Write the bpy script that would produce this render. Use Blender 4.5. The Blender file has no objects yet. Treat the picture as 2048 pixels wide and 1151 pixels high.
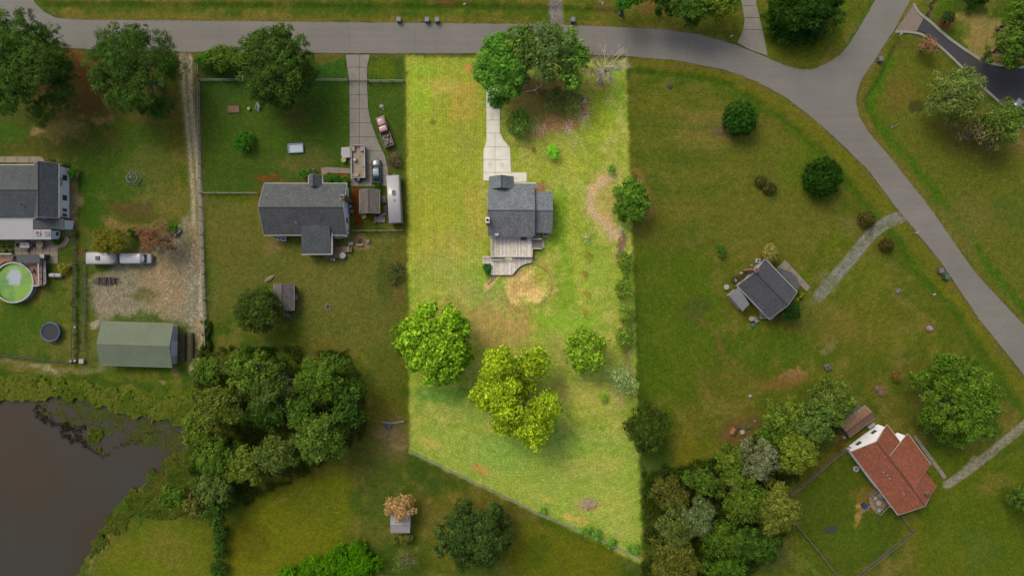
import bpy, math, random
import numpy as np
from mathutils import Vector, Matrix
R = math.radians
SC = bpy.context.scene
COL = SC.collection
# ---------------------------------------------------------------- camera, sky, sun, exposure
CAM_H = 124.0            # metres above the lawn; the drone looks straight down
PXM = 11.0               # photograph pixels per metre at ground level
GAIN = 1.75              # what exposure x light makes of a unit albedo lying flat
cam = bpy.data.cameras.new("camera"); cam.sensor_width = 36.0
cam.lens = 36.0 * CAM_H * PXM / 2048.0
cam.clip_start = 1.0; cam.clip_end = 6000.0
co = bpy.data.objects.new("camera", cam); COL.objects.link(co)
co.location = (0, 0, CAM_H); SC.camera = co
SUN_AZ, SUN_EL = -38.0, 52.0      # azimuth from +Y clockwise, elevation
wd = bpy.data.worlds.new("World"); SC.world = wd; wd.use_nodes = True
nt = wd.node_tree; nt.nodes.clear()
sky = nt.nodes.new("ShaderNodeTexSky"); sky.sky_type = 'NISHITA'; sky.sun_disc = False
sky.sun_elevation = R(SUN_EL); sky.sun_rotation = R(SUN_AZ)
sky.air_density = 1.0; sky.dust_density = 6.0; sky.ozone_density = 0.6; sky.altitude = 0
bg = nt.nodes.new("ShaderNodeBackground"); bg.inputs[1].default_value = 0.15
wo = nt.nodes.new("ShaderNodeOutputWorld")
nt.links.new(sky.outputs[0], bg.inputs[0]); nt.links.new(bg.outputs[0], wo.inputs[0])
sl = bpy.data.lights.new("sun", 'SUN'); sl.energy = 0.85; sl.angle = R(20); sl.color = (1.0, 0.98, 0.92)
so = bpy.data.objects.new("sun", sl); COL.objects.link(so)
d = Vector((math.sin(R(SUN_AZ)) * math.cos(R(SUN_EL)), math.cos(R(SUN_AZ)) * math.cos(R(SUN_EL)), math.sin(R(SUN_EL))))
so.rotation_euler = d.to_track_quat('Z', 'Y').to_euler(); so.location = d * 200
SC.view_settings.view_transform = 'Standard'; SC.view_settings.look = 'None'
SC.view_settings.gamma = 1.0; SC.view_settings.use_curve_mapping = False
SC.view_settings.exposure = 0.78
SC.cycles.max_bounces = 6; SC.cycles.diffuse_bounces = 3; SC.cycles.transmission_bounces = 4; SC.cycles.transparent_max_bounces = 4

# ---------------------------------------------------------------- small helpers
def W(px, py, z=0.0):
    """a point of the place from where the survey photograph shows it, at height z"""
    k = (1 - z / CAM_H) / PXM
    return ((px - 1024.0) * k, (575.5 - py) * k, z)
def lin(c):
    c = c / 255.0
    return c / 12.92 if c <= 0.04045 else ((c + 0.055) / 1.055) ** 2.4
def C(r, g, b, k=1.0):
    return tuple(min(0.85, lin(v) / GAIN * k) for v in (r, g, b))
OFF = {}
def tag(o, label=None, cat=None, group=None, kind=None):
    if label: o['label'] = label
    if cat: o['category'] = cat
    if group: o['group'] = group
    if kind: o['kind'] = kind
    return o
def thing(name, label, cat, loc, group=None, rz=0.0):
    o = bpy.data.objects.new(name, None); COL.objects.link(o)
    o.empty_display_size = 0.3
    o.location = loc; o.rotation_euler = (0, 0, rz); OFF[o] = tuple(loc) if rz == 0 else None
    return tag(o, label, cat, group)
def link(name, me, parent=None):
    o = bpy.data.objects.new(name, me); COL.objects.link(o)
    if parent is not None: o.parent = parent
    return o
def copy_tree(o, parent=None):
    c = o.copy(); COL.objects.link(c)
    if parent is not None: c.parent = parent
    for ch in [x for x in o.children]: copy_tree(ch, c)
    return c

class MB:
    def __init__(s): s.v = []; s.f = []; s.uv = {}
    def add(s, vs, fs, uvs=None):
        n = len(s.v); s.v += [tuple(p) for p in vs]; s.f += [tuple(i + n for i in f) for f in fs]
        if uvs:
            for i, u in enumerate(uvs): s.uv[n + i] = u
        return s
    def box(s, c, d, rz=0.0, top=1.0):
        x, y, z = d[0] / 2, d[1] / 2, d[2] / 2; ca, sa = math.cos(rz), math.sin(rz); vs = []
        for k, t in ((-1, 1.0), (1, top)):
            for a, b in ((-1, -1), (1, -1), (1, 1), (-1, 1)):
                u, w = a * x * t, b * y * t
                vs.append((c[0] + u * ca - w * sa, c[1] + u * sa + w * ca, c[2] + k * z))
        return s.add(vs, [(3, 2, 1, 0), (4, 5, 6, 7), (0, 1, 5, 4), (1, 2, 6, 5), (2, 3, 7, 6), (3, 0, 4, 7)])
    def slab(s, pts, t, u=None):
        """polygon of 3-D points with thickness t downward; uv in metres along and up the slope"""
        P = [Vector(p) for p in pts]; n = Vector((0, 0, 0))
        for i in range(len(P)):
            a, b = P[i], P[(i + 1) % len(P)]; n += a.cross(b)
        if n.z < 0: P.reverse(); n = -n
        n.normalize()
        ud = Vector((u[0], u[1], 0)).normalized() if u else (Vector((0, 0, 1)).cross(n).normalized() if n.z < 0.9999 else Vector((1, 0, 0)))
        vd = n.cross(ud)
        m = len(P); vs = P + [p - Vector((0, 0, t)) for p in P]
        fs = [tuple(range(m)), tuple(range(2 * m - 1, m - 1, -1))] + [(i, m + i, m + (i + 1) % m, (i + 1) % m) for i in range(m)]
        return s.add(vs, fs, [(p.dot(ud), p.dot(vd)) for p in vs])
    def prism(s, pts, z0, z1):
        return s.slab([(p[0], p[1], z1) for p in pts], z1 - z0)
    def tube(s, p0, p1, r0, r1=None, n=7, cap=True):
        r1 = r0 if r1 is None else r1; a = Vector(p0); b = Vector(p1); q = (b - a)
        if q.length < 1e-6: return s
        w = q.normalized(); t = w.orthogonal().normalized(); k = w.cross(t); vs = []
        for c, r in ((a, r0), (b, r1)):
            for i in range(n):
                g = 2 * math.pi * i / n; vs.append(c + (t * math.cos(g) + k * math.sin(g)) * r)
        fs = [(i, (i + 1) % n, n + (i + 1) % n, n + i) for i in range(n)]
        if cap: fs += [tuple(range(n - 1, -1, -1)), tuple(range(n, 2 * n))]
        return s.add(vs, fs)
    def lathe(s, c, prof, n=20, closed=True):
        """prof = [(r,z)...] turned round a vertical axis at c"""
        vs = []; m = len(prof)
        for i in range(n):
            g = 2 * math.pi * i / n
            for r, z in prof: vs.append((c[0] + r * math.cos(g), c[1] + r * math.sin(g), c[2] + z))
        fs = []
        for i in range(n):
            for j in range(m - 1):
                a = i * m + j; b = ((i + 1) % n) * m + j
                fs.append((a, b, b + 1, a + 1))
        if closed: fs.append(tuple(i * m + m - 1 for i in range(n)))
        return s.add(vs, fs)
    def torus(s, c, Rr, r, n=28, m=6):
        vs = []
        for i in range(n):
            g = 2 * math.pi * i / n
            for j in range(m):
                h = 2 * math.pi * j / m
                vs.append((c[0] + (Rr + r * math.cos(h)) * math.cos(g), c[1] + (Rr + r * math.cos(h)) * math.sin(g), c[2] + r * math.sin(h)))
        fs = [(i * m + j, ((i + 1) % n) * m + j, ((i + 1) % n) * m + (j + 1) % m, i * m + (j + 1) % m) for i in range(n) for j in range(m)]
        return s.add(vs, fs)
    def rock(s, c, r, rng, flat=0.6):
        vs = []; n = 6
        a0 = rng.random() * 6
        for z, k in ((-0.4, 0.9), (0.35, 0.8)):
            for i in range(n):
                g = a0 + 2 * math.pi * i / n; q = r * k * rng.uniform(0.75, 1.15)
                vs.append((c[0] + q * math.cos(g), c[1] + q * math.sin(g), c[2] + z * r * flat))
        vs.append((c[0], c[1], c[2] + 0.75 * r * flat))
        fs = [(i, (i + 1) % n, n + (i + 1) % n, n + i) for i in range(n)] + [(n + i, n + (i + 1) % n, 2 * n) for i in range(n)]
        return s.add(vs, fs)
    def mesh(s, name, mat, off=(0, 0, 0)):
        me = bpy.data.meshes.new(name)
        me.from_pydata([(p[0] - off[0], p[1] - off[1], p[2] - off[2]) for p in s.v], [], s.f)
        if s.uv:
            ul = me.uv_layers.new(name="UVMap"); li = np.empty(len(me.loops), dtype=np.int32)
            me.loops.foreach_get("vertex_index", li)
            U = np.zeros((len(s.v), 2), dtype=np.float32)
            for i, u in s.uv.items(): U[i] = u
            ul.data.foreach_set("uv", U[li].ravel())
        me.materials.append(mat); me.update(); return me
    def build(s, name, mat, parent=None, label=None, kind=None):
        off = (0, 0, 0)
        if parent is not None:
            off = OFF.get(parent) or (0, 0, 0)
        o = link(name, s.mesh(name, mat, off), parent)
        if parent is not None: OFF[o] = off
        if label: o['label'] = label
        if kind: o['kind'] = kind
        return o
def smooth(o):
    o.data.polygons.foreach_set("use_smooth", [True] * len(o.data.polygons)); return o

# ---------------------------------------------------------------- materials
def nn(t, ty, **kw):
    n = t.nodes.new(ty)
    for k, v in kw.items():
        if k.startswith('i_'): n.inputs[int(k[2:])].default_value = v
        else: setattr(n, k, v)
    return n
def mixc(t, fac, a, b, mode='MIX'):
    m = t.nodes.new("ShaderNodeMix"); m.data_type = 'RGBA'; m.blend_type = mode; m.clamp_factor = True
    for s, val in ((0, fac), (6, a), (7, b)):
        if hasattr(val, 'node'): t.links.new(val, m.inputs[s])
        elif isinstance(val, (int, float)): m.inputs[s].default_value = val
        else: m.inputs[s].default_value = (*val[:3], 1.0)
    return m.outputs[2]
def ramp(t, inp, stops):
    r = t.nodes.new("ShaderNodeValToRGB"); e = r.color_ramp.elements
    e[0].position, e[0].color = stops[0][0], (*stops[0][1], 1); e[1].position, e[1].color = stops[-1][0], (*stops[-1][1], 1)
    for p, c in stops[1:-1]:
        x = e.new(p); x.color = (*c, 1)
    t.links.new(inp, r.inputs[0]); return r.outputs[0]
def math_(t, op, a, b=None):
    m = t.nodes.new("ShaderNodeMath"); m.operation = op
    for i, v in enumerate((a, b)):
        if v is None: continue
        if hasattr(v, 'node'): t.links.new(v, m.inputs[i])
        else: m.inputs[i].default_value = v
    return m.outputs[0]
def newmat(name):
    m = bpy.data.materials.new(name); m.use_nodes = True; t = m.node_tree
    return m, t, t.nodes["Principled BSDF"]
def noise(t, scale, detail=4, rough=0.6, vec=None, w=0.0):
    n = t.nodes.new("ShaderNodeTexNoise"); n.inputs['Scale'].default_value = scale
    n.inputs['Detail'].default_value = detail; n.inputs['Roughness'].default_value = rough
    if vec is None:
        c = t.nodes.new("ShaderNodeTexCoord"); vec = c.outputs['Object']
    t.links.new(vec, n.inputs['Vector']); return n.outputs[0]
def bump(t, p, h, dist, strength=0.6):
    b = t.nodes.new("ShaderNodeBump"); b.inputs['Strength'].default_value = strength; b.inputs['Distance'].default_value = dist
    t.links.new(h, b.inputs['Height']); t.links.new(b.outputs[0], p.inputs['Normal'])
MATS = {}
def M(name, col=(0.3, 0.3, 0.3), rough=0.7, var=0.25, scale=2.0, metal=0.0, bmp=0.0, fine=12.0, coat=0.0):
    """plain surface with two scales of uneven colour"""
    if name in MATS: return MATS[name]
    m, t, p = newmat(name); c = t.nodes.new("ShaderNodeTexCoord").outputs['Object']
    n1 = noise(t, scale, 5, 0.65, c); n2 = noise(t, fine, 3, 0.6, c)
    a = ramp(t, n1, [(0.3, tuple(v * (1 - var) for v in col)), (0.7, tuple(min(0.9, v * (1 + var)) for v in col))])
    f = ramp(t, n2, [(0.3, (1 - var * 0.7,) * 3), (0.7, (1 + 0 * var,) * 3)])
    o = mixc(t, 0.8, a, f, 'MULTIPLY'); t.links.new(o, p.inputs['Base Color'])
    p.inputs['Roughness'].default_value = rough; p.inputs['Metallic'].default_value = metal
    if coat: p.inputs['Coat Weight'].default_value = coat
    if bmp: bump(t, p, n2, bmp)
    MATS[name] = m; return m
def shingle(name, col, streak=(0.5, 0.45, 0.4), st=0.3):
    m, t, p = newmat(name); uv = t.nodes.new("ShaderNodeUVMap").outputs[0]; oc = t.nodes.new("ShaderNodeTexCoord").outputs['Object']
    b = t.nodes.new("ShaderNodeTexBrick"); t.links.new(uv, b.inputs['Vector'])
    b.inputs['Scale'].default_value = 1.0; b.inputs['Brick Width'].default_value = 0.32; b.inputs['Row Height'].default_value = 0.16
    b.inputs['Mortar Size'].default_value = 0.012; b.inputs['Mortar Smooth'].default_value = 0.6; b.offset = 0.37
    b.inputs['Color1'].default_value = (*[v * 0.66 for v in col], 1); b.inputs['Color2'].default_value = (*[v * 1.34 for v in col], 1)
    b.inputs['Mortar'].default_value = (*[v * 0.45 for v in col], 1)
    n1 = noise(t, 0.55, 6, 0.65, oc); n2 = noise(t, 14, 3, 0.7, oc)
    # dark algae runs down the slope
    mp = t.nodes.new("ShaderNodeMapping"); mp.inputs['Scale'].default_value = (2.2, 0.22, 1); t.links.new(uv, mp.inputs[0])
    n3 = noise(t, 1.3, 5, 0.7, mp.outputs[0])
    a = mixc(t, math_(t, 'MULTIPLY', ramp(t, n3, [(0.42, (0, 0, 0)), (0.72, (1, 1, 1))]), st), b.outputs[0], tuple(v * s for v, s in zip(col, streak)))
    a = mixc(t, 0.8, a, ramp(t, n1, [(0.3, (0.80, 0.80, 0.80)), (0.7, (1.16, 1.16, 1.16))]), 'MULTIPLY')
    a = mixc(t, 0.8, a, ramp(t, n2, [(0.3, (0.72, 0.72, 0.72)), (0.7, (1.25, 1.25, 1.25))]), 'MULTIPLY')
    t.links.new(a, p.inputs['Base Color']); p.inputs['Roughness'].default_value = 0.85
    bump(t, p, b.outputs[1], 0.02, 0.5); MATS[name] = m; return m
def leafmat(name, trans=0.42):
    m, t, p = newmat(name)
    a = t.nodes.new("ShaderNodeAttribute"); a.attribute_name = "Col"
    t.links.new(a.outputs[0], p.inputs['Base Color']); p.inputs['Roughness'].default_value = 0.8
    p.inputs['Specular IOR Level'].default_value = 0.06
    tr = t.nodes.new("ShaderNodeBsdfTranslucent"); t.links.new(a.outputs[0], tr.inputs[0])
    mx = t.nodes.new("ShaderNodeMixShader"); mx.inputs[0].default_value = trans
    o = t.nodes["Material Output"]; t.links.new(p.outputs[0], mx.inputs[1]); t.links.new(tr.outputs[0], mx.inputs[2]); t.links.new(mx.outputs[0], o.inputs[0])
    return m
LEAF = leafmat("leaf")
# ---------------------------------------------------------------- numpy value noise
def vnoise(x, y, cell, seed):
    rs = np.random.RandomState(seed); T = rs.rand(256, 256).astype(np.float32)
    fx = x / cell + 1000.3; fy = y / cell + 1000.7
    ix = np.floor(fx).astype(np.int64); iy = np.floor(fy).astype(np.int64)
    u = (fx - ix).astype(np.float32); v = (fy - iy).astype(np.float32); u = u * u * (3 - 2 * u); v = v * v * (3 - 2 * v)
    a = T[ix % 256, iy % 256]; b = T[(ix + 1) % 256, iy % 256]; c = T[ix % 256, (iy + 1) % 256]; e = T[(ix + 1) % 256, (iy + 1) % 256]
    return (a * (1 - u) + b * u) * (1 - v) + (c * (1 - u) + e * u) * v
def fbm(x, y, cell, seed, oc=4, g=0.55):
    s = 0; a = 1; tot = 0
    for i in range(oc):
        s = s + a * vnoise(x, y, cell / 2 ** i, seed + i * 7); tot += a; a *= g
    return s / tot
def sstep(a, b, x):
    t = np.clip((x - a) / (b - a), 0, 1); return t * t * (3 - 2 * t)
def in_poly(X, Y, P):
    ins = np.zeros(X.shape, bool); n = len(P)
    for i in range(n):
        x0, y0 = P[i]; x1, y1 = P[(i + 1) % n]
        if y0 == y1: continue
        c = ((y0 > Y) != (y1 > Y)) & (X < (x1 - x0) * (Y - y0) / (y1 - y0) + x0)
        ins ^= c
    return ins
def dist_line(X, Y, P, closed=False):
    D = np.full(X.shape, 1e9, np.float32); n = len(P)
    for i in range(n if closed else n - 1):
        x0, y0 = P[i]; x1, y1 = P[(i + 1) % n]; dx, dy = x1 - x0, y1 - y0; L = dx * dx + dy * dy + 1e-9
        t = np.clip(((X - x0) * dx + (Y - y0) * dy) / L, 0, 1)
        D = np.minimum(D, np.hypot(X - x0 - t * dx, Y - y0 - t * dy))
    return D
def smooth_poly(P, k=2):
    for _ in range(k):
        Q = []
        for i in range(len(P)):
            a, b = P[i], P[(i + 1) % len(P)]
            Q += [(a[0] * .75 + b[0] * .25, a[1] * .75 + b[1] * .25), (a[0] * .25 + b[0] * .75, a[1] * .25 + b[1] * .75)]
        P = Q
    return P
def smooth_line(P, k=2):
    for _ in range(k):
        Q = [P[0]]
        for i in range(len(P) - 1):
            a, b = P[i], P[i + 1]
            Q += [(a[0] * .75 + b[0] * .25, a[1] * .75 + b[1] * .25), (a[0] * .25 + b[0] * .75, a[1] * .25 + b[1] * .75)]
        Q.append(P[-1]); P = Q
    return P
# ================================================================ THE GROUND
LOT = [(812, 113), (1252, 120), (1268, 560), (1285, 1128), (819, 905)]
POND = [(-700, 700), (-300, 790), (-60, 806), (10, 806), (45, 806), (60, 798), (130, 794), (190, 812), (250, 828), (300, 836), (345, 850), (402, 868), (424, 876), (416, 894), (372, 904),
        (330, 925), (318, 945), (288, 962), (252, 990), (222, 1015), (206, 1045), (196, 1080), (168, 1112), (135, 1150), (100, 1260), (-100, 1500), (-700, 1400)]
def axis(lo, hi, st, far):
    a = np.arange(lo, hi + 1e-6, st)
    return np.concatenate([-np.array(far[::-1], float) + lo, a, np.array(far, float) + hi])
far = [1.5, 4, 9, 18, 35, 70, 140, 300, 700, 1500]
ax = axis(-97, 97, 0.30, far); ay = axis(-56, 56, 0.30, far)
GX, GY = np.meshgrid(ax, ay); GX = GX.astype(np.float32); GY = GY.astype(np.float32)
PX = GX * 11 + 1024; PY = 575.5 - GY * 11
w1 = fbm(PX, PY, 30, 11, 4); w2 = fbm(PX, PY, 30, 57, 4); w3 = fbm(PX, PY, 7, 91, 2); w4 = fbm(PX, PY, 7, 93, 2)
QX = PX + (w1 - .5) * 26 + (w3 - .5) * 10; QY = PY + (w2 - .5) * 26 + (w4 - .5) * 10      # wandering edges
nA = fbm(PX, PY, 260, 3, 5); nB = fbm(PX, PY, 90, 21, 5); nC = fbm(PX, PY, 24, 33, 4); nD = fbm(PX, PY, 9, 45, 3)
N0 = np.zeros(GX.shape + (3,), np.float32)
def cc(*c): return np.array(c, np.float32)
def mixn(w, a, b): return a * (1 - w[..., None]) + b * w[..., None]
col = N0 + cc(74, 84, 17)
col = mixn(sstep(.42, .62, nA), col, cc(54, 76, 14))
col = mixn(sstep(.50, .66, nB) * .75, col, cc(90, 86, 30))
col = mixn(sstep(.40, .24, nB) * .6, col, cc(78, 96, 10))
col = mixn(sstep(.50, .70, nC) * .55, col, cc(104, 98, 52)); col = mixn(sstep(.46, .28, nC) * .4, col, cc(58, 78, 10))
grav = np.zeros(GX.shape, np.float32); mow = np.zeros(GX.shape, np.float32); mowa = np.zeros(GX.shape, np.float32); dead = np.zeros(GX.shape, np.float32)
def win(x0, y0, x1, y1, m=40):
    a = np.searchsorted(ax, (x0 - m - 1024) / 11); b = np.searchsorted(ax, (x1 + m - 1024) / 11)
    c = np.searchsorted(ay, (575.5 - y1 - m) / 11); e = np.searchsorted(ay, (575.5 - y0 + m) / 11)
    return slice(c, e), slice(a, b)
def put(s, w, c, g=0.0, ba=None):
    if c is not None: col[s] = mixn(w, col[s], cc(*c))
    if g: grav[s] = np.maximum(grav[s], w * g)
def blob(cx, cy, rx, ry, c, st=1.0, rot=0.0, soft=.5, nz=.5, g=0.0):
    r = max(rx, ry) * 1.6; s = win(cx - r, cy - r, cx + r, cy + r, 5)
    dx, dy = QX[s] - cx, QY[s] - cy; a = R(rot); u = dx * math.cos(a) + dy * math.sin(a); v = -dx * math.sin(a) + dy * math.cos(a)
    dd = np.hypot(u / rx, v / ry) + (nC[s] - .5) * nz * 2 + (nD[s] - .5) * nz
    put(s, (1 - sstep(1 - soft, 1 + soft * .3, dd)) * st, c, g)
def path(P, width, c, st=1.0, soft=.5, nz=.5, g=0.0, warp=True):
    P = smooth_line(P, 2); xs = [p[0] for p in P]; ys = [p[1] for p in P]; s = win(min(xs), min(ys), max(xs), max(ys), width * 2 + 12)
    D = dist_line(QX[s] if warp else PX[s], QY[s] if warp else PY[s], P) / (width / 2) + (nD[s] - .5) * nz * 2 + (nC[s] - .5) * nz
    put(s, (1 - sstep(1 - soft, 1 + soft, D)) * st, c, g)
def area(P, c, st=1.0, soft=6, g=0.0, warp=True, nz=0.0):
    xs = [p[0] for p in P]; ys = [p[1] for p in P]; s = win(min(xs), min(ys), max(xs), max(ys), 30)
    X, Y = (QX[s], QY[s]) if warp else (PX[s], PY[s])
    D = dist_line(X, Y, P, True); D = np.where(in_poly(X, Y, P), D, -D) + (nD[s] - .5) * nz
    put(s, sstep(-soft, soft, D) * st, c, g)
# ---- the western lots
area([(-200, 108), (360, 108), (366, 310), (-200, 310)], (62, 66, 22), .7, 16)
blob(150, 170, 85, 75, (84, 62, 32), .9); blob(165, 118, 55, 16, (100, 62, 34), .8); blob(115, 262, 60, 20, (98, 90, 55), .85); blob(200, 238, 40, 12, (118, 100, 66), .7)
blob(320, 235, 70, 22, (88, 76, 40), .6); blob(20, 265, 45, 25, (50, 80, 12), .8); blob(75, 262, 20, 10, (132, 116, 84), .8); blob(210, 180, 40, 60, (90, 64, 34), .5)
blob(290, 270, 70, 35, (60, 84, 20), .7); blob(255, 350, 120, 90, (54, 78, 20), .75); blob(300, 330, 55, 45, (94, 92, 48), .45); blob(320, 400, 70, 40, (98, 94, 50), .55)
blob(180, 420, 30, 80, (46, 78, 10), .8); blob(260, 420, 50, 25, (80, 66, 36), .7); path([(215, 445), (250, 457), (290, 455), (330, 445)], 12, (116, 98, 66), .8)
area([(165, 470), (400, 440), (405, 720), (165, 740)], (76, 88, 40), .6, 10)
area([(185, 560), (240, 520), (330, 470), (372, 430), (395, 440), (400, 560), (402, 660), (360, 640), (200, 640), (180, 620)], (122, 114, 96), .95, 10, g=.45, nz=16)
blob(325, 565, 55, 60, (134, 116, 88), .85, g=.2); blob(385, 520, 14, 80, (124, 122, 112), .8, g=.8); blob(392, 630, 16, 60, (122, 118, 104), .8, g=.8); blob(290, 590, 40, 18, (78, 82, 40), .7)
blob(265, 640, 70, 16, (60, 80, 24), .8); path([(190, 655), (195, 630), (215, 605), (245, 590)], 9, (120, 108, 92), .8, g=.6); blob(187, 648, 6, 12, (140, 134, 120), .8)
path([(366, 108), (376, 180), (388, 300), (396, 390), (392, 440), (380, 480)], 32, (106, 102, 72), .85, .35, .2, warp=False)
path([(362, 112), (368, 180), (379, 290), (387, 400), (388, 450)], 8, (146, 136, 114), .9, .6, .15, g=.35, warp=False); path([(380, 112), (380, 180), (391, 300), (402, 400), (404, 500), (400, 640), (408, 690), (382, 732)], 9, (150, 140, 118), .95, .6, .15, g=.35, warp=False)
blob(372, 128, 15, 25, (112, 106, 92), .9, g=.8); path([(392, 460), (388, 540), (350, 600)], 20, (128, 112, 88), .7, g=.4)
blob(372, 700, 26, 36, (86, 78, 44), .7); path([(395, 640), (408, 690), (380, 735)], 13, (134, 118, 92), .9, .5, g=.5); blob(352, 745, 10, 8, (110, 100, 80), .8)
path([(-100, 722), (0, 722), (60, 732), (140, 742), (175, 745), (200, 730)], 14, (108, 102, 70), .7, .7, g=.4); path([(60, 731), (110, 738)], 5, (140, 130, 104), .8)
blob(265, 775, 22, 7, (132, 116, 86), .8); blob(190, 772, 14, 5, (120, 108, 74), .7); blob(325, 757, 12, 7, (122, 112, 86), .8)
path([(-100, 755), (0, 765), (100, 775), (220, 795), (320, 800), (380, 800)], 38, (72, 92, 6), .9, .6); path([(-80, 742), (60, 757), (200, 762), (300, 772)], 12, (44, 68, 8), .7, .8)
path([(-100, 790), (30, 790), (120, 792), (220, 815), (330, 840)], 10, (62, 50, 26), .6, .8)
blob(60, 640, 90, 90, (58, 84, 14), .7); blob(130, 690, 50, 26, (92, 88, 44), .7); blob(120, 610, 36, 40, (78, 88, 26), .5)
path([(153, 470), (154, 560), (152, 640), (151, 722)], 8, (36, 52, 8), .85, .6); path([(173, 500), (172, 640), (170, 722)], 4, (58, 62, 30), .7, .8)
area([(28, 470), (120, 470), (120, 580), (28, 580)], (60, 86, 14), .8, 8); blob(70, 575, 34, 40, (112, 96, 52), .7); blob(130, 545, 24, 26, (104, 90, 40), .6); blob(150, 395, 12, 70, (128, 112, 82), .8, soft=.3); blob(162, 500, 16, 20, (98, 70, 40), .5)
area([(130, 390), (158, 390), (150, 470), (130, 480)], (126, 114, 84), .85, 3, g=.3)
# lawn of the second lot
area([(405, 108), (808, 108), (808, 385), (407, 385)], (52, 78, 18), .85, 8, warp=False)
blob(455, 165, 55, 40, (40, 72, 22), .6); blob(660, 150, 40, 40, (42, 84, 26), .7); blob(660, 115, 40, 12, (88, 86, 30), .8); blob(765, 140, 36, 22, (76, 92, 14), .8); blob(585, 235, 40, 25, (74, 68, 34), .6)
blob(620, 320, 50, 34, (84, 84, 44), .7); blob(575, 330, 30, 20, (96, 88, 48), .5); blob(520, 350, 90, 28, (52, 74, 20), .5); blob(780, 300, 22, 60, (70, 78, 28), .6); blob(788, 318, 15, 26, (78, 66, 50), .8)
area([(407, 390), (700, 470), (808, 465), (808, 700), (700, 700), (560, 640), (415, 640)], (84, 88, 40), .75, 14); blob(660, 560, 110, 70, (92, 92, 42), .5); blob(470, 480, 60, 60, (84, 82, 32), .5)
blob(545, 490, 26, 20, (108, 94, 62), .7); blob(700, 480, 90, 18, (108, 102, 60), .5); blob(722, 481, 22, 14, (126, 104, 84), .9); path([(712, 376), (708, 410), (718, 448)], 13, (96, 44, 22), .95, .4, warp=False)
blob(535, 352, 28, 8, (104, 58, 32), .8); path([(520, 372), (560, 366), (615, 360)], 8, (108, 62, 38), .7); path([(645, 352), (665, 347), (695, 352), (705, 366)], 9, (110, 62, 34), .9, .5)
blob(790, 560, 22, 70, (92, 74, 42), .5); blob(770, 550, 20, 60, (50, 70, 20), .5); blob(640, 690, 70, 30, (96, 86, 40), .5); blob(760, 730, 50, 60, (74, 86, 28), .6)
blob(785, 880, 50, 50, (100, 92, 60), .75); blob(775, 862, 34, 20, (120, 100, 80), .7); blob(795, 890, 24, 16, (124, 106, 90), .6); blob(740, 930, 70, 60, (72, 80, 34), .6)
# lower left clearings
area([(250, 1060), (330, 1020), (420, 1060), (430, 1160), (200, 1200), (190, 1140)], (84, 94, 14), .8, 20); blob(330, 1110, 60, 50, (100, 96, 38), .6); blob(290, 1140, 50, 30, (84, 100, 8), .7)
area([(455, 1050), (520, 990), (640, 950), (700, 940), (700, 1090), (560, 1160), (455, 1160)], (90, 97, 5), .85, 22); blob(500, 1080, 46, 50, (74, 70, 12), .5); blob(620, 1010, 60, 50, (72, 86, 16), .5)
path([(330, 1035), (380, 1010), (420, 1000)], 6, (118, 88, 50), .8); path([(180, 1135), (205, 1090), (225, 1055), (250, 1035)], 6, (132, 122, 84), .6); path([(545, 1005), (590, 990), (625, 970)], 8, (106, 100, 60), .5)
blob(760, 1000, 50, 80, (58, 78, 22), .7); blob(740, 1060, 60, 30, (90, 88, 40), .5); blob(860, 960, 50, 40, (50, 68, 18), .5); area([(1040, 1040), (1180, 1075), (1240, 1110), (1240, 1170), (1020, 1170)], (84, 90, 6), .8, 20); blob(1080, 1100, 26, 40, (60, 78, 10), .6)
# verge and lots north and east of the road
path([(100, 12), (400, 14), (800, 16), (1090, 18), (1240, 26)], 14, (50, 76, 6), .7, .8); path([(130, 30), (400, 34), (800, 38), (1050, 42)], 14, (100, 92, 34), .6, .8); path([(-50, -20), (400, -12), (1000, -12)], 20, (86, 88, 20), .8)
blob(900, 3, 50, 8, (88, 66, 36), .8); blob(1210, 20, 30, 16, (100, 84, 52), .6); blob(1310, 15, 50, 20, (104, 76, 48), .6); blob(1410, 42, 70, 14, (78, 82, 22), .8); blob(1600, 95, 90, 30, (84, 94, 12), .8); path([(1690, 110), (1720, 50), (1745, 0)], 12, (40, 80, 4), .6)
path([(1262, 122), (1360, 133), (1450, 152), (1540, 190), (1620, 245), (1700, 330), (1770, 410), (1840, 500), (1950, 650), (2060, 810)], 30, (88, 92, 16), .8, .7)
path([(1262, 145), (1370, 152), (1450, 170), (1530, 215), (1600, 270), (1680, 350), (1740, 420), (1810, 505), (1880, 590), (1960, 700), (2060, 840)], 18, (52, 82, 6), .7, .8)
area([(1262, 170), (1430, 180), (1560, 270), (1700, 440), (1600, 520), (1400, 480), (1262, 500)], (84, 90, 28), .65, 16); blob(1410, 255, 80, 50, (104, 96, 52), .7); blob(1445, 262, 22, 10, (92, 76, 66), .8); blob(1475, 275, 34, 10, (108, 90, 62), .5); blob(1600, 330, 50, 60, (70, 92, 10), .6)
for i, y in enumerate((215, 248, 280, 312, 345, 378, 412)): path([(1262, y), (1350, y + 3), (1430, y + 6)], 12, (60, 82, 12) if i % 2 else (94, 96, 30), .45, .9)
path([(1262, 345), (1282, 352), (1296, 372), (1300, 410), (1290, 440)], 9, (112, 90, 58), .85, .7); blob(1700, 455, 26, 30, (96, 90, 60), .5)
area([(1262, 480), (1420, 520), (1450, 640), (1380, 800), (1262, 800)], (62, 86, 6), .7, 20); blob(1390, 620, 30, 34, (60, 68, 34), .6); blob(1540, 700, 130, 50, (58, 84, 8), .6); blob(1620, 640, 60, 40, (86, 86, 40), .5)
path([(1396, 628), (1425, 665), (1445, 700), (1466, 730)], 10, (98, 82, 46), .7, .6); path([(1385, 690), (1398, 745), (1412, 795), (1445, 803)], 3.5, (104, 88, 54), .7, .8)
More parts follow.
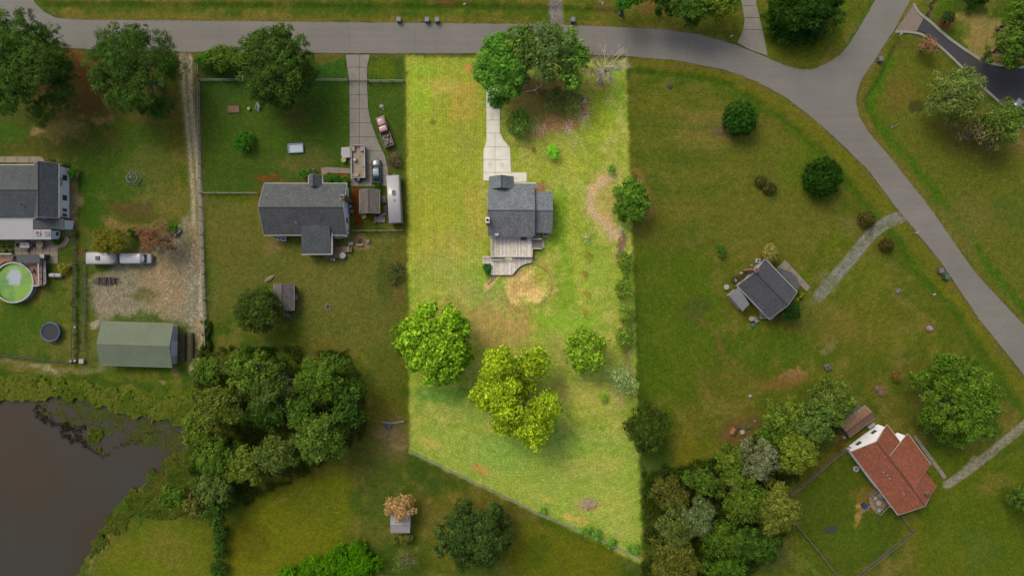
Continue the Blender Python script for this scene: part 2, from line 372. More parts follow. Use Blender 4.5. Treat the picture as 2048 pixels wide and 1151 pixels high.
blob(1588, 748, 34, 13, (122, 98, 68), .9, rot=-14, soft=.35); blob(1592, 728, 7, 6, (130, 96, 66), .9); blob(1560, 765, 60, 16, (104, 82, 44), .7, rot=-12); blob(1495, 760, 40, 18, (92, 84, 36), .5)
blob(1480, 860, 60, 40, (94, 76, 46), .7, rot=-30); blob(1370, 890, 26, 60, (104, 96, 36), .6); blob(1320, 930, 50, 20, (58, 80, 36), .6)
blob(1400, 930, 50, 60, (88, 92, 8), .6); blob(1730, 560, 70, 60, (84, 96, 20), .5); blob(1740, 650, 90, 60, (92, 90, 28), .5); blob(1660, 690, 14, 22, (104, 100, 72), .7, rot=50); blob(1795, 720, 22, 10, (106, 98, 66), .5)
area([(1590, 990), (1700, 900), (1800, 1030), (1815, 1060), (1700, 1150), (1600, 1060)], (58, 76, 8), .8, 10); blob(1700, 1080, 60, 40, (64, 86, 8), .5); area([(1860, 900), (2060, 900), (2060, 1170), (1830, 1170)], (70, 88, 4), .7, 20); blob(1985, 965, 40, 22, (112, 100, 56), .5, rot=-20); blob(1960, 1100, 40, 50, (60, 84, 34), .4)
blob(1820, 1060, 26, 40, (90, 92, 6), .6); blob(1862, 850, 40, 40, (60, 66, 24), .5); blob(1545, 1110, 60, 40, (70, 80, 40), .7); path([(1560, 1075), (1610, 1120), (1640, 1160)], 6, (104, 104, 60), .5)
blob(1745, 985, 36, 44, (112, 92, 48), .75, rot=10, nz=.7); blob(1722, 1030, 12, 30, (150, 120, 66), .8, nz=.8); blob(1700, 875, 40, 14, (76, 56, 34), .7, rot=-38); blob(1672, 862, 16, 20, (106, 80, 46), .6)
# gravel tracks
path([(1806, 432), (1770, 445), (1735, 475), (1700, 520), (1668, 556), (1640, 590)], 24, (110, 110, 103), 1.0, .14, .05, g=.3, warp=False); path([(1800, 440), (1765, 452), (1728, 482), (1690, 530), (1655, 572)], 5, (84, 92, 50), .6, .8)
path([(1660, 560), (1630, 600)], 26, (96, 100, 72), .5, .8, g=.4)
path([(2070, 832), (2010, 882), (1975, 910), (1935, 942), (1895, 968)], 18, (120, 114, 98), 1.0, .16, .06, g=.3, warp=False); path([(1992, 905), (1962, 912), (1930, 940)], 10, (118, 112, 94), .9, .4, .15, g=.3); path([(2050, 862), (1990, 905), (1950, 930)], 4, (88, 92, 48), .6, .8)
path([(1112, -60), (1111, 10), (1114, 50)], 27, (104, 102, 98), 1.0, .12, .1, g=.35, warp=False)
# north-east corner garden
area([(1840, 60), (1712, 190), (1740, 290), (2060, 660), (2100, 300), (1960, 190)], (80, 88, 24), .8, 14); path([(1790, 100), (1760, 165), (1735, 200), (1760, 260), (1820, 320), (1900, 425), (2000, 560), (2070, 650)], 15, (52, 88, 4), .75, .8)
path([(1770, 110), (1735, 160), (1722, 210), (1745, 275), (1830, 370)], 9, (92, 88, 36), .7, .8); blob(1800, 190, 32, 40, (96, 84, 38), .7); blob(1930, 450, 80, 60, (92, 90, 46), .6); blob(2020, 420, 40, 50, (66, 84, 26), .6)
area([(1905, 30), (1975, 20), (2060, 90), (2060, 130), (1960, 125), (1930, 90)], (128, 116, 74), .9, 8); blob(1925, 60, 20, 22, (62, 86, 20), .6); blob(1893, 42, 20, 16, (96, 62, 38), .9); blob(1880, 15, 30, 20, (62, 86, 8), .7); blob(1985, 125, 34, 14, (116, 92, 56), .7)
path([(1795, 100), (1810, 85), (1822, 72)], 7, (86, 74, 58), .8); path([(1852, 34), (1868, 12), (1880, -10)], 9, (46, 42, 34), .9); path([(1858, 30), (1878, 8)], 5, (104, 84, 60), .7)
blob(2030, 285, 26, 26, (100, 86, 56), .8); path([(2048, 290), (2030, 275), (2035, 255)], 8, (120, 104, 78), .7); blob(1935, 280, 50, 40, (84, 74, 40), .6); blob(1900, 240, 30, 30, (92, 86, 52), .5)
blob(1833, 208, 13, 13, (58, 64, 34), .9, soft=.2, nz=.1)
# ---- the subject lot: mown grass, its brightness over the dimmed surroundings put into colour
LP = LOT; X, Y = PX, PY
DL = dist_line(X, Y, LP, True); inside = in_poly(X, Y, LP); lotw = sstep(-4, 4, np.where(inside, DL, -DL) + (nD - .5) * 6)
gw = np.clip(grav * 4, 0, 1)[..., None]; col *= cc(1.055, 1.03, .93) * (1 - gw) + gw * 1.04
path([(110, 101), (200, 106), (350, 110), (700, 112), (1000, 112), (1250, 118), (1360, 128), (1450, 146), (1510, 168), (1570, 200), (1630, 246), (1690, 300), (1740, 351), (1830, 466), (1880, 528), (1960, 646), (2050, 758)], 5, (104, 84, 50), .75, .8)
path([(90, 22), (112, 32), (150, 36), (400, 38), (700, 41), (900, 43), (1100, 45), (1250, 51), (1330, 56), (1400, 65), (1470, 86)], 5, (106, 92, 50), .7, .8); path([(1535, 112), (1600, 134), (1650, 123), (1696, 84), (1742, 8)], 5, (98, 92, 46), .6, .8); path([(1816, 18), (1756, 118), (1728, 160), (1718, 205), (1722, 230), (1740, 260), (1856, 400), (1956, 544), (2056, 652)], 5, (102, 88, 50), .65, .8)
save = col.copy(); sg = grav.copy()
col[...] = cc(152, 158, 58)
col[...] = mixn(sstep(.42, .62, nA), col, cc(140, 154, 62))
col[...] = mixn(sstep(.48, .66, nB) * .6, col, cc(176, 166, 84)); col[...] = mixn(sstep(.42, .24, nB) * .6, col, cc(122, 158, 44)); col[...] = mixn(sstep(.50, .68, nC) * .65, col, cc(184, 172, 104)); col[...] = mixn(sstep(.52, .70, nD) * .4, col, cc(184, 176, 104)); col[...] = mixn(sstep(.45, .30, nD) * .35, col, cc(118, 142, 40)); col[...] = mixn(sstep(.42, .26, nC) * .35, col, cc(128, 150, 42))
col *= cc(.90, .96, .86)
area([(812, 115), (970, 115), (965, 420), (812, 520)], (138, 149, 46), .75, 24); blob(850, 135, 34, 12, (136, 166, 50), .7); blob(880, 175, 60, 20, (182, 162, 88), .6); blob(840, 190, 24, 34, (140, 168, 46), .7); blob(930, 200, 36, 60, (172, 144, 74), .55); blob(945, 132, 20, 12, (176, 120, 82), .7)
blob(930, 290, 34, 40, (136, 140, 62), .6); blob(862, 252, 6, 6, (96, 104, 40), .8); blob(950, 420, 26, 70, (168, 150, 78), .5); blob(860, 450, 60, 90, (158, 158, 52), .4); blob(895, 495, 60, 50, (156, 146, 70), .5)
blob(1090, 205, 90, 70, (140, 122, 66), .8); blob(1110, 190, 60, 40, (128, 108, 60), .6); blob(1070, 165, 40, 26, (124, 104, 66), .7); blob(1120, 250, 60, 16, (172, 128, 84), .8); blob(1075, 262, 22, 16, (180, 140, 110), .8); blob(1165, 220, 10, 20, (166, 116, 88), .85); blob(1165, 175, 50, 20, (140, 132, 68), .5)
blob(1205, 170, 22, 20, (150, 112, 70), .5); blob(1230, 190, 20, 60, (132, 164, 56), .6); blob(1200, 250, 36, 50, (150, 166, 44), .5); blob(1100, 300, 70, 40, (168, 164, 72), .5); blob(1150, 330, 50, 40, (160, 162, 60), .5)
path([(1118, 380), (1122, 430), (1118, 480), (1140, 520), (1140, 600), (1110, 650)], 24, (112, 150, 34), .6, .9); path([(1148, 330), (1150, 420), (1152, 500), (1168, 560), (1165, 620)], 22, (160, 164, 62), .5, .9)
blob(1205, 400, 42, 60, (170, 154, 92), .75); path([(1225, 350), (1190, 372), (1176, 400), (1188, 430), (1220, 450), (1240, 470)], 17, (196, 166, 124), .8, .6, g=.3); blob(1222, 455, 16, 26, (178, 150, 112), .7); path([(1248, 470), (1246, 495), (1238, 515)], 12, (122, 84, 58), .85, .5)
blob(1195, 560, 40, 60, (146, 164, 64), .5); blob(1090, 430, 30, 12, (122, 154, 40), .4); blob(990, 330, 60, 40, (150, 158, 60), .3); blob(972, 378, 8, 30, (176, 164, 104), .5); blob(1060, 350, 14, 8, (170, 166, 90), .5)
blob(1082, 375, 17, 11, (150, 116, 84), .9, soft=.35, nz=.2); blob(1045, 490, 30, 14, (120, 90, 62), .3); blob(880, 540, 60, 40, (142, 150, 72), .6); blob(975, 590, 60, 40, (118, 150, 66), .6); blob(930, 580, 40, 30, (160, 148, 92), .5); blob(1010, 600, 50, 30, (160, 146, 96), .5)
blob(990, 655, 90, 50, (164, 138, 88), .75, rot=20); blob(1035, 640, 40, 44, (172, 144, 90), .5); blob(905, 620, 50, 30, (140, 132, 76), .5, rot=30); blob(1120, 690, 40, 60, (150, 146, 80), .6); blob(1160, 650, 60, 40, (128, 160, 56), .6); path([(1070, 640), (1110, 660), (1170, 640)], 30, (124, 170, 40), .5, .9)
blob(880, 790, 60, 26, (92, 134, 50), .8); blob(1120, 790, 30, 34, (134, 118, 76), .5); blob(1110, 880, 60, 40, (98, 142, 62), .6); blob(1180, 800, 60, 50, (160, 164, 72), .6); blob(1215, 745, 40, 40, (130, 146, 72), .5); blob(1190, 790, 50, 20, (180, 170, 96), .5); blob(1240, 800, 12, 22, (178, 150, 110), .7)
blob(960, 820, 60, 30, (120, 156, 66), .5); area([(822, 850), (1280, 880), (1280, 1110), (960, 980), (822, 900)], (136, 158, 66), .7, 20); blob(1010, 900, 70, 40, (120, 158, 68), .6); blob(963, 937, 26, 14, (172, 130, 72), .75, rot=20); blob(860, 885, 40, 14, (178, 164, 84), .6, rot=25); blob(885, 825, 50, 26, (166, 164, 88), .5)
blob(1200, 935, 50, 30, (168, 160, 84), .5); blob(1145, 945, 24, 30, (162, 158, 84), .5); blob(1150, 1035, 30, 10, (190, 158, 88), .7, rot=20); blob(1090, 995, 40, 10, (176, 164, 82), .5, rot=10); blob(1175, 1010, 34, 18, (170, 148, 92), .7); blob(1230, 1010, 40, 40, (160, 164, 76), .5); blob(1240, 1060, 24, 20, (166, 162, 88), .4); path([(1256, 640), (1252, 700), (1256, 780)], 16, (128, 110, 72), .5, .8)
blob(1055, 568, 46, 42, (204, 178, 118), .95, soft=.3); blob(1080, 548, 22, 26, (146, 156, 54), .85); blob(1035, 545, 22, 12, (150, 128, 92), .6); blob(1062, 585, 30, 20, (214, 186, 124), .7); blob(1050, 575, 26, 20, (166, 134, 84), .5, nz=.9); path([(1085, 528), (1099, 545), (1104, 570), (1098, 596), (1082, 610)], 5, (176, 132, 70), .7, .6); path([(978, 566), (990, 558), (998, 550)], 10, (204, 168, 122), .9, .4); path([(1006, 598), (1034, 618), (1062, 622), (1085, 612)], 6, (140, 116, 70), .5, .8)
col *= cc(1.01, 1.005, .96)
lotc = col.copy(); lotg = grav.copy()
col[...] = mixn(lotw, save, lotc); grav[...] = sg * (1 - lotw) + lotg * lotw * (DL > -1)
grav = np.where(inside, np.minimum(lotg, .9), sg).astype(np.float32)
# mowing passes: straight ones up the west side, curved ones round the big trees
phase = np.where(PY < 560, PX * (1 + 0 * PX), np.hypot(PX - 1010, (PY - 560) * 1.25)); k = np.clip((PY - 520) / 80, 0, 1)
mow = (PX * (1 - (PY > 700)) + np.hypot(PX - 1040, (PY - 640)) * (PY > 700)).astype(np.float32)
mow = np.where(PX > 1110, np.hypot(PX - 1040, PY - 520), mow) ; mowa = (lotw * np.where((np.abs(PY - 700) < 30) & (PX < 1110), .2, .8) * (1 - np.abs(PX - 1110) / 20).clip(0, 1) * 0 + lotw * .9)
mowa = (mowa * np.clip(np.abs(PX - 1110) / 25, 0, 1) * np.clip(np.abs(PY - 700) / 25, 0, 1)).astype(np.float32)
side = (~inside) & (PX > 1260) & (PY < 500) & (PX < 1700)
mow = np.where(side, PY * 1.6, mow).astype(np.float32); mowa = np.where(side, .45, mowa).astype(np.float32)
# relief: pond basin, roadside ditches, a few centimetres of unevenness
DP = dist_line(QX, QY, POND, True); inp = in_poly(QX, QY, POND)
GZ = (nC - .5) * .05 + (nB - .5) * .10 - .02
GZ = np.where(inp, -.35 - .9 * sstep(0, 60, DP), GZ - .32 * (1 - sstep(0, 16, DP))).astype(np.float32)
col[...] = mixn(np.where(inp, 1.0, 1 - sstep(0, 5, DP)).astype(np.float32), col, cc(58, 50, 36))
for P in ([(100, 12), (800, 16), (1090, 18), (1240, 26)], [(1262, 145), (1370, 152), (1450, 170), (1530, 215), (1600, 270), (1680, 350), (1740, 420)], [(1790, 100), (1760, 165), (1735, 200), (1760, 260), (1900, 425), (2070, 650)], [(1810, 505), (1960, 700), (2060, 840)]):
    GZ = GZ - .3 * (1 - sstep(0, 11, dist_line(PX, PY, P)))
out = np.maximum(np.abs(GX) - 97, np.abs(GY) - 56); fw = sstep(-1, 9, out); col[...] = mixn(np.where(inp, 0, fw).astype(np.float32), col, cc(72, 86, 16)); grav *= (1 - fw); mowa *= (1 - fw)
GZ = np.where(inp, GZ, GZ * (1 - fw)).astype(np.float32)
def build_ground():
    ny, nx = GX.shape; me = bpy.data.meshes.new("lawn_ground"); nv = nx * ny
    V = np.stack([GX, GY, GZ], -1).reshape(-1, 3).astype(np.float32)
    me.vertices.add(nv); me.vertices.foreach_set("co", V.ravel())
    i = np.arange(nv).reshape(ny, nx); q = np.stack([i[:-1, :-1], i[:-1, 1:], i[1:, 1:], i[1:, :-1]], -1).reshape(-1, 4)
    me.loops.add(q.size); me.loops.foreach_set("vertex_index", q.ravel().astype(np.int32))
    me.polygons.add(len(q)); me.polygons.foreach_set("loop_start", np.arange(0, q.size, 4, dtype=np.int32)); me.update(calc_edges=True)
    me.polygons.foreach_set("use_smooth", np.ones(len(q), bool))
    c = col / 255.0; L = np.where(c <= .04045, c / 12.92, ((c + .055) / 1.055) ** 2.4) / GAIN
    a = me.color_attributes.new("Col", 'FLOAT_COLOR', 'POINT'); a.data.foreach_set("color", np.concatenate([L.reshape(-1, 3), np.ones((nv, 1))], 1).astype(np.float32).ravel())
    for nme, arr in (("grav", grav), ("mow", mow), ("mowa", mowa)):
        at = me.attributes.new(nme, 'FLOAT', 'POINT'); at.data.foreach_set("value", arr.astype(np.float32).ravel())
    m, t, p = newmat("lawn"); oc = t.nodes.new("ShaderNodeTexCoord").outputs['Object']
    def att(n): x = t.nodes.new("ShaderNodeAttribute"); x.attribute_name = n; return x
    base = att("Col").outputs[0]; g = att("grav").outputs['Fac']; mo = att("mow").outputs['Fac']; ma = att("mowa").outputs['Fac']
    n1 = noise(t, 0.9, 6, .7, oc); n2 = noise(t, 3.4, 6, .85, oc); n5 = noise(t, 1.7, 5, .8, oc); n3 = noise(t, 2.2, 6, .75, oc); n4 = noise(t, 0.28, 6, .7, oc)
    x = mixc(t, .9, base, ramp(t, n1, [(.30, (.74, .78, .70)), (.5, (1, 1, 1)), (.70, (1.26, 1.24, 1.16))]), 'MULTIPLY')
    x = mixc(t, .9, x, ramp(t, n2, [(.30, (.56, .59, .48)), (.5, (1, 1, 1)), (.70, (1.5, 1.48, 1.4))]), 'MULTIPLY')
    x = mixc(t, .8, x, ramp(t, n4, [(.3, (.88, .94, .84)), (.7, (1.12, 1.08, 1.06))]), 'MULTIPLY')
    x = mixc(t, .9, x, ramp(t, n5, [(.36, (.76, .86, .70)), (.5, (1, 1, 1)), (.64, (1.26, 1.16, 1.24))]), 'MULTIPLY')
    dry = ramp(t, n3, [(.56, (0, 0, 0)), (.72, (1, 1, 1))])
    x = mixc(t, math_(t, 'MULTIPLY', dry, .55), x, mixc(t, 1.0, x, (1.34, 1.2, 1.4), 'MULTIPLY'))
    s = math_(t, 'SINE', math_(t, 'MULTIPLY', mo, 1.02)); s2 = math_(t, 'SINE', math_(t, 'MULTIPLY', mo, .23))
    st = math_(t, 'MULTIPLY', math_(t, 'ADD', math_(t, 'MULTIPLY', math_(t, 'MULTIPLY', s, .10), n1), math_(t, 'MULTIPLY', s2, .035)), ma)
    st = math_(t, 'ADD', st, 1.0); cmb = t.nodes.new("ShaderNodeCombineColor")
    for k_ in range(3): t.links.new(st, cmb.inputs[k_])
    x = mixc(t, 1.0, x, cmb.outputs[0], 'MULTIPLY')
    vo = t.nodes.new("ShaderNodeTexVoronoi"); vo.inputs['Scale'].default_value = 3.2; t.links.new(oc, vo.inputs['Vector'])
    gr = mixc(t, 1.0, x, ramp(t, vo.outputs[1], [(.1, (.50, .56, .46)), (.5, (1, .98, .96)), (.85, (1.75, 1.72, 1.7))]), 'MULTIPLY')
    x = mixc(t, math_(t, 'MULTIPLY', g, .85), x, gr)
    t.links.new(x, p.inputs['Base Color']); p.inputs['Roughness'].default_value = .95; p.inputs['Specular IOR Level'].default_value = .1
    bump(t, p, n2, .09, .7); me.materials.append(m)
    o = link("lawn_ground", me); tag(o, kind='structure'); return o
build_ground()
# pond water
m, t, p = newmat("pond_water"); oc = t.nodes.new("ShaderNodeTexCoord").outputs['Object']
n1 = noise(t, .035, 4, .5, oc); n2 = noise(t, 2.5, 3, .5, oc)
t.links.new(ramp(t, n1, [(.35, C(54, 53, 44)), (.5, C(58, 49, 32)), (.65, C(62, 48, 28))]), p.inputs['Base Color'])
p.inputs['Roughness'].default_value = .3; p.inputs['Specular IOR Level'].default_value = .22; bump(t, p, n2, .01, .25)
P = [W(*q)[:2] for q in smooth_poly(POND, 1)]
P = [(x * 1.0, y) for x, y in P]
cxp = sum(q[0] for q in P) / len(P)
b = MB(); b.slab([(-250, -120, -.20), (-50, -120, -.20), (-50, -16, -.20), (-250, -16, -.20)], .5)
o = b.build("pond_water", m); tag(o, kind='structure')
m2 = M("shallow_mud", C(84, 82, 74), .6, .2, 1.5)

# ================================================================ ROADS
def asphalt(name, col, var=.10):
    m, t, p = newmat(name); oc = t.nodes.new("ShaderNodeTexCoord").outputs['Object']
    n1 = noise(t, .12, 6, .6, oc); n2 = noise(t, 9, 3, .7, oc)
    mp = t.nodes.new("ShaderNodeMapping"); mp.inputs['Scale'].default_value = (.03, 1.1, 1); t.links.new(oc, mp.inputs[0]); n3 = noise(t, 1.0, 4, .6, mp.outputs[0])
    vo = t.nodes.new("ShaderNodeTexVoronoi"); vo.feature = 'DISTANCE_TO_EDGE'; vo.inputs['Scale'].default_value = .11
    wn = t.nodes.new("ShaderNodeTexNoise"); wn.inputs['Scale'].default_value = .6; t.links.new(oc, wn.inputs[0])
    va = t.nodes.new("ShaderNodeVectorMath"); va.operation = 'MULTIPLY_ADD'; t.links.new(wn.outputs[1], va.inputs[0]); va.inputs[1].default_value = (3, 3, 3); t.links.new(oc, va.inputs[2]); t.links.new(va.outputs[0], vo.inputs['Vector'])
    a = ramp(t, n1, [(.3, tuple(v * (1 - var) for v in col)), (.7, tuple(v * (1 + var) for v in col))])
    a = mixc(t, .8, a, ramp(t, n2, [(.3, (.82, .82, .82)), (.7, (1.15, 1.15, 1.15))]), 'MULTIPLY')
    a = mixc(t, .6, a, ramp(t, n3, [(.3, (.9, .9, .9)), (.7, (1.1, 1.1, 1.1))]), 'MULTIPLY')
    a = mixc(t, .35, a, ramp(t, vo.outputs[0], [(.0, (.65, .65, .65)), (.004, (1, 1, 1))]), 'MULTIPLY')
    t.links.new(a, p.inputs['Base Color']); p.inputs['Roughness'].default_value = .9; bump(t, p, n2, .01); return m
ROAD = asphalt("road_asphalt", C(110, 107, 98))
top_e = [(-2500, -160), (-60, -40), (62, -6), (72, 8), (88, 24), (112, 36), (150, 40), (400, 42), (700, 45), (900, 47), (1100, 49), (1250, 55), (1330, 60), (1400, 69), (1470, 90), (1535, 116), (1570, 131), (1600, 139), (1625, 139), (1652, 128), (1680, 110), (1700, 86), (1722, 50), (1745, 10), (1768, -30), (2900, -2000)]
bot_e = [(2980, -2000), (1838, -30), (1812, 16), (1786, 64), (1752, 116), (1724, 158), (1714, 184), (1712, 205), (1718, 232), (1735, 262), (1772, 305), (1850, 402), (1950, 545), (2050, 652), (2300, 1000), (2600, 1500)]
low_e = [(2460, 1500), (2210, 1000), (2050, 752), (1960, 640), (1880, 522), (1830, 460), (1790, 412), (1740, 345), (1690, 294), (1630, 240), (1570, 194), (1510, 162), (1450, 140), (1360, 122), (1250, 112), (1000, 107), (700, 107), (350, 104), (200, 100), (110, 95), (40, 60), (-60, 50), (-2500, 0)]
def ragged(P, st=6.0, am=1.1, seed=1):
    rg = random.Random(seed); out = []
    for i in range(len(P)):
        a, c = P[i], P[(i + 1) % len(P)]; L = math.hypot(c[0] - a[0], c[1] - a[1]); n = max(1, int(L / st)) if max(abs(a[0] - 1024), abs(c[0] - 1024)) < 1300 else 1
        for k in range(n):
            f = k / n; out.append((a[0] + (c[0] - a[0]) * f + rg.uniform(-am, am) * .6, a[1] + (c[1] - a[1]) * f + rg.uniform(-am, am) * .6))
    return out
b = MB(); pts = [W(*q)[:2] for q in ragged(top_e + bot_e + low_e)]; b.prism(pts, -.12, .055)
road = b.build("road", ROAD); tag(road, kind='structure')
seam = M("tar_seam", C(98, 94, 84), .9, .2)
def strip(P, w, z, name, mat, parent=None):
    b = MB()
    for i in range(len(P) - 1):
        a, c = Vector(W(*P[i])), Vector(W(*P[i + 1])); dd = (c - a).normalized(); n = Vector((-dd.y, dd.x, 0)) * w / 2
        b.add([a - n + Vector((0, 0, z)), c - n + Vector((0, 0, z)), c + n + Vector((0, 0, z)), a + n + Vector((0, 0, z))], [(0, 1, 2, 3)])
    return b.build(name, mat, parent)
for P in ([(438, 43), (437, 60), (438, 104)], [(697, 46), (699, 75), (699, 106)], [(829, 48), (830, 107)], [(1187, 55), (1188, 80), (1186, 110)], [(1215, 56), (1216, 90)], [(1252, 56), (1253, 95), (1241, 110)], [(1380, 69), (1372, 122)], [(580, 46), (579, 106)],
          [(1815, 431), (1826, 415), (1845, 402)], [(1848, 460), (1858, 452), (1874, 440)], [(1914, 572), (1925, 564), (1934, 553)], [(1987, 670), (2000, 662), (2017, 640)], [(1690, 292), (1712, 280), (1738, 262)], [(252, 41), (253, 101)]):
    strip(P, .07, .062, "tar_seam", seam, road)
CONC = M("driveway_concrete", C(218, 214, 196), .85, .10, .8, bmp=.006, fine=9)  # undimmed brightness of the lot put into this concrete's colour
CONC_N = M("dimmed_concrete", C(122, 117, 104), .88, .14, .6, bmp=.006, fine=9)  # neighbours' concrete: dimming outside the lot put into its colour
CONC_W = M("path_concrete", C(126, 114, 96), .88, .12, .8, fine=9)
def clip(P, a, b_, c):                      # keep a*x+b*y<=c
    out = []; n = len(P)
    for i in range(n):
        p, q = P[i], P[(i + 1) % n]; dp = a * p[0] + b_ * p[1] - c; dq = a * q[0] + b_ * q[1] - c
        if dp <= 0: out.append(p)
        if (dp < 0 < dq) or (dq < 0 < dp):
            k = dp / (dp - dq); out.append((p[0] + (q[0] - p[0]) * k, p[1] + (q[1] - p[1]) * k))
    return out
def slabs(root, P, xc, yc, mat, z=.09, gap=.7, rng=random.Random(3), name="concrete_slab", rot=0.0, org=(0, 0)):
    """paving cut along joints, every slab its own piece"""
    ca, sa = math.cos(R(rot)), math.sin(R(rot))
    Q = [((x - org[0]) * ca + (y - org[1]) * sa, -(x - org[0]) * sa + (y - org[1]) * ca) for x, y in P]
    xs = [-1e4] + list(xc) + [1e4]; ys = [-1e4] + list(yc) + [1e4]
    for i in range(len(xs) - 1):
        for j in range(len(ys) - 1):
            T = clip(Q, -1, 0, -(xs[i] + gap / 2)); T = clip(T, 1, 0, xs[i + 1] - gap / 2) if T else T
            T = clip(T, 0, -1, -(ys[j] + gap / 2)) if T else T; T = clip(T, 0, 1, ys[j + 1] - gap / 2) if T else T
            if len(T) < 3: continue
            ar = abs(sum(T[k][0] * T[(k + 1) % len(T)][1] - T[(k + 1) % len(T)][0] * T[k][1] for k in range(len(T)))) / 2
            if ar < 8: continue
            T = [(x * ca - y * sa + org[0], x * sa + y * ca + org[1]) for x, y in T]
            b = MB(); b.prism([W(*q)[:2] for q in T], -.05, z + rng.uniform(-.008, .008)); b.build(name, mat, root)
def setting(name, loc=(0, 0, 0)):
    o = bpy.data.objects.new(name, None); COL.objects.link(o); o.location = loc; o['kind'] = 'structure'; OFF[o] = tuple(loc); return o
g = setting("driveway")
slabs(g, [(972, 112), (999, 112), (1000, 266), (1007, 280), (1020, 296), (1022, 345), (1022, 361), (967, 361), (967, 300), (973, 282)], [], [140, 165, 190, 215, 240.5, 266.5, 361], CONC) if False else [slabs(g, clip([(972, 112), (999, 112), (1000, 266), (1007, 280), (1020, 296), (1022, 345), (1022, 361), (967, 361), (967, 300), (973, 282)], 0, 1, 266), [], [140, 165, 190, 215, 240.5], CONC), slabs(g, clip([(972, 112), (999, 112), (1000, 266), (1007, 280), (1020, 296), (1022, 345), (1022, 361), (967, 361), (967, 300), (973, 282)], 0, -1, -266.6), [990], [294, 319, 345], CONC)]
slabs(g, [(1022.4, 345), (1053, 345), (1053, 364), (1027, 364), (1022.4, 361)], [], [], CONC)
STAIN = M("oil_stain", C(204, 198, 180), .85, .06, .8)
for x, y, rx, ry in ((984, 231, 6, 8), (981, 329, 5, 6), (1005, 330, 5, 6), (1033, 357, 4, 3), (992, 205, 7, 10)):
    rg = random.Random(int(x)); b = MB(); P = [W(x + rx * math.cos(i * .5236) * rg.uniform(.7, 1.15), y + ry * math.sin(i * .5236) * rg.uniform(.7, 1.15))[:2] for i in range(12)]
    b.add([(p[0], p[1], .106) for p in P][::-1], [tuple(range(12))]); b.build("oil_stain", STAIN, g)
g2 = setting("neighbour_driveway")
slabs(g2, [(692, 110), (740, 110), (735, 130), (734, 162), (736, 215), (742, 245), (757, 285), (770, 312), (776, 340), (778, 372), (702, 372), (700, 320), (699, 162), (694, 130)], [719], [135, 162, 190, 218, 246, 274, 302, 330, 352], CONC_N)
slabs(g2, [(642, 336), (655, 334), (701, 337), (701, 347), (660, 346), (644, 350)], [660, 680], [], CONC_W)
g3 = setting("driveway_north")
slabs(g3, [(1476, -30), (1508, -30), (1513, 10), (1520, 40), (1527, 70), (1535, 112), (1500, 100), (1474, 86), (1486, 62), (1489, 40), (1484, 10)], [], [-10, 12, 36, 60], CONC_N)
g4 = setting("garden_path")
slabs(g4, [(-80, 313), (80, 313), (88, 317), (90, 325), (-80, 325)], [-40, -15, 10, 35, 60], [], CONC_W)
slabs(g4, [(134, 470), (140, 480), (132, 492), (118, 496), (104, 493), (104, 487), (118, 489), (127, 484), (130, 476)], [118], [], CONC_W)
g5 = setting("patio")
PAT = [(30, 478), (104, 478), (116, 494), (116, 527), (80, 527), (30, 510)]
slabs(g5, PAT, [44, 58, 72, 86, 100], [490, 502, 514], CONC_W, z=.08)
g6 = setting("front_patio")
slabs(g6, [(1570, 519.5), (1620.7, 573.7), (1613, 582), (1600, 570), (1552, 537)], [18, 36, 54], [], CONC_W, rot=47, org=(1570, 519.5))
g7 = setting("front_walk")
slabs(g7, [(1826, 873), (1831, 869), (1893, 952), (1887, 958)], [21, 42, 63, 84], [], CONC_W, rot=53, org=(1828, 871))
# black drive with kerbs and a paved apron in the north-east
TAR = asphalt("new_black_asphalt", C(44, 44, 47), .18)
b = MB(); b.prism([W(*q)[:2] for q in [(1848, 39), (1858, 46), (1890, 77), (1930, 105), (1962, 126), (2000, 137), (2060, 139), (2300, 139), (2300, 330), (2100, 330), (2048, 248), (2000, 203), (1958, 167), (1922, 132), (1885, 97), (1850, 66), (1834, 62)]], -.1, .05)
tag(b.build("black_driveway", TAR), kind='structure')
def kerb(P, w, z, root, mat):
    P = smooth_line(P, 1)
    for i in range(len(P) - 1):
        a, c = P[i], P[i + 1]; L = math.hypot(c[0] - a[0], c[1] - a[1])
        A, Cc = Vector(W(*a)), Vector(W(*c)); dd = (Cc - A).normalized(); n = Vector((-dd.y, dd.x, 0)) * w / 2; A = A + dd * .02; Cc = Cc - dd * .02
        MB().prism([(A - n)[:2], (Cc - n)[:2], (Cc + n)[:2], (A + n)[:2]], -.1, z).build("kerbstone", mat, root)
g8 = setting("driveway_kerb"); KM = M("kerb_concrete", C(132, 130, 118), .85, .12)
kerb([(1826, 8), (1834, 24), (1848, 35), (1860, 44), (1892, 74), (1932, 102), (1964, 122), (2000, 132), (2060, 136), (2120, 136)], .5, .17, g8, KM)
kerb([(1790, 64), (1812, 64), (1830, 66), (1850, 72), (1880, 94), (1922, 134), (1956, 168), (2000, 206), (2048, 252), (2100, 320)], .45, .17, g8, KM)
m, t, p = newmat("paver_brick"); oc = t.nodes.new("ShaderNodeTexCoord").outputs['Object']
bk = t.nodes.new("ShaderNodeTexBrick"); t.links.new(oc, bk.inputs[0]); bk.inputs['Scale'].default_value = 1; bk.inputs['Brick Width'].default_value = .4; bk.inputs['Row Height'].default_value = .2
bk.inputs['Color1'].default_value = (*C(120, 108, 96), 1); bk.inputs['Color2'].default_value = (*C(134, 112, 102), 1); bk.inputs['Mortar'].default_value = (*C(84, 84, 60), 1); bk.inputs['Mortar Size'].default_value = .02
t.links.new(mixc(t, .6, bk.outputs[0], ramp(t, noise(t, 2, 4), [(.3, (.8, .8, .8)), (.7, (1.15, 1.12, 1.1))]), 'MULTIPLY'), p.inputs['Base Color']); p.inputs['Roughness'].default_value = .9
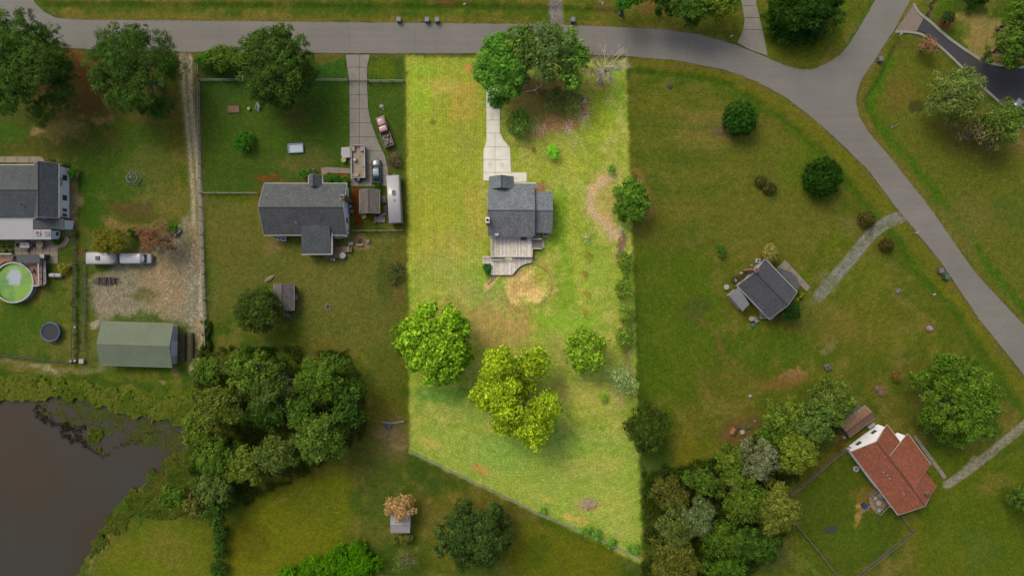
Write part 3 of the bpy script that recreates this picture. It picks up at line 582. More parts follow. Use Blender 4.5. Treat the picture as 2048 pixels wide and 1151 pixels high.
b = MB(); b.prism([W(*q)[:2] for q in [(1825, 12), (1847, 37), (1833, 62), (1791, 62)]], -.1, .07); tag(b.build("paved_apron", m), kind='structure')
# ================================================================ BUILDINGS
SH_MAIN = shingle("shingle_blue_grey", C(108, 117, 119), st=.25); SH_GREY = shingle("shingle_grey", C(78, 84, 82), st=.2); SH_DARK = shingle("shingle_dark_grey", C(76, 78, 76), st=.55)
SH_SLATE = shingle("shingle_slate", C(64, 67, 72), st=.15); SH_RED = shingle("shingle_red", C(138, 74, 42), st=.35); SH_BROWN = shingle("shingle_brown", C(124, 90, 64), (.6, .5, .45), .2); SH_TAUPE = shingle("shingle_taupe", C(96, 88, 80), (1.2, 1.3, .9), .3); SH_CHAR = shingle("shingle_charcoal", C(64, 72, 74), st=.2)
SIDE_W = M("white_siding", C(156, 156, 156, 3.2), .7, .08, .7, fine=5); SIDE_C = M("cream_siding", C(196, 190, 178), .75, .1, .7); SIDE_P = M("pinkish_siding", C(122, 112, 108, 1.9), .8, .12, .8); SIDE_G = M("grey_green_siding", C(140, 144, 140), .75, .1)
TRIM = M("white_trim", C(168, 164, 158), .6, .08, 2); TRIM_B = M("bright_trim", C(226, 222, 212), .6, .08, 2); TRIM_D = M("dull_trim", C(122, 118, 110), .7, .1, 2); GLASS = M("window_glass", (.02, .03, .035), .08, .1, 1); SHUT = M("dark_shutter", C(60, 58, 60), .6, .1)
BRICK_R = M("brick_red_brown", C(122, 84, 56), .9, .22, 4, bmp=.01); FLUE = M("clay_flue", C(120, 66, 44), .9, .2, 5); SOOT = M("soot", (.012, .011, .01), .95, .1)
WOOD = M("weathered_grey_boards", C(190, 180, 166), .85, .2, 3.0, bmp=.004, fine=20); WOOD_D = M("brown_boards", C(112, 94, 74), .85, .2, 3); DECK_R = M("reddish_deck_boards", C(134, 96, 72), .8, .12, 2); SKIRT = M("frame_timber", C(96, 86, 72), .9, .2)  # last one: plain brown timber of the deck frames
def vec2(p): return Vector((p[0], p[1]))
def frame(A, B, Cc, z):
    a, b, c = vec2(W(*A, z)), vec2(W(*B, z)), vec2(W(*Cc, z)); u = (b - a).normalized(); v = Vector((-u.y, u.x))
    if (c - a).dot(v) < 0: v = -v
    return a, u, v, (b - a).length, (c - a).dot(v)
def cbox(b, a, u, v, x0, x1, y0, y1, z0, z1):
    """box given in a house's own frame"""
    P = [a + u * x + v * y for x, y in ((x0, y0), (x1, y0), (x1, y1), (x0, y1))]; b.prism([(p.x, p.y) for p in P], z0, z1)
def window(root, a, u, v, x, y, side, z, w, h, mat=None, shutters=False, name="window"):
    """side: 'u0','u1' end walls, 'v0','v1' long walls; x,y the wall point in the house frame"""
    d = .05; f = MB(); g = MB()
    if side[0] == 'u':
        s = 1 if side[1] == '1' else -1
        for (p0, p1, z0, z1) in ((y - w / 2, y + w / 2, z - h / 2, z - h / 2 + .09), (y - w / 2, y + w / 2, z + h / 2 - .09, z + h / 2), (y - w / 2, y - w / 2 + .08, z - h / 2 + .091, z + h / 2 - .091), (y + w / 2 - .08, y + w / 2, z - h / 2 + .091, z + h / 2 - .091), (y - .03, y + .03, z - h / 2 + .091, z + h / 2 - .091)):
            cbox(f, a, u, v, min(x, x + s * d), max(x, x + s * d), p0, p1, z0, z1)
        cbox(g, a, u, v, min(x - s * .02, x + s * .02), max(x - s * .02, x + s * .02), y - w / 2 + .03, y + w / 2 - .03, z - h / 2 + .03, z + h / 2 - .03)
    else:
        s = 1 if side[1] == '1' else -1
        for (p0, p1, z0, z1) in ((x - w / 2, x + w / 2, z - h / 2, z - h / 2 + .09), (x - w / 2, x + w / 2, z + h / 2 - .09, z + h / 2), (x - w / 2, x - w / 2 + .08, z - h / 2 + .091, z + h / 2 - .091), (x + w / 2 - .08, x + w / 2, z - h / 2 + .091, z + h / 2 - .091), (x - .03, x + .03, z - h / 2 + .091, z + h / 2 - .091)):
            cbox(f, a, u, v, p0, p1, min(y, y + s * d), max(y, y + s * d), z0, z1)
        cbox(g, a, u, v, x - w / 2 + .03, x + w / 2 - .03, min(y - s * .02, y + s * .02), max(y - s * .02, y + s * .02), z - h / 2 + .03, z + h / 2 - .03)
    o = f.build(name, mat or TRIM, root); g.build("pane", GLASS, o)
    return o
def gable(root, A, B, Cc, ez, rz, roof, wall, roof2=None, inset=.35, t=.16, trim=TRIM, wins=(), ridge=.5, ends=(1, 1), z0=-.1, noend=None):
    """gable roof block; A-B one eave, Cc a point on the other eave, all where the photograph shows them"""
    a, u, v, L, Wd = frame(A, B, Cc, ez); rw = Wd * ridge
    def P(x, y, z): q = a + u * x + v * y; return (q.x, q.y, z)
    MB().slab([P(0, 0, ez), P(L, 0, ez), P(L, rw, rz), P(0, rw, rz)], t, u).build("roof_slope", roof, root)
    MB().slab([P(0, Wd, ez), P(L, Wd, ez), P(L, rw, rz), P(0, rw, rz)], t, u).build("roof_slope", roof2 or roof, root)
    b = MB(); b.add([P(0, rw - .16, rz - .16 * (rz - ez) / rw + .012), P(L, rw - .16, rz - .16 * (rz - ez) / rw + .012), P(L, rw, rz + .03), P(0, rw, rz + .03), P(L, rw + .16, rz - .16 * (rz - ez) / (Wd - rw) + .012), P(0, rw + .16, rz - .16 * (rz - ez) / (Wd - rw) + .012)], [(0, 1, 2, 3), (3, 2, 4, 5)]); b.build("ridge_cap", roof, root)
    # walls with gable ends
    i0 = .12 if not ends[0] else inset * ends[0]; i1 = inset * ends[1] if ends[1] else .12
    sl0 = (rz - ez) / rw; sl1 = (rz - ez) / (Wd - rw); b = MB(); vs = []
    for x in (i0, L - i1):
        vs += [P(x, inset, z0), P(x, Wd - inset, z0), P(x, Wd - inset, ez - t + inset * sl1 - .01), P(x, rw, rz - t - .02), P(x, inset, ez - t + inset * sl0 - .01)]
    b.add(vs, [(0, 1, 2, 3, 4), (9, 8, 7, 6, 5), (0, 5, 6, 1), (1, 6, 7, 2), (4, 9, 5, 0), (2, 7, 8, 3), (3, 8, 9, 4)]); b.build("wall", wall, root)
    b = MB(); cbox(b, a, u, v, 0, L, -.12, -.01, ez - .22, ez - .05); b.build("gutter", trim, root)
    b = MB(); cbox(b, a, u, v, 0, L, Wd + .01, Wd + .12, ez - .22, ez - .05); b.build("gutter", trim, root)
    for x in (-.03, L + .03):
        if noend is not None and (x < 0) == (noend == 0): continue
        b = MB(); e = .05; vs = [P(x - e / 2, 0, ez + .02), P(x + e / 2, 0, ez + .02), P(x + e / 2, rw, rz + .02), P(x - e / 2, rw, rz + .02), P(x + e / 2, Wd, ez + .02), P(x - e / 2, Wd, ez + .02)]
        lo = [(p[0], p[1], p[2] - .22) for p in vs]; b.add(vs + lo, [(0, 1, 2, 3), (3, 2, 4, 5), (0, 6, 7, 1), (1, 7, 8, 2), (2, 8, 10, 4), (0, 3, 9, 6), (3, 5, 11, 9), (4, 10, 11, 5)]); b.build("barge_board", trim, root)
    for (side, off, z, w, h) in wins:
        if side == 'u0': window(root, a, u, v, i0, off, side, z, w, h)
        elif side == 'u1': window(root, a, u, v, L - i1, off, side, z, w, h)
        elif side == 'v0': window(root, a, u, v, off, inset, side, z, w, h)
        else: window(root, a, u, v, off, Wd - inset, side, z, w, h)
    return a, u, v, L, Wd
def shed_roof(root, pts, roof, wall, t=.14, inset=.3, trim=TRIM, z0=-.1, walls=True, u=None, name="roof_slope"):
    """single sloping roof, pts = (px,py,z) corners"""
    P3 = [W(*p) for p in pts]; MB().slab(P3, t, u).build(name, roof, root)
    if walls:
        c = sum((Vector(p) for p in P3), Vector()) / len(P3); vs = []; m = len(P3)
        Q = [];
        for p in P3:
            d_ = Vector(p) - c; k = 1 - inset * 1.3 / max(.5, Vector((d_.x, d_.y)).length); q = c + d_ * k; Q.append((q.x, q.y, q.z - t - .01))
        MB().add([(q[0], q[1], z0) for q in Q] + Q, [(i, (i + 1) % m, m + (i + 1) % m, m + i) for i in range(m)] + [tuple(range(m, 2 * m))]).build("wall", wall, root)
def chimney(root, px0, py0, px1, py1, z, capmat, body=BRICK_R, flue=True, rot=0.0):
    """cap corners where the photograph shows them at height z"""
    a, b_ = W(px0, py0, z), W(px1, py1, z); cx, cy = (a[0] + b_[0]) / 2, (a[1] + b_[1]) / 2; w, d_ = abs(a[0] - b_[0]), abs(a[1] - b_[1])
    o = MB().box((cx, cy, (z - .2) / 2), (w * .86, d_ * .86, z - .2), rot).build("chimney", body, root)
    MB().box((cx, cy, z - .11), (w, d_, .18), rot).build("chimney_cap", capmat, o)
    if flue:
        b = MB(); b.lathe((cx, cy, z - .02), [(.26, 0), (.26, .22), (.19, .22), (.19, .02)], 8); b.build("flue", FLUE, o)
def vent(root, px, py, z, r=.07, h=.35, mat=None):
    x, y, _ = W(px, py, z); MB().lathe((x, y, z - .25), [(r, 0), (r, .25 + h)], 8).build("vent_pipe", mat or TRIM, root)
def house(name, label, px, py, cat="house", group=None):
    x, y, _ = W(px, py, 0); return thing(name, label, cat, (x, y, 0), group)

# ---------------- subject house
h1 = house("house", "blue grey shingled house with a timber deck in the middle of the bright lot", 1035, 420)
g_ = gable(h1, (976.5, 376), (1068.5, 376), (1022, 471.5), 3.1, 5.6, SH_MAIN, SIDE_C, roof2=shingle("shingle_worn", C(118, 121, 120), (.75, .62, .55), .5), trim=TRIM_D, wins=(('u0', 3.0, 1.6, 1.2, 1.3), ('v1', 2.0, 1.6, 1.4, 1.3), ('v1', 6.2, 1.45, 1.8, 2.0), ('u1', 2.0, 4.0, .8, .7)))
shed_roof(h1, [(1022, 376.6, 3.02), (1073, 376.6, 3.02), (1073, 367, 2.62), (1022, 367, 2.62)], SH_MAIN, SIDE_C, trim=TRIM_B, u=(1, 0))
a0, b0 = W(1027, 366.6, 2.6), W(1072, 366.6, 2.6); MB().box(((a0[0] + b0[0]) / 2, a0[1] + .05, 2.5), (b0[0] - a0[0], .12, .14)).build("gutter", TRIM_B, h1)
gable(h1, (979, 377.5), (979, 353.2), (1027, 365), 2.9, 4.6, SH_MAIN, SIDE_C, trim=TRIM_D, noend=0, wins=(), ends=(0, 1))
a0 = W(1003, 356, 0); MB().box((a0[0], 0 + W(0, 353.6, 2.5)[1] - .32, 1.05), (2.6, .06, 2.1)).build("garage_door", SIDE_W, h1)
g_ = gable(h1, (1069.5, 383.7), (1104, 383.7), (1080, 463.5), 2.7, 4.4, SH_MAIN, SIDE_C, roof2=MATS["shingle_worn"], trim=TRIM_D, noend=0, ends=(0, 1), wins=(('u1', 2.0, 1.5, 1.1, 1.2), ('u1', 5.4, 1.5, 1.1, 1.2)))
chimney(h1, 971, 434, 979, 445.5, 6.0, M("pale_chimney_cap", C(232, 220, 206), .8, .1), M("chimney_siding", C(150, 96, 74), .9, .2))
for x, y in ((987.6, 436), (998, 435), (1007, 467), (1022, 459)): vent(h1, x, y, 4.3)
dish = thing("satellite_dish", "white satellite dish on the south west corner of the blue grey roof", "satellite dish", W(993, 467, 3.2))
b = MB(); b.lathe((0, 0, 0), [(.02, 0), (.22, .03), (.36, .1), (.38, .12), (.34, .1)], 16, closed=False); me = b.mesh("reflector", M("dish_white", C(214, 214, 222), .4, .06)); r_ = link("reflector", me, dish); r_.rotation_euler = (R(32), R(14), 0); r_.scale = (1.15, .8, 1); r_.location = (0, -.05, .5)
MB().tube((0, 0, -.1), (0, 0, .5), .03).tube((0, -.05, .5), (.12, .42, .72), .02).box((.13, .45, .74), (.1, .12, .08)).build("mast_and_arm", M("galvanised", C(170, 170, 170), .4, .1, metal=.5), None).parent = dish
def ac_unit(name, label, px, py, group=None, s=.8, mat=None):
    o = thing(name, label, "air conditioner", W(px, py, 0), group)
    link("casing", MB().box((0, 0, .36), (s, s, .72)).mesh("casing", mat or M("ac_casing", C(170, 176, 176), .5, .08)), o)
    link("fan_guard", MB().torus((0, 0, .74), s * .38, .02, 20, 5).torus((0, 0, .74), s * .22, .015, 16, 5).box((0, 0, .735), (s * .8, .03, .02)).box((0, 0, .737), (.03, s * .8, .02)).mesh("fan_guard", M("guard_wire", C(120, 126, 130), .5, .1)), o)
    link("fan", MB().lathe((0, 0, .722), [(s * .34, 0), (s * .34, .004)], 18).mesh("fan", M("fan_recess", C(40, 70, 90), .5, .2)), o)
    bl = MB()
    for i in range(4): bl.box((.13 * math.cos(i * 1.571 + .4), .13 * math.sin(i * 1.571 + .4), .732), (.22, .09, .008), i * 1.571 + .4)
    link("fan_blades", bl.mesh("fan_blades", M("fan_blade", C(20, 22, 26), .5, .1)), o); return o
ac_unit("air_conditioner", "left grey air conditioner behind the blue grey house annex", 1074.5, 469.5, "air conditioners behind the blue grey house"); ac_unit("air_conditioner", "right grey air conditioner behind the blue grey house annex", 1090.5, 469.5, "air conditioners behind the blue grey house")
# deck: every board its own piece
dk = thing("timber_deck", "weathered two level timber deck behind the blue grey house", "deck", W(1022, 510, 0)); rng = random.Random(8)
BW = [M("deck_board_%d" % i, C(*c), .85, .22, 2.2, bmp=.004, fine=16) for i, c in enumerate(((214, 204, 190), (198, 188, 174), (222, 216, 206), (186, 178, 166), (208, 198, 172)))]  # boards paler: the lot's brightness step is put into their colours
def boards(P, z, w, ax=0, gap=.10, mats=BW):
    xs = [p[ax] for p in P]; x = min(xs); st = w * PXM
    while x < max(xs) - .5:
        T = clip(P, *((-1, 0, -x) if ax == 0 else (0, -1, -x))); T = clip(T, *((1, 0, x + st - gap) if ax == 0 else (0, 1, x + st - gap))) if T else T
        if len(T) > 2: MB().prism([W(*q, z)[:2] for q in T], z - .04, z + rng.uniform(-.006, .006)).build("board", rng.choice(mats), dk)
        x += st
UP = [(982, 471), (1064.5, 471), (1064.5, 514), (982, 514)]; LO = [(982, 519.5), (982, 514.4), (1064.5, 514.4), (1064.5, 524.5), (1053, 526.5), (1045, 529.5), (1036, 536), (1024.5, 549.5), (982.3, 549.7)]
boards(UP, 1.05, .19); boards(LO, .5, .19); boards([(965, 513), (981.6, 513), (981.6, 527), (965, 527)], .5, .19); boards([(1065, 478), (1083, 478), (1083, 497), (1065, 497)], .8, .2, 1, mats=[M("dark_board", C(128, 116, 106), .85, .2)])
b = MB(); b.prism([W(*q, .5)[:2] for q in LO], .0, .44); b.prism([W(*q, .5)[:2] for q in [(966, 514), (981.6, 514), (981.6, 526), (966, 526)]], 0, .44); b.prism([W(*q, 1.05)[:2] for q in [(983, 472), (1063.5, 472), (1063.5, 513.5), (983, 513.5)]], 0, .99); b.build("deck_frame", SKIRT, dk)
for i, zz in enumerate((.87, .69)):       # steps down between the levels
    c0, c1 = W(1007, 515.5 + i * 3.4, zz), W(1024, 518.6 + i * 3.4, zz); MB().box(((c0[0] + c1[0]) / 2, (c0[1] + c1[1]) / 2, zz), (c1[0] - c0[0], abs(c0[1] - c1[1]), .05)).build("step", BW[4], dk)
for i, x in enumerate((1084.6, 1087.4)): c0 = W(x, 488, .5); MB().box((c0[0], c0[1], .5 - .22 * i), (.26, 1.3, .05)).build("step", BW[3], dk)
RAILM = M("deck_rail", C(212, 204, 180), .8, .15, 3)
def rail(root, P, z, h=.95, sp=1.55, mat=RAILM, bal=True, w=.09):
    P3 = [Vector(W(*p, z)) for p in P]; b = MB(); bb = MB()
    for i in range(len(P3) - 1):
        a, c = P3[i], P3[i + 1]; dd = c - a; L = dd.length; an = math.atan2(dd.y, dd.x); mid = (a + c) / 2
        b.box((mid.x, mid.y, z + h), (L, w * 1.5, .04), an); b.box((mid.x, mid.y, z + .15), (L, .04, .07), an); b.box((mid.x, mid.y, z + h - .12), (L, .04, .07), an)
        n = max(1, round(L / sp))
        for k in range(n + 1):
            if k == 0 and i > 0: continue
            q = a + dd * k / n; MB().box((q.x, q.y, z + h / 2), (w, w, h)).build("rail_post", mat, root)
        if bal:
            m_ = int(L / .16)
            for k in range(1, m_): q = a + dd * k / m_; bb.box((q.x, q.y, z + h / 2 + .04), (.035, .035, h - .2), an)
    o = b.build("handrail", mat, root)
    if bal and bb.v: x = bb.build("balusters", mat, root); x['kind'] = 'stuff'
rail(dk, [(982.6, 472.5), (982.6, 513), (1007, 513.2)], 1.05); rail(dk, [(1024, 513.2), (1064, 513.2), (1064, 498)], 1.05); rail(dk, [(1064, 477), (1064, 472.5)], 1.05, bal=False); rail(dk, [(965.4, 513.4), (981, 513.4)], .5); rail(dk, [(1066, 478.3), (1083, 478.3)], .8, .9); rail(dk, [(1066, 497.3), (1083, 497.3)], .8, .9)
rail(dk, [(984, 519.6), (1006.5, 519.6)], .5, .8); rail(dk, [(1024, 519.6), (1026, 519.6)], .5, .8, bal=False)
gr = thing("grill", "dark covered grill on the deck against the house wall", "grill", (*W(1047, 477, 1.05)[:2], 1.05)); link("cover", MB().box((0, 0, .48), (1.0, .55, .85), 0, .82).mesh("cover", M("grill_cover", C(72, 62, 58), .8, .2)), gr); link("base", MB().box((0, 0, .03), (.9, .45, .06)).mesh("base", SHUT), gr)
# ---------------- grey roofed neighbour
h2 = house("house", "long grey roofed neighbour house with white gable end and brick chimney", 610, 420)
gable(h2, (528, 366.8), (694, 366.8), (640, 469.5), 3.0, 5.8, SH_GREY, SIDE_W, roof2=SH_DARK, wins=(('u1', 2.4, 1.6, 1.0, 1.2), ('u1', 6.4, 1.6, 1.0, 1.2), ('u1', 4.5, 4.2, .8, .8), ('v1', 2.0, 1.5, 1.2, 1.2), ('v1', 5, 1.5, 1.2, 1.2)))
gable(h2, (617.5, 374), (617.5, 350.5), (643.8, 360), 3.1, 4.3, SH_GREY, SIDE_W, noend=0, ends=(0, 1))
shed_roof(h2, [(602, 450, 4.0), (659, 450, 4.0), (663.4, 507.5, 2.8), (603.5, 507.5, 2.8)], SH_CHAR, SIDE_P, u=(1, 0))
shed_roof(h2, [(665, 469, 2.95), (694, 469, 2.95), (693, 471, 2.8), (680, 476, 2.6), (665, 476.5, 2.6)], SH_DARK, SIDE_W, u=(1, 0))
for p0, p1, z in (((603.5, 508.2), (664, 508.2), 2.75), ((664, 452), (664, 508), 3.2)):
    A, B = Vector(W(*p0, z)), Vector(W(*p1, z)); dd = B - A; MB().box((*((A + B) / 2)[:2], z - .05), (dd.length, .16, .14), math.atan2(dd.y, dd.x)).build("gutter", TRIM, h2)
chimney(h2, 680, 389, 688, 398, 7.0, M("pinkish_cap", C(146, 134, 132), .8, .1), BRICK_R)
for x, y in ((592, 445), (611, 390)): vent(h2, x, y, 4.6)
sd = house("garden_shed", "square weathered grey roofed shed between the grey roofed house and the white trailer", 738, 402, "shed")
gable(sd, (719.5, 379), (719.5, 426), (758.5, 400), 2.3, 3.1, SH_TAUPE, WOOD_D, trim=TRIM_D, wins=(('u0', 1.2, 1.2, .6, .7),))
hs = house("garden_shed", "small grey shed half under the dense rounded tree", 566, 592, "shed")
gable(hs, (587.5, 567.5), (587.5, 620), (548, 595), 2.4, 3.4, shingle("shingle_pinkish_grey", C(98, 90, 86), st=.3), M("brown_shed_wall", C(84, 58, 44), .85, .2), trim=TRIM_D, wins=(('v0', 1.6, 1.3, .6, .7),))
# ---------------- white gabled house in the west
h3 = house("house", "white walled house with dark shingled wing cut by the left edge", 60, 385)
gable(h3, (116.8, 326.5), (116.8, 436), (68, 380), 3.5, 5.6, SH_CHAR, SIDE_W, roof2=SH_CHAR, wins=(('v0', 2.2, 1.3, 1.0, 1.3), ('v0', 5.8, 1.3, 1.0, 1.3), ('v0', 8.0, 1.3, .6, 1.3), ('v0', 8.9, 1.3, .6, 1.3)))
gable(h3, (-90, 330), (92, 330), (10, 436), 3.45, 5.5, SH_CHAR, SIDE_W, noend=1, ends=(1, 0))
bx = W(131, 363, 0); MB().box((bx[0] - .25, bx[1], 1.6), (1.7, 2.6, 3.2)).build("wall_bump", SIDE_W, h3); bx = W(119.5, 362.5, 3.4); MB().box((bx[0] - .1, bx[1], 3.32), (1.0, 1.5, .12)).build("bump_roof", SH_CHAR, h3)
shed_roof(h3, [(-90, 435.8, 3.3), (66, 435.8, 3.3), (66, 478.5, 2.6), (-90, 478.5, 2.6)], M("white_metal_roof", C(156, 156, 154), .45, .05, .4, fine=1.5), SIDE_W, u=(1, 0))
shed_roof(h3, [(66.4, 458.5, 2.95), (102, 458.5, 2.95), (102, 478.5, 2.6), (66.4, 478.5, 2.6)], MATS["white_metal_roof"], SIDE_W, u=(1, 0))
shed_roof(h3, [(67, 437, 3.45), (128, 437, 3.3), (128, 457.5, 2.9), (67, 457.5, 3.1)], shingle("shingle_black_green", C(62, 68, 68), st=.2), SIDE_W, u=(1, 0))
for (x, y, mt) in ((76, 465.5, M("maroon_skylight", C(92, 48, 56), .3, .15)), (93, 465.5, M("teal_skylight", C(88, 104, 100), .3, .15))):
    q = W(x, y, 2.85); o = MB().box((q[0], q[1], 2.92), (.95, .85, .12)).build("skylight", TRIM, h3); MB().box((q[0], q[1], 2.985), (.7, .62, .03)).build("pane", mt, o)
for x, y in ((42.5, 409), (49, 414.5)): vent(h3, x, y, 4.9, mat=SHUT)
db = house("rooftop_box", "small white box with a dark fan beside the white roofed sunroom", 115, 468, "heat pump")
MB().box((*W(114, 468, 0)[:2], .5), (1.15, 1.2, 1.0)).build("casing", SIDE_W, db); q = W(114, 467.5, 1.0); MB().lathe((q[0], q[1], 1.005), [(.36, 0), (.36, .03)], 16).build("fan", SHUT, db)
# ---------------- green metal building
h4 = house("metal_building", "pale green metal roofed outbuilding above the pond", 272, 688, "outbuilding")
m, t, p = newmat("green_metal_roof"); uvn = t.nodes.new("ShaderNodeUVMap").outputs[0]; c4 = C(96, 108, 82); oc = t.nodes.new("ShaderNodeTexCoord").outputs['Object']
t.links.new(ramp(t, noise(t, .35, 5, .6, oc), [(.3, tuple(v * .88 for v in c4)), (.7, tuple(v * 1.1 for v in c4))]), p.inputs['Base Color']); p.inputs['Roughness'].default_value = .8
a, u, v, L, Wd = gable(h4, (203, 643), (346.5, 647.5), (270, 731), 2.5, 3.7, m, M("pale_metal_wall", C(146, 148, 152, 2.4), .5, .08, .5), trim=TRIM_D, inset=.35, wins=())
b = MB(); sl = 0
for i in range(int(L / .45) + 1):
    x = min(i * .45, L - .03)
    for y0_, y1_ in ((0, Wd / 2), (Wd, Wd / 2)):
        q0 = a + u * x + v * y0_; q1 = a + u * x + v * y1_; b.tube((q0.x, q0.y, 2.515), (q1.x, q1.y, 3.715), .022, n=4)
x_ = b.build("roof_ribs", m, h4); x_['kind'] = 'stuff'
x_ = MB(); cbox(x_, a, u, v, L - .36, L - .32, 3.2, 5.8, 0, 2.2); x_.build('roller_door', SIDE_W, h4)
# ---------------- slate roofed house
h5 = house("house", "slate roofed small house standing diagonally with a grey lean-to", 1535, 578)
a5, u5, v5, L5, W5 = gable(h5, (1530.3, 517.4), (1594.3, 583.4), (1490, 586.5), 3.0, 5.0, SH_SLATE, SIDE_P, wins=(('u0', 2.0, 1.5, 1.0, 1.1), ('u0', 5.2, 1.5, 1.0, 1.1), ('v1', 2.4, 1.5, 1.2, 1.2)))
shed_roof(h5, [(1554, 536, 2.9), (1594, 580, 2.9), (1600.2, 572.5, 2.5), (1594.5, 556, 2.35), (1585, 545, 2.35), (1572, 540, 2.4), (1556, 532.5, 2.7)], SH_DARK, SIDE_P, walls=False, u=(1, -1))
for x, y in ((1598.5, 572), (1592, 555), (1573, 542)): q = W(x, y, 2.3); MB().box((q[0] - .1, q[1] + .05, 1.1), (.12, .12, 2.3)).build("porch_post", TRIM, h5)
shed_roof(h5, [(1475.5, 574.5, 2.8), (1457.5, 589.8, 2.5), (1485, 622.5, 2.5), (1499, 607.5, 2.8), (1488, 590, 2.9)], M("grey_membrane_roof", C(104, 104, 104), .7, .08, .5), SIDE_P, u=(1, -1))
shed_roof(h5, [(1524, 622.5, 3.0), (1541, 641.5, 2.9), (1553, 631, 3.4), (1537, 612, 3.5)], SH_SLATE, SIDE_P, u=(1, -1))
chimney(h5, 1509, 535.5, 1517, 543.5, 6.0, M("pinkish_cap", (.2, .2, .2)), M("tan_brick", C(128, 94, 60), .9, .2, 4), rot=R(-46))
# ---------------- red roofed house
h6 = house("house", "red shingled house standing diagonally in the lower right corner", 1785, 940)
a6, u6, v6, L6, W6 = gable(h6, (1702, 903), (1796.8, 1029), (1770.5, 844), 3.0, 5.6, SH_RED, SIDE_W, roof2=SH_RED, wins=(('u0', 2.4, 1.5, 1.0, 1.1), ('u0', 5.8, 1.5, 1.0, 1.1), ('v0', 3.5, 1.5, 1.3, 1.1), ('v0', 9.5, 1.5, 1.0, 1.1)))
def loc6(x, y): q = a6 + u6 * x + v6 * y; return q
def slab6(P, z, root, mat): MB().slab([(*loc6(x, y), zz) for (x, y), zz in zip(P, z)], .15, u6).build("roof_slope", mat, root)
x0, x1 = 3.4, 10.2
slab6([(x0, W6 * .5 + .25), (x1, W6 * .5 + .25), (x1, W6 + 1.9), (x0, W6 + 1.9)], (5.56, 5.56, 3.25, 3.25), h6, SH_RED)
b = MB(); cbox(b, a6, u6, v6, x0 + .3, x1 - .3, W6 - .6, W6 + 1.6, -.1, 3.0); b.build("wall", SIDE_W, h6)
for x in (x0, x1):
    P = [(*loc6(x, W6 * .55), 5.40), (*loc6(x, W6 + 1.9), 3.1)]; b = MB(); b.tube(P[0], P[1], .09, n=4); b.build("barge_board", TRIM, h6)
slab6([(x1 + .05, W6 * .62), (L6, W6 * .62), (L6, W6 + .5), (x1 + .05, W6 + .5)], (4.95, 4.95, 3.0, 3.0), h6, SH_RED)
b = MB(); cbox(b, a6, u6, v6, x0, x1, W6 + 1.9, W6 + 2.02, 3.02, 3.18); b.build("gutter", TRIM, h6)
chimney(h6, 1853, 984.5, 1860.5, 991.5, 5.6, M("tan_cap", C(110, 100, 84), .8, .1), M("tan_brick", (.2, .2, .2)), rot=R(-53))
for x, y in ((1766, 943), (1774, 949), (1779, 956), (1807, 987)): vent(h6, x, y, 4.8)
d6 = thing("cluttered_deck", "small tan deck with steps behind the red roofed house", "deck", W(1752, 1001, 0)); P = [(1737, 986), (1753, 974), (1779, 1003), (1755, 1029), (1740, 1012)]
for i in range(7):
    T = clip(P, .66, .75, .66 * 1737 + .75 * 986 + 6.5 + i * 6.4 - .3); T = clip(T, -.66, -.75, -(.66 * 1737 + .75 * 986 + .2 + i * 6.4)) if T else T
    if len(T) > 2: MB().prism([W(*q, .6)[:2] for q in T], .5, .6).build("board", M("tan_boards", C(120, 104, 76), .85, .2, 2), d6)
MB().prism([W(*q, .5)[:2] for q in [(1738, 987), (1753, 976), (1776, 1003), (1755, 1026), (1742, 1011)]], 0, .48).build("deck_frame", SKIRT, d6)
for i in range(3): q = W(1733 - i * 4.5, 1014 + i * 3.4, 0); MB().box((q[0], q[1], .35 - i * .13), (.55, 1.0, .08), R(-32)).build("step", MATS["tan_boards"], d6)
rail(d6, [(1755, 1027), (1777, 1004)], .6, .9, 1.2, MATS["tan_boards"]); rail(d6, [(1738, 987), (1753, 975.5)], .6, .9, 1.2, MATS["tan_boards"])
s6 = house("garden_shed", "brown roofed shed above the red roofed house", 1713, 842, "shed")
gable(s6, (1680.5, 849), (1731, 810.5), (1725, 854), 2.4, 3.1, SH_BROWN, M("grey_shed_wall", C(84, 86, 84), .8, .15), trim=TRIM_D, inset=.2, wins=(('u1', 1.4, 1.3, .7, .7),))
# ---------------- small pale metal shed near the bottom
h7 = house("metal_shed", "small pale metal roofed shed in front of the tan withered tree", 800, 1046, "shed")
a, u, v, L, Wd = gable(h7, (781.5, 1029), (819.5, 1029), (800, 1064), 2.3, 2.6, M("pale_shed_roof", C(140, 136, 134), .5, .05, .5), SIDE_W, trim=TRIM_D, inset=.15)
b = MB()
for i in range(1, 8): q0 = a + u * (L * i / 8) + v * .05; q1 = a + u * (L * i / 8) + v * (Wd / 2); q2 = a + u * (L * i / 8) + v * (Wd - .05); b.tube((*q0, 2.31), (*q1, 2.61), .02, n=4); b.tube((*q1, 2.61), (*q2, 2.31), .02, n=4)
b.build("roof_ribs", MATS["pale_shed_roof"], h7)['kind'] = 'stuff'
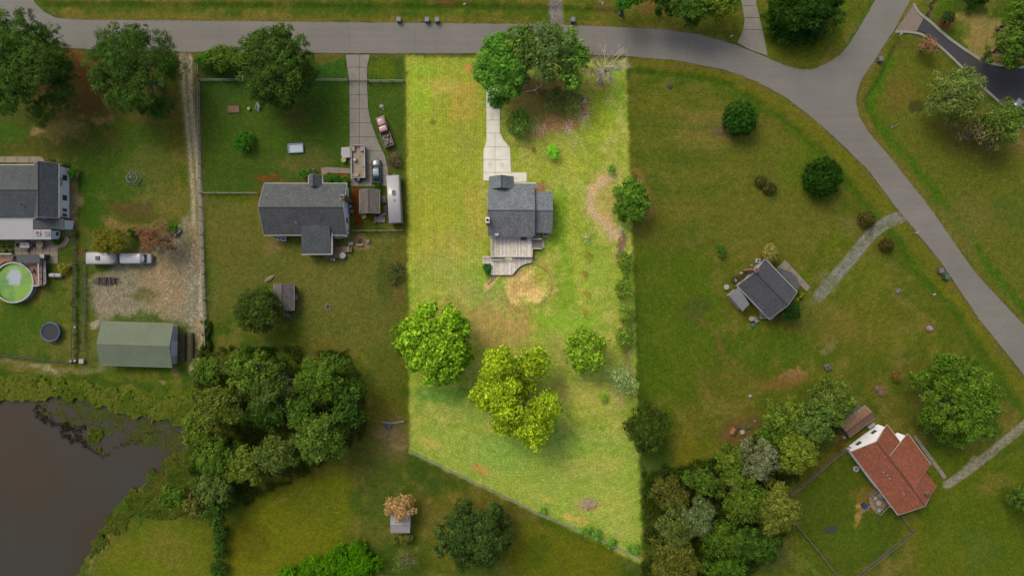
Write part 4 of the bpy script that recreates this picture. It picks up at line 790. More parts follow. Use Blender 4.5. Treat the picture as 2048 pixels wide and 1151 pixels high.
# ---------------- pool, deck and patio in the west
pl = thing("swimming_pool", "round above ground pool with green water cut by the left edge", "pool", W(27, 564.5, 1.2)); pl.location = (*W(27, 564.5, 1.2)[:2], 0); OFF[pl] = tuple(pl.location)
c_ = pl.location; Rp = 3.6
MB().lathe((c_[0], c_[1], 0), [(Rp, 0), (Rp, 1.25), (Rp - .05, 1.25), (Rp - .05, .05)], 40, closed=False).build("pool_wall", M("pool_wall_grey", C(128, 134, 138), .6, .1), pl)
MB().lathe((c_[0], c_[1], 1.25), [(Rp - .18, 0), (Rp + .12, 0), (Rp + .12, .06), (Rp - .18, .06), (Rp - .18, 0)], 40, closed=False).build("pool_rim", M("pool_rim_pale", C(146, 144, 138), .6, .1), pl)
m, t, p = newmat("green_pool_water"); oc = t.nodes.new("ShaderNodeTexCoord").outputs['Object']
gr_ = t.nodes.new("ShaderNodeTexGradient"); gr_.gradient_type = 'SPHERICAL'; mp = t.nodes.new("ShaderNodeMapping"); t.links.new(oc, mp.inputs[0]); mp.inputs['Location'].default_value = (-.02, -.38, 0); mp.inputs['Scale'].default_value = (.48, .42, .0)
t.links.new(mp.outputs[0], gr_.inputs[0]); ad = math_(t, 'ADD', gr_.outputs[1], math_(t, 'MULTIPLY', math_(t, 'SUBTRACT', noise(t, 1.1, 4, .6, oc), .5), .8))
base = ramp(t, noise(t, .5, 3, .5, oc), [(.35, C(62, 122, 30)), (.6, C(106, 148, 10))]); t.links.new(mixc(t, ramp(t, ad, [(.22, (0, 0, 0)), (.5, (1, 1, 1))]), base, C(146, 156, 158)), p.inputs['Base Color']); p.inputs['Roughness'].default_value = .12  # pale patch: cloud reflection painted into the water colour
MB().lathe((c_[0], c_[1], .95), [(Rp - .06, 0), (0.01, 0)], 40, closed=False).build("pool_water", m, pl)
pd = thing("pool_deck", "reddish raised pool deck with white railings and a dark pergola roof", "deck", W(60, 545, 0)); OFF[pd] = tuple(pd.location)
PP = [(-20, 510), (84, 510), (84, 571), (64, 571)] + [(27 + 43.5 * math.cos(R(g)), 564.5 - 43.5 * math.sin(R(g))) for g in (5, 20, 40, 60, 80, 100, 120, 145)]
yy = 508.0
while yy < 572:
    for T in ([clip(clip([(64, 510), (84, 510), (84, 571), (64, 571)], 0, -1, -yy), 0, 1, yy + 3.6)], [clip(clip([(48, 510), (63.8, 510), (63.8, 548), (58, 533), (48, 526)], 0, -1, -yy), 0, 1, yy + 3.6)], [clip(clip([(-20, 510), (47.8, 510), (47.8, 524), (30, 521), (10, 523), (-20, 540)], 0, -1, -yy), 0, 1, yy + 3.6)]):
        if len(T[0]) > 2: MB().prism([W(*q, 1.15)[:2] for q in T[0]], 1.1, 1.15).build("board", DECK_R, pd)
    yy += 3.8
MB().prism([W(*q, 1.1)[:2] for q in [(66, 512), (83, 512), (83, 570), (66, 570)]], 0, 1.09).build("deck_frame", SKIRT, pd)
WR = M("white_rail", C(150, 148, 142), .6, .08)
rail(pd, [(84, 518), (85, 571), (68, 571)], 1.15, 1.0, 1.2, WR, w=.14); rail(pd, [(-10, 508), (31, 508)], 1.15, 1.0, 1.2, WR, w=.14)
MB().prism([W(x, y, 1.15)[:2] for x, y in ((84.5, 518), (90, 520), (91, 566), (85.5, 571))], .9, .98).build("side_bench", WR, pd)
pg = thing("pergola", "dark flat canopy between the pool deck and the patio", "pergola", W(57, 517, 0)); OFF[pg] = tuple(pg.location)
MB().prism([W(*q, 2.4)[:2] for q in ((34, 508.5), (73, 508.5), (80, 517), (80, 525.5), (34, 525.5))], 2.3, 2.42).build("canopy", M("charcoal_canopy", C(54, 60, 62), .8, .12), pg)
for x, y in ((35.5, 510), (72, 510), (35.5, 524), (78, 524)): q = W(x, y, 2.3); MB().box((q[0], q[1], 1.15), (.1, .1, 2.3)).build("post", WR, pg)
q = W(81, 512, 2.0); fb = thing("storage_cabinet", "dark square cabinet at the corner of the charcoal canopy", "cabinet", (q[0], q[1], 0)); OFF[fb] = tuple(fb.location); MB().box((q[0], q[1], .8), (.7, .65, 1.6)).build("body", SHUT, fb); MB().box((q[0], q[1], 1.63), (.8, .75, .06)).build("lid", WR, fb)
# ================================================================ VEGETATION
def quads_mesh(name, V, Cc, mat=None, tri=False):
    """V (n,4,3) leaf faces, Cc (n,3) colours"""
    n = len(V); me = bpy.data.meshes.new(name); k = V.shape[1]
    me.vertices.add(n * k); me.vertices.foreach_set("co", V.astype(np.float32).ravel())
    me.loops.add(n * k); me.loops.foreach_set("vertex_index", np.arange(n * k, dtype=np.int32))
    me.polygons.add(n); me.polygons.foreach_set("loop_start", np.arange(0, n * k, k, dtype=np.int32)); me.update(calc_edges=True)
    a = me.color_attributes.new("Col", 'FLOAT_COLOR', 'POINT')
    cc_ = np.repeat(np.concatenate([Cc, np.ones((n, 1))], 1)[:, None, :], k, 1)
    a.data.foreach_set("color", cc_.astype(np.float32).ravel()); me.materials.append(mat or LEAF); return me
def nrm(a): return a / (np.linalg.norm(a, axis=-1, keepdims=True) + 1e-9)
def leaf_quads(rs, P, N, size, aspect=.55, fold=0.0):
    n = len(P); t = rs.randn(n, 3); t = nrm(t - N * (t * N).sum(-1, keepdims=True)); b = np.cross(N, t)
    s = (size * rs.uniform(.6, 1.3, n))[:, None]
    return np.stack([P + t * s, P + b * s * aspect + t * s * .1, P - t * s * .9, P - b * s * aspect + t * s * .1], 1)
def pal(cs, k, ds=.14):
    a = np.array([[min(.8, lin(v) / GAIN * k) for v in c] for c in cs], np.float32)
    return a * (1 - ds) + a.mean(1, keepdims=True) * np.array([.16, .13, .10], np.float32) * ds / .14
LEAF_K = 3.15
DENS, LEAFS = 2.5, .61
def crown(seed, rx, ry, h, z0=None, nl=None, leaf=.34, dens=60, cols=((60, 84, 16),), style='broad', sparse=0.0, lobes=None, lk=None, flat=1.0, ds=.14, sgm=None, ncl=None):
    dens *= DENS; leaf *= LEAFS; rs = np.random.RandomState(seed); R_ = (rx + ry) / 2; z0 = h * .28 if z0 is None else z0; H_ = h - z0
    if nl is None: nl = int(np.clip(6 + R_ * R_ * .62, 7, 46))
    L = []
    for i in range(nl):
        q = math.sqrt((i + .6) / nl) * .80; th = i * 2.39996 + rs.uniform(-.45, .45); q *= rs.uniform(.86, 1.14)
        lr = R_ * rs.uniform(.78, 1.25) * min(.62, 1.35 / math.sqrt(nl)); zz = z0 + H_ * (.42 + .46 * math.sqrt(max(0, 1 - min(1, q) ** 2)) * rs.uniform(.78, 1.10)) * flat
        zz = min(zz, h - lr * .55)
        L.append((q * rx * math.cos(th), q * ry * math.sin(th), max(zz, lr * .6), lr * (1.05 - .25 * q)))
    for i in range(int(nl * .55)):      # a skirt of lower boughs round the edge
        th = rs.uniform(0, 6.283); q = rs.uniform(.62, .84); lr = R_ * rs.uniform(.16, .26)
        L.append((q * rx * math.cos(th), q * ry * math.sin(th), max(z0 + H_ * rs.uniform(.12, .42), lr * .6), lr))
    if lobes is not None: L = [(x, y, z, r) for x, y, z, r in lobes]
    if style == 'ball': L = [(0, 0, max(h - R_ * .9, R_ * .55), R_ * .93)]
    L = np.array(L, np.float32)
    if sparse > 0: L = L[rs.rand(len(L)) > sparse * .4]
    area_ = math.pi * rx * ry; n = int(area_ * dens * (1 - sparse * .6)); w = L[:, 3] ** 2; w = w / w.sum()
    li = rs.choice(len(L), n, p=w); ncl = ncl or {'broad': 30, 'pine': 40, 'ball': 420}[style]
    cd = nrm(rs.randn(len(L), ncl, 3) + np.array([0, 0, .55])); cr = rs.uniform(.72, 1.08, (len(L), ncl)); cb = rs.uniform(.70, 1.30, (len(L), ncl)); cm = rs.rand(len(L), ncl)
    lb = rs.uniform(.84, 1.16, len(L)); ci = rs.randint(0, ncl, n); D = cd[li, ci]; rr = L[li, 3]
    P = L[li, :3] + D * (rr * cr[li, ci])[:, None] * (np.array([rx / R_, ry / R_, .9]) if style == 'ball' else np.array([1, 1, .8]))
    if style == 'ball': cr[...] = rs.uniform(.90, 1.03, cr.shape)
    sg = {'broad': .16, 'pine': .125, 'ball': .05}[style] if sgm is None else sgm
    off = rs.randn(n, 3) * (rr * sg)[:, None]; P = P + off
    N = nrm(D * .55 + nrm(off) * .55 + np.array([0, 0, .45]) + rs.randn(n, 3) * .45)
    P[:, 2] = np.maximum(P[:, 2], .05)
    pc = pal(cols, LEAF_K if lk is None else lk, ds); m = rs.rand(n) * .45 + cm[li, ci] * .55; k = m * (len(pc) - 1); a = np.floor(k).astype(int).clip(0, max(0, len(pc) - 2)); f = (k - a)[:, None]
    c = pc[a] * (1 - f) + pc[np.minimum(a + 1, len(pc) - 1)] * f
    c = c * (cb[li, ci] * lb[li] * rs.uniform(.72, 1.28, n))[:, None]
    asp = .26 if style == 'pine' else .55
    return leaf_quads(rs, P, N, leaf, asp), np.clip(c, 0, .8), L
BARKS = {}
def bark(c): return M("bark_%d_%d_%d" % c, C(*c), .95, .3, 3.0, bmp=.02)
def twigs(mb, rs, p, d, L_, r, depth, spread=.7, up=.12):
    if depth == 0 or L_ < .25: return
    e = p + d * L_; mb.tube(p, e, r, r * .62, 5 if r > .05 else 3, cap=False)
    for i in range(3 if depth > 1 else 2):
        q = Vector((rs.uniform(-1, 1), rs.uniform(-1, 1), rs.uniform(-.7, .9))) * spread; nd = (d + q + Vector((0, 0, up))).normalized()
        twigs(mb, rs, p + d * L_ * rs.uniform(.55, 1.0), nd, L_ * rs.uniform(.58, .8), r * .55, depth - 1, spread, up)
def tree(name, label, px, py, rx, ry, h, cols, cat='tree', group=None, seed=None, bk=(92, 84, 72), trunk=True, zc=.62, **kw):
    seed = (int(px * 7 + py * 13) % 99991) if seed is None else seed
    z = h * zc; X_, Y_, _ = W(px, py, z); k = (1 - z / CAM_H) / PXM
    root = thing(name, label, cat, (X_, Y_, 0), group)
    V, c, L = crown(seed, rx * k, ry * k, h, cols=cols, **kw)
    o = link("crown" if trunk else "foliage", quads_mesh("crown", V, c), root); OFF[o] = OFF[root]
    if trunk:
        rs = random.Random(seed); b = MB(); tr = max(.07, .035 * h); ft = Vector((0, 0, -.1)); top = Vector((rs.uniform(-.3, .3), rs.uniform(-.3, .3), h * .5))
        b.lathe((0, 0, 0), [(tr * 1.7, -.1), (tr * 1.15, .35), (tr, h * .12)], 9); b.tube((0, 0, h * .1), top, tr, tr * .6, 9)
        for j in range(min(len(L), 12)):
            x, y, zz, r = [float(q) for q in L[j * len(L) // min(len(L), 12)]]; st = top * rs.uniform(.45, .98)
            mid = Vector((x * .5, y * .5, (st.z + zz) / 2 + .2)); b.tube(st, mid, tr * .42, tr * .25, 6); b.tube(mid, (x, y, zz + r * .2), tr * .25, tr * .07, 5)
        me = b.mesh("trunk", bark(bk)); t_ = link("trunk", me, root); smooth(t_)
    return root
def bare_tree(name, label, px, py, rpx, h, bk=(120, 112, 98), cat='tree', group=None, seed=5, lean=(0, 0), n=9, leaves=None, depth=5, dens=10):
    X_, Y_, _ = W(px, py, 0); root = thing(name, label, cat, (X_, Y_, 0), group); rs = random.Random(seed); b = MB(); tr = .04 * h
    top = Vector((lean[0], lean[1], h * .45)); b.lathe((0, 0, 0), [(tr * 1.8, -.1), (tr * 1.2, .3), (tr, .9)], 9); b.tube((0, 0, .85), top, tr, tr * .6, 8)
    me = b.mesh("trunk", bark(bk)); link("trunk", me, root); b = MB(); rr = rpx / PXM
    for i in range(n):
        g = 6.283 * i / n + rs.uniform(-.3, .3); d_ = Vector((math.cos(g), math.sin(g), rs.uniform(.35, 1.1))).normalized()
        twigs(b, rs, top * rs.uniform(.55, 1.0), d_, rr * rs.uniform(.36, .52), tr * .38, depth)
    link("branches", b.mesh("branches", bark(bk)), root)
    if leaves:
        V, c, L = crown(seed, rr, rr, h, cols=leaves, sparse=.6, dens=dens, leaf=.26); link("crown", quads_mesh("crown", V, c), root)
    return root
def shrub(name, label, px, py, rx, ry, h, cols, cat='shrub', group=None, **kw):
    kw.setdefault('z0', 0.0); kw.setdefault('leaf', .2); kw.setdefault('dens', 130)
    nl = kw.pop('nl', max(4, int(rx * ry / 30)))
    return tree(name, label, px, py, rx, ry, h, cols, cat=cat, group=group, trunk=False, nl=min(nl, 26), zc=.5, **kw)
G_PINE = ((30, 54, 8), (44, 70, 14), (58, 84, 22)); G_DARK = ((26, 50, 6), (40, 66, 10), (58, 82, 14)); G_MID = ((36, 60, 6), (54, 80, 10), (76, 98, 18)); G_YEL = ((48, 68, 4), (70, 88, 8), (92, 102, 16))
G_GREY = ((58, 72, 36), (84, 94, 62), (106, 112, 84)); G_OLIVE = ((48, 58, 12), (70, 76, 20), (94, 92, 34)); G_BRT = ((22, 62, 2), (36, 84, 6), (54, 98, 14)); G_RED = ((96, 50, 40), (110, 62, 52), (72, 70, 30), (84, 76, 30))
# --- pines along the street
tree("pine_tree", "widest dark pine at the far upper left corner beside the street", 42, 134, 94, 112, 15, G_PINE, style='pine', leaf=.36, dens=100, nl=46, group="pines along the street", zc=.6)
tree("pine_tree", "dark pine between the upper left corner pine and the gravel track", 270, 142, 84, 98, 14, G_PINE, style='pine', leaf=.34, dens=100, nl=40, group="pines along the street", zc=.6)
tree("broadleaf_tree", "large dense green tree over the white rail fence by the street", 550, 132, 78, 84, 12, ((32, 54, 8), (48, 72, 14), (64, 86, 24)), leaf=.28, dens=100, nl=44)
shrub("low_tree", "low green spreading bush between the gravel track and street fence", 450, 118, 44, 26, 4, G_MID, leaf=.26)
shrub("shrub", "small bright bush by the gravel track at the fence corner", 410, 124, 17, 14, 2.4, G_BRT)
shrub("round_shrub", "round green bush on the lawn left of the inflatable pool", 488, 282, 19, 21, 2.8, G_BRT)
tree("pine_tree", "vivid green pine arching over the top of the pale concrete driveway", 1000, 140, 52, 74, 13, ((40, 72, 14), (60, 98, 24), (84, 120, 36)), style='pine', leaf=.38, dens=190, nl=56, lk=3.7, ds=.05, sgm=.09, ncl=60, zc=.6)  # lot foliage from here: brightness step put into the leaf colours
tree("broadleaf_tree", "yellow green tree next to the vivid pine at the top of the bright lot", 1036, 112, 46, 60, 12, ((46, 76, 16), (72, 104, 28), (104, 124, 40)), leaf=.3, dens=70, nl=14, lk=2.5, sgm=.12)
tree("broadleaf_tree", "grey green thin tree with pale bare limbs reaching over the street", 1092, 108, 66, 66, 12, ((48, 68, 22), (66, 90, 34), (88, 108, 52)), leaf=.26, dens=66, sparse=.15, nl=26, lk=3.1, sgm=.13)
tree("broadleaf_tree", "fresh green tree between the grey green tree and the dead tree", 1142, 122, 36, 58, 10, ((44, 72, 12), (70, 104, 24), (96, 126, 36)), leaf=.3, dens=75, nl=16, lk=3.1, sgm=.12)
tree("low_tree", "thin low sapling spreading beneath the roadside trees above the rocks", 1110, 200, 34, 26, 4, ((72, 92, 34), (100, 118, 48)), leaf=.22, dens=55, sparse=.3, nl=14, lk=1.7)
tree("low_tree", "wispy sapling right of the fallen branch near the dead tree", 1143, 205, 20, 24, 4, ((70, 90, 34), (96, 114, 48)), leaf=.22, dens=60, sparse=.3, nl=10, lk=2.47)
bare_tree("dead_tree", "dead leafless grey tree in the upper right of the bright lot", 1200, 162, 42, 9, bk=(196, 184, 166), seed=9, lean=(.5, 1.4), n=15, depth=5)
shrub("tall_shrub", "leggy green shrub beside the narrow part of the concrete driveway", 1041, 248, 25, 29, 4, ((44, 80, 14), (80, 116, 30), (116, 146, 56)), leaf=.24, dens=110, lk=2.64)
shrub("round_shrub", "small luminous lime green bush on the front lawn", 1106, 303, 13, 14, 1.9, ((70, 140, 0), (104, 176, 8), (140, 200, 20)), lk=2.64, leaf=.16, dens=190)
shrub("shrub", "small fan shaped green shrub at the top of the stone arc", 1222, 339, 10, 9, 1.4, ((60, 120, 10), (92, 150, 30)), lk=2.47, leaf=.16)
shrub("shrub", "tiny dead rust brown shrub on the front lawn beside the lime bush", 1067, 299, 4, 6, .9, ((120, 66, 40), (150, 84, 54)), lk=2.47, leaf=.12)
tree("cedar_tree", "bushy green cedar in the stone edged bed on the right lot line", 1262, 403, 37, 46, 7, ((38, 66, 6), (66, 104, 12), (92, 132, 22)), z0=.2, leaf=.28, dens=110, nl=24, lk=2.5)
# --- the big trees of the back garden; lot brightness put into leaf colours
tree("oak_tree", "large round yellow green tree at the left lot line", 872, 682, 77, 88, 12, ((36, 70, 6), (84, 122, 10), (150, 176, 34)), leaf=.31, dens=135, nl=50, lk=2.85, ds=.05, sgm=.085, ncl=60)
def lob(items, h):                # lobes given as photograph points: x, y, radius, height share
    cx, cy = items[0][4], items[0][5]; k = (1 - h * .62 / CAM_H) / PXM; out = []
    for x, y, r, zf, *_ in items:
        rs = random.Random(int(x * 3 + y)); n = max(3, int(r * r / 55))
        for i in range(n):
            q = math.sqrt((i + .5) / n) * r * .72; th = i * 2.4 + rs.random(); lr = r * rs.uniform(.34, .5)
            out.append(((x + q * math.cos(th) - cx) * k, -(y + q * math.sin(th) - cy) * k, h * zf * rs.uniform(.84, 1.0) - q / r * h * .12, lr * k))
    return out
LB = lob([(1002, 728, 38, .84, 1031, 780), (988, 785, 42, .82), (1020, 775, 26, .95), (1016, 812, 32, .90), (1008, 842, 30, .75), (1068, 726, 33, .76), (1040, 752, 22, .62), (1092, 812, 33, .7), (1064, 856, 38, .78), (1035, 862, 22, .66), (1052, 782, 26, .42), (1086, 842, 26, .66), (972, 752, 18, .6), (968, 808, 18, .55), (1046, 832, 24, .8)], 13)
tree("oak_tree", "largest lobed yellow green tree in the back garden", 1031, 780, 80, 98, 13, ((40, 66, 6), (98, 124, 8), (164, 172, 24)), leaf=.31, dens=135, lobes=LB, lk=3.1, ds=.05, sgm=.11, ncl=60)
tree("broadleaf_tree", "medium airy green tree right of the lobed back garden tree", 1170, 700, 43, 52, 8, ((42, 70, 12), (92, 122, 24), (134, 156, 44)), leaf=.3, dens=75, nl=22, sparse=.15, lk=2.9, ds=.0, sgm=.09, ncl=44)
bare_tree("thin_tree", "grey green wispy tree beside the right lot line", 1236, 748, 34, 5.5, bk=(128, 124, 100), seed=4, leaves=((84, 108, 50), (112, 134, 76)), dens=26, depth=4)
for lb, x, y, rx, ry, h in (("dull green bush at the top of the boundary hedge", 1250, 522, 15, 22, 2.6), ("green hedge bush at the right lot line level with the dirt circle", 1248, 575, 16, 26, 2.8), ("yellowish hedge bush at the right lot line below the dirt circle", 1252, 628, 15, 22, 2.6), ("lowest hedge bush on the right lot line beside the airy tree", 1250, 672, 17, 26, 2.8)):
    shrub("hedge_shrub", lb, x, y, rx, ry, h, ((56, 86, 10), (92, 122, 22), (118, 144, 40)), lk=2.23, leaf=.22, group="bushes on the right lot line", dens=90)
shrub("small_shrub", "small lime sprig below the wispy tree near the right lot line", 1203, 792, 9, 11, 1.4, ((98, 138, 10), (130, 164, 24)), lk=2.47, dens=70)
tree("broadleaf_tree", "dark green tree straddling the right lot line low in the picture", 1297, 852, 44, 54, 7, ((40, 58, 8), (56, 76, 10), (76, 96, 20)), leaf=.26, dens=85, nl=26, lk=2.0)
shrub("vine_shrub", "vine clump on the angled back fence left of the brush pile", 1086, 1019, 9, 6, 1.2, ((80, 130, 24), (104, 156, 40)), lk=2.31)
for lb, x, y in (("first vine tangle on the back fence past the brush pile", 1170, 1060), ("second vine tangle on the back fence past the brush pile", 1192, 1070), ("thick grey green vine clump on the back fence near its right end", 1222, 1086), ("vine clump in the bottom corner of the bright lot", 1268, 1096)):
    shrub("vine_shrub", lb, x, y, 12, 10, 1.3, ((70, 116, 22), (98, 146, 38)), lk=2.31, group="vines along the back fence")
for lb, x, y, c in (("leafy flower plant with orange blooms nearest the dry shrub", 1178, 511, (60, 120, 20)), ("second flower plant below the dry shrub", 1171, 547, (104, 110, 36)), ("third flower plant with rusty blooms in the lawn row", 1172, 588, (110, 104, 34)), ("lowest flower plant of the lawn row with orange blooms", 1170, 624, (116, 100, 26))):
    shrub("flower_plant", lb, x, y, 8, 7, .8, (c, (176, 120, 24), c), lk=2.15, leaf=.12, dens=60, cat='plant', group="flower plants in a row on the lawn")
shrub("hosta_plant", "dark glossy leafy plant at the left corner of the lower deck", 973, 539, 8, 12, 1.1, ((26, 74, 26), (44, 104, 44)), lk=2.31, cat='plant', leaf=.2)
shrub("dry_shrub", "pale dried flowering clump on the lawn right of the house", 1172, 478, 9, 10, .8, ((146, 150, 110), (184, 180, 150), (110, 134, 60)), lk=2.15, leaf=.1, dens=80, cat='plant')
# --- second lot and woods
tree("broadleaf_tree", "dense rounded dark tree leaning over the small hip roofed shed", 515, 620, 50, 50, 8, ((32, 46, 10), (46, 64, 12), (64, 80, 22)), leaf=.24, dens=110, nl=30)
WOODS = "trees of the wood by the pond"
for lb, x, y, rx, ry, h, c, kw in (
    ("tree at the upper left tip of the pond wood beside the gravel track", 425, 738, 30, 30, 8, G_MID, {}),
    ("tall green tree in the upper left of the pond wood", 508, 738, 52, 46, 12, ((40, 66, 8), (62, 86, 10), (86, 102, 24)), {}),
    ("bright edged tree at the upper right of the pond wood", 652, 752, 58, 48, 12, ((34, 62, 6), (56, 82, 8), (80, 100, 18)), {}),
    ("dark tree on the right flank of the pond wood", 700, 805, 36, 48, 11, G_DARK, {}),
    ("olive tree in the middle left of the pond wood", 450, 805, 50, 46, 11, ((44, 60, 8), (66, 80, 14), (84, 94, 24)), {}),
    ("dark tree at the heart of the pond wood", 545, 812, 50, 52, 10, ((24, 44, 6), (36, 58, 8), (54, 74, 14)), {}),
    ("pale topped round tree at the lower right of the pond wood", 645, 868, 54, 56, 12, ((40, 64, 8), (60, 84, 14), (82, 100, 32)), {}),
    ("deep green tree above the pale topped tree in the pond wood", 610, 815, 36, 34, 11, ((28, 56, 8), (44, 72, 10), (78, 96, 14)), {}),
    ("tree at the left edge of the pond wood over the shallows", 408, 858, 36, 40, 9, ((42, 62, 6), (64, 84, 8), (84, 92, 20)), {}),
    ("grey green tree near the bottom middle of the pond wood", 558, 902, 44, 42, 10, ((44, 60, 12), (60, 76, 20), (78, 90, 32)), {}),
    ("yellow tinged tree at the bottom of the pond wood", 500, 925, 46, 40, 9, ((46, 66, 8), (68, 86, 12), (88, 98, 22)), {}),
    ("green tree on the lower left of the pond wood", 440, 905, 44, 44, 9, ((38, 64, 6), (58, 84, 8), (78, 98, 18)), {}),
    ("dim tree with silvery twigs at the south west foot of the pond wood", 432, 965, 44, 34, 8, ((44, 62, 12), (60, 78, 22), (80, 94, 40)), {}),
    ("small bright tree on the pond bank below the wood", 348, 990, 30, 24, 5, G_MID, {}),
    ("low tree between the pond bank tree and the wood", 392, 1008, 30, 22, 5, G_OLIVE, {}),
    ("narrow tree at the head of the hedgerow below the pond wood", 440, 1020, 22, 28, 6, G_DARK, {})):
    tree("wood_tree", lb, x, y, rx, ry, h, c, group=WOODS, leaf=.32, dens=64, **kw)
bare_tree("bare_topped_tree", "silvery half bare tree at the top centre of the pond wood", 580, 762, 42, 12, bk=(112, 112, 92), seed=21, leaves=((50, 68, 14), (70, 86, 28)), depth=5, dens=40, group=WOODS)
for lb, x, y, r in (("upper bush of the hedgerow running down from the pond wood", 441, 1062, 13), ("middle bush of the hedgerow running down from the pond wood", 440, 1095, 12), ("lowest bush of the hedgerow at the bottom edge of the picture", 438, 1135, 14)):
    shrub("hedge_shrub", lb, x, y, r, r + 8, 2.2, G_DARK, group="bushes of the hedgerow below the wood", leaf=.24)
tree("broadleaf_tree", "big dark lobed tree just below the angled back fence", 948, 1066, 76, 66, 11, ((26, 46, 10), (42, 62, 16), (58, 76, 26)), leaf=.34, dens=80, nl=34)
tree("withered_tree", "tan withered tree standing behind the small pale metal shed", 802, 1011, 34, 24, 5, ((128, 104, 58), (150, 122, 70), (116, 92, 48)), leaf=.24, dens=80, nl=14, lk=2.64)
shrub("shrub", "olive bush in front of the small pale metal shed", 803, 1072, 20, 14, 1.8, G_OLIVE)
bare_tree("bare_tree", "small grey leafless tree near the bottom edge below the pale shed", 815, 1108, 26, 5, bk=(118, 108, 92), seed=33, leaves=((64, 76, 30), (78, 88, 44)), dens=14)
for lb, x, y, rx, ry in (("right mound of the bright green thicket on the bottom edge", 705, 1122, 58, 40), ("middle mound of the bright green thicket on the bottom edge", 640, 1136, 44, 28), ("left mound of the bright green thicket on the bottom edge", 585, 1150, 36, 20)):
    shrub("thicket_shrub", lb, x, y, rx, ry, 3, ((36, 70, 0), (52, 90, 4), (68, 100, 10)), ds=0, group="bright thicket on the bottom edge", leaf=.26, dens=80)
shrub("shrub", "lime coloured bush at the left lot line above the big round tree", 796, 676, 10, 30, 2.5, ((60, 84, 4), (78, 98, 10)), leaf=.24)
shrub("shrub", "dull weedy bush on the left lot line below house level", 790, 545, 20, 26, 1.2, ((48, 66, 22), (66, 78, 36)), dens=36)
# --- west house planting
tree("crape_tree", "yellow green rounded tree behind the white camper", 222, 482, 40, 26, 5, ((64, 72, 4), (92, 90, 6), (70, 62, 20)), leaf=.22, dens=90, nl=16)
tree("crape_tree", "red flowering tree behind the white van", 316, 478, 42, 34, 5.5, G_RED, leaf=.2, dens=64, nl=20, sparse=.2)
shrub("hedge_shrub", "dark clipped hedge between the two garden trees by the van", 268, 464, 20, 6, 1.3, G_DARK)
shrub("hedge_shrub", "dark low hedge at the end of the gravel track bend", 347, 457, 14, 7, 1.2, G_BRT)
shrub("round_shrub", "round bright green bush at the corner of the white gabled wall", 149, 349, 10, 11, 1.8, G_BRT)
for lb, x, y, r in (("dark bush by the front path of the white gabled house", 100, 323, 8), ("olive bush at the front corner of the white gabled house", 125, 329, 9)): shrub("shrub", lb, x, y, r, 6, 1.1, G_OLIVE)
shrub("orange_shrub", "yellow bush in the bed beside the white gas tank", 128, 537, 12, 9, 1.2, ((84, 96, 4), (104, 100, 20)))
shrub("shrub", "small green bush beneath the white dormer box", 111, 483, 8, 5, .8, G_BRT)
for lb, x, y, rx in (("green bush at the front left of the grey roofed house porch", 611, 347, 13), ("first red edged foundation bush right of the porch", 655, 358, 9), ("middle foundation bush right of the porch", 672, 358, 9), ("right foundation bush near the house corner", 691, 360, 9)):
    shrub("foundation_shrub", lb, x, y, rx, 9, 1.3, G_BRT, group="bushes in front of the grey roofed house", leaf=.16)
shrub("shrub", "dry brown vine heap beside the curve of the neighbour drive", 789, 319, 11, 17, 1.2, ((66, 58, 42), (84, 74, 52)), dens=60)
shrub("shrub", "green bush behind the weathered grey shed roof", 752, 374, 10, 8, 1.6, G_DARK)
# --- east lots
tree("clipped_tree", "round dark ball tree in the upper part of the east lot", 1483, 235, 36, 37, 5, ((16, 44, 2), (26, 60, 6), (40, 76, 12)), style='ball', leaf=.26, dens=100)
tree("clipped_tree", "round dark tree beside the curving street", 1650, 353, 38, 43, 5.5, ((14, 40, 2), (24, 56, 4), (42, 74, 10)), style='ball', leaf=.28, dens=95)
for lb, x, y, rx, ry in (("upper lobe of the brown heap shaped bush on the open east lawn", 1521, 362, 13, 13), ("lower lobe of the brown heap shaped bush on the open east lawn", 1538, 376, 15, 13), ("low brown mounded bush at the mouth of the gravel drive", 1732, 438, 18, 18), ("low brown mounded bush just inside the gravel drive bend", 1773, 489, 15, 16)):
    shrub("mounded_shrub", lb, x, y, rx, ry, 1.4, ((48, 50, 12), (66, 62, 22)), style='ball', leaf=.2, dens=120, group="brownish mounded bushes on the east lots")
tree("yellow_tree", "pale yellow ball tree at the corner of the slate roofed house", 1541, 506, 16, 21, 3.6, ((104, 104, 36), (130, 126, 48), (144, 140, 64)), style='ball', leaf=.22, dens=130, lk=1.9)
tree("broadleaf_tree", "dark tree tucked behind the south corner of the slate roofed house", 1579, 622, 22, 20, 4, ((18, 42, 8), (28, 56, 8)), leaf=.22, dens=110)
for lb, x, y in (("tiny golden bush by the porch end of the slate roofed house", 1601, 590), ("tiny amber bush at the east corner of the slate roofed house", 1592, 599)): shrub("shrub", lb, x, y, 5, 5, .8, ((92, 92, 6), (104, 92, 10)))
shrub("shrub", "small green bush on the lawn left of the slate roofed house", 1440, 500, 12, 12, 1.5, ((40, 72, 4), (60, 86, 14)), dens=70)
shrub("shrub", "scruffy dark bush beside the deck of the slate roofed house", 1484, 556, 20, 9, 1.1, ((44, 44, 22), (64, 58, 32)), dens=60)
tree("oak_tree", "large bright oak on the right above the red roofed house", 1914, 800, 82, 92, 11, ((38, 64, 4), (58, 86, 6), (82, 104, 16)), leaf=.34, dens=80, nl=40)
tree("broadleaf_tree", "dark tree half out of the right edge below the gravel spur", 2058, 1000, 34, 44, 7, G_MID, leaf=.3, dens=70)
shrub("shrub", "small rusty bush on the lawn left of the bright oak", 1790, 752, 10, 10, 1.1, ((78, 64, 20), (92, 70, 26)), dens=90)
tree("crape_tree", "reddish tree beside the paved apron of the black drive", 1855, 93, 18, 18, 3.6, ((98, 56, 46), (112, 84, 56), (52, 60, 24)), leaf=.2, dens=90)
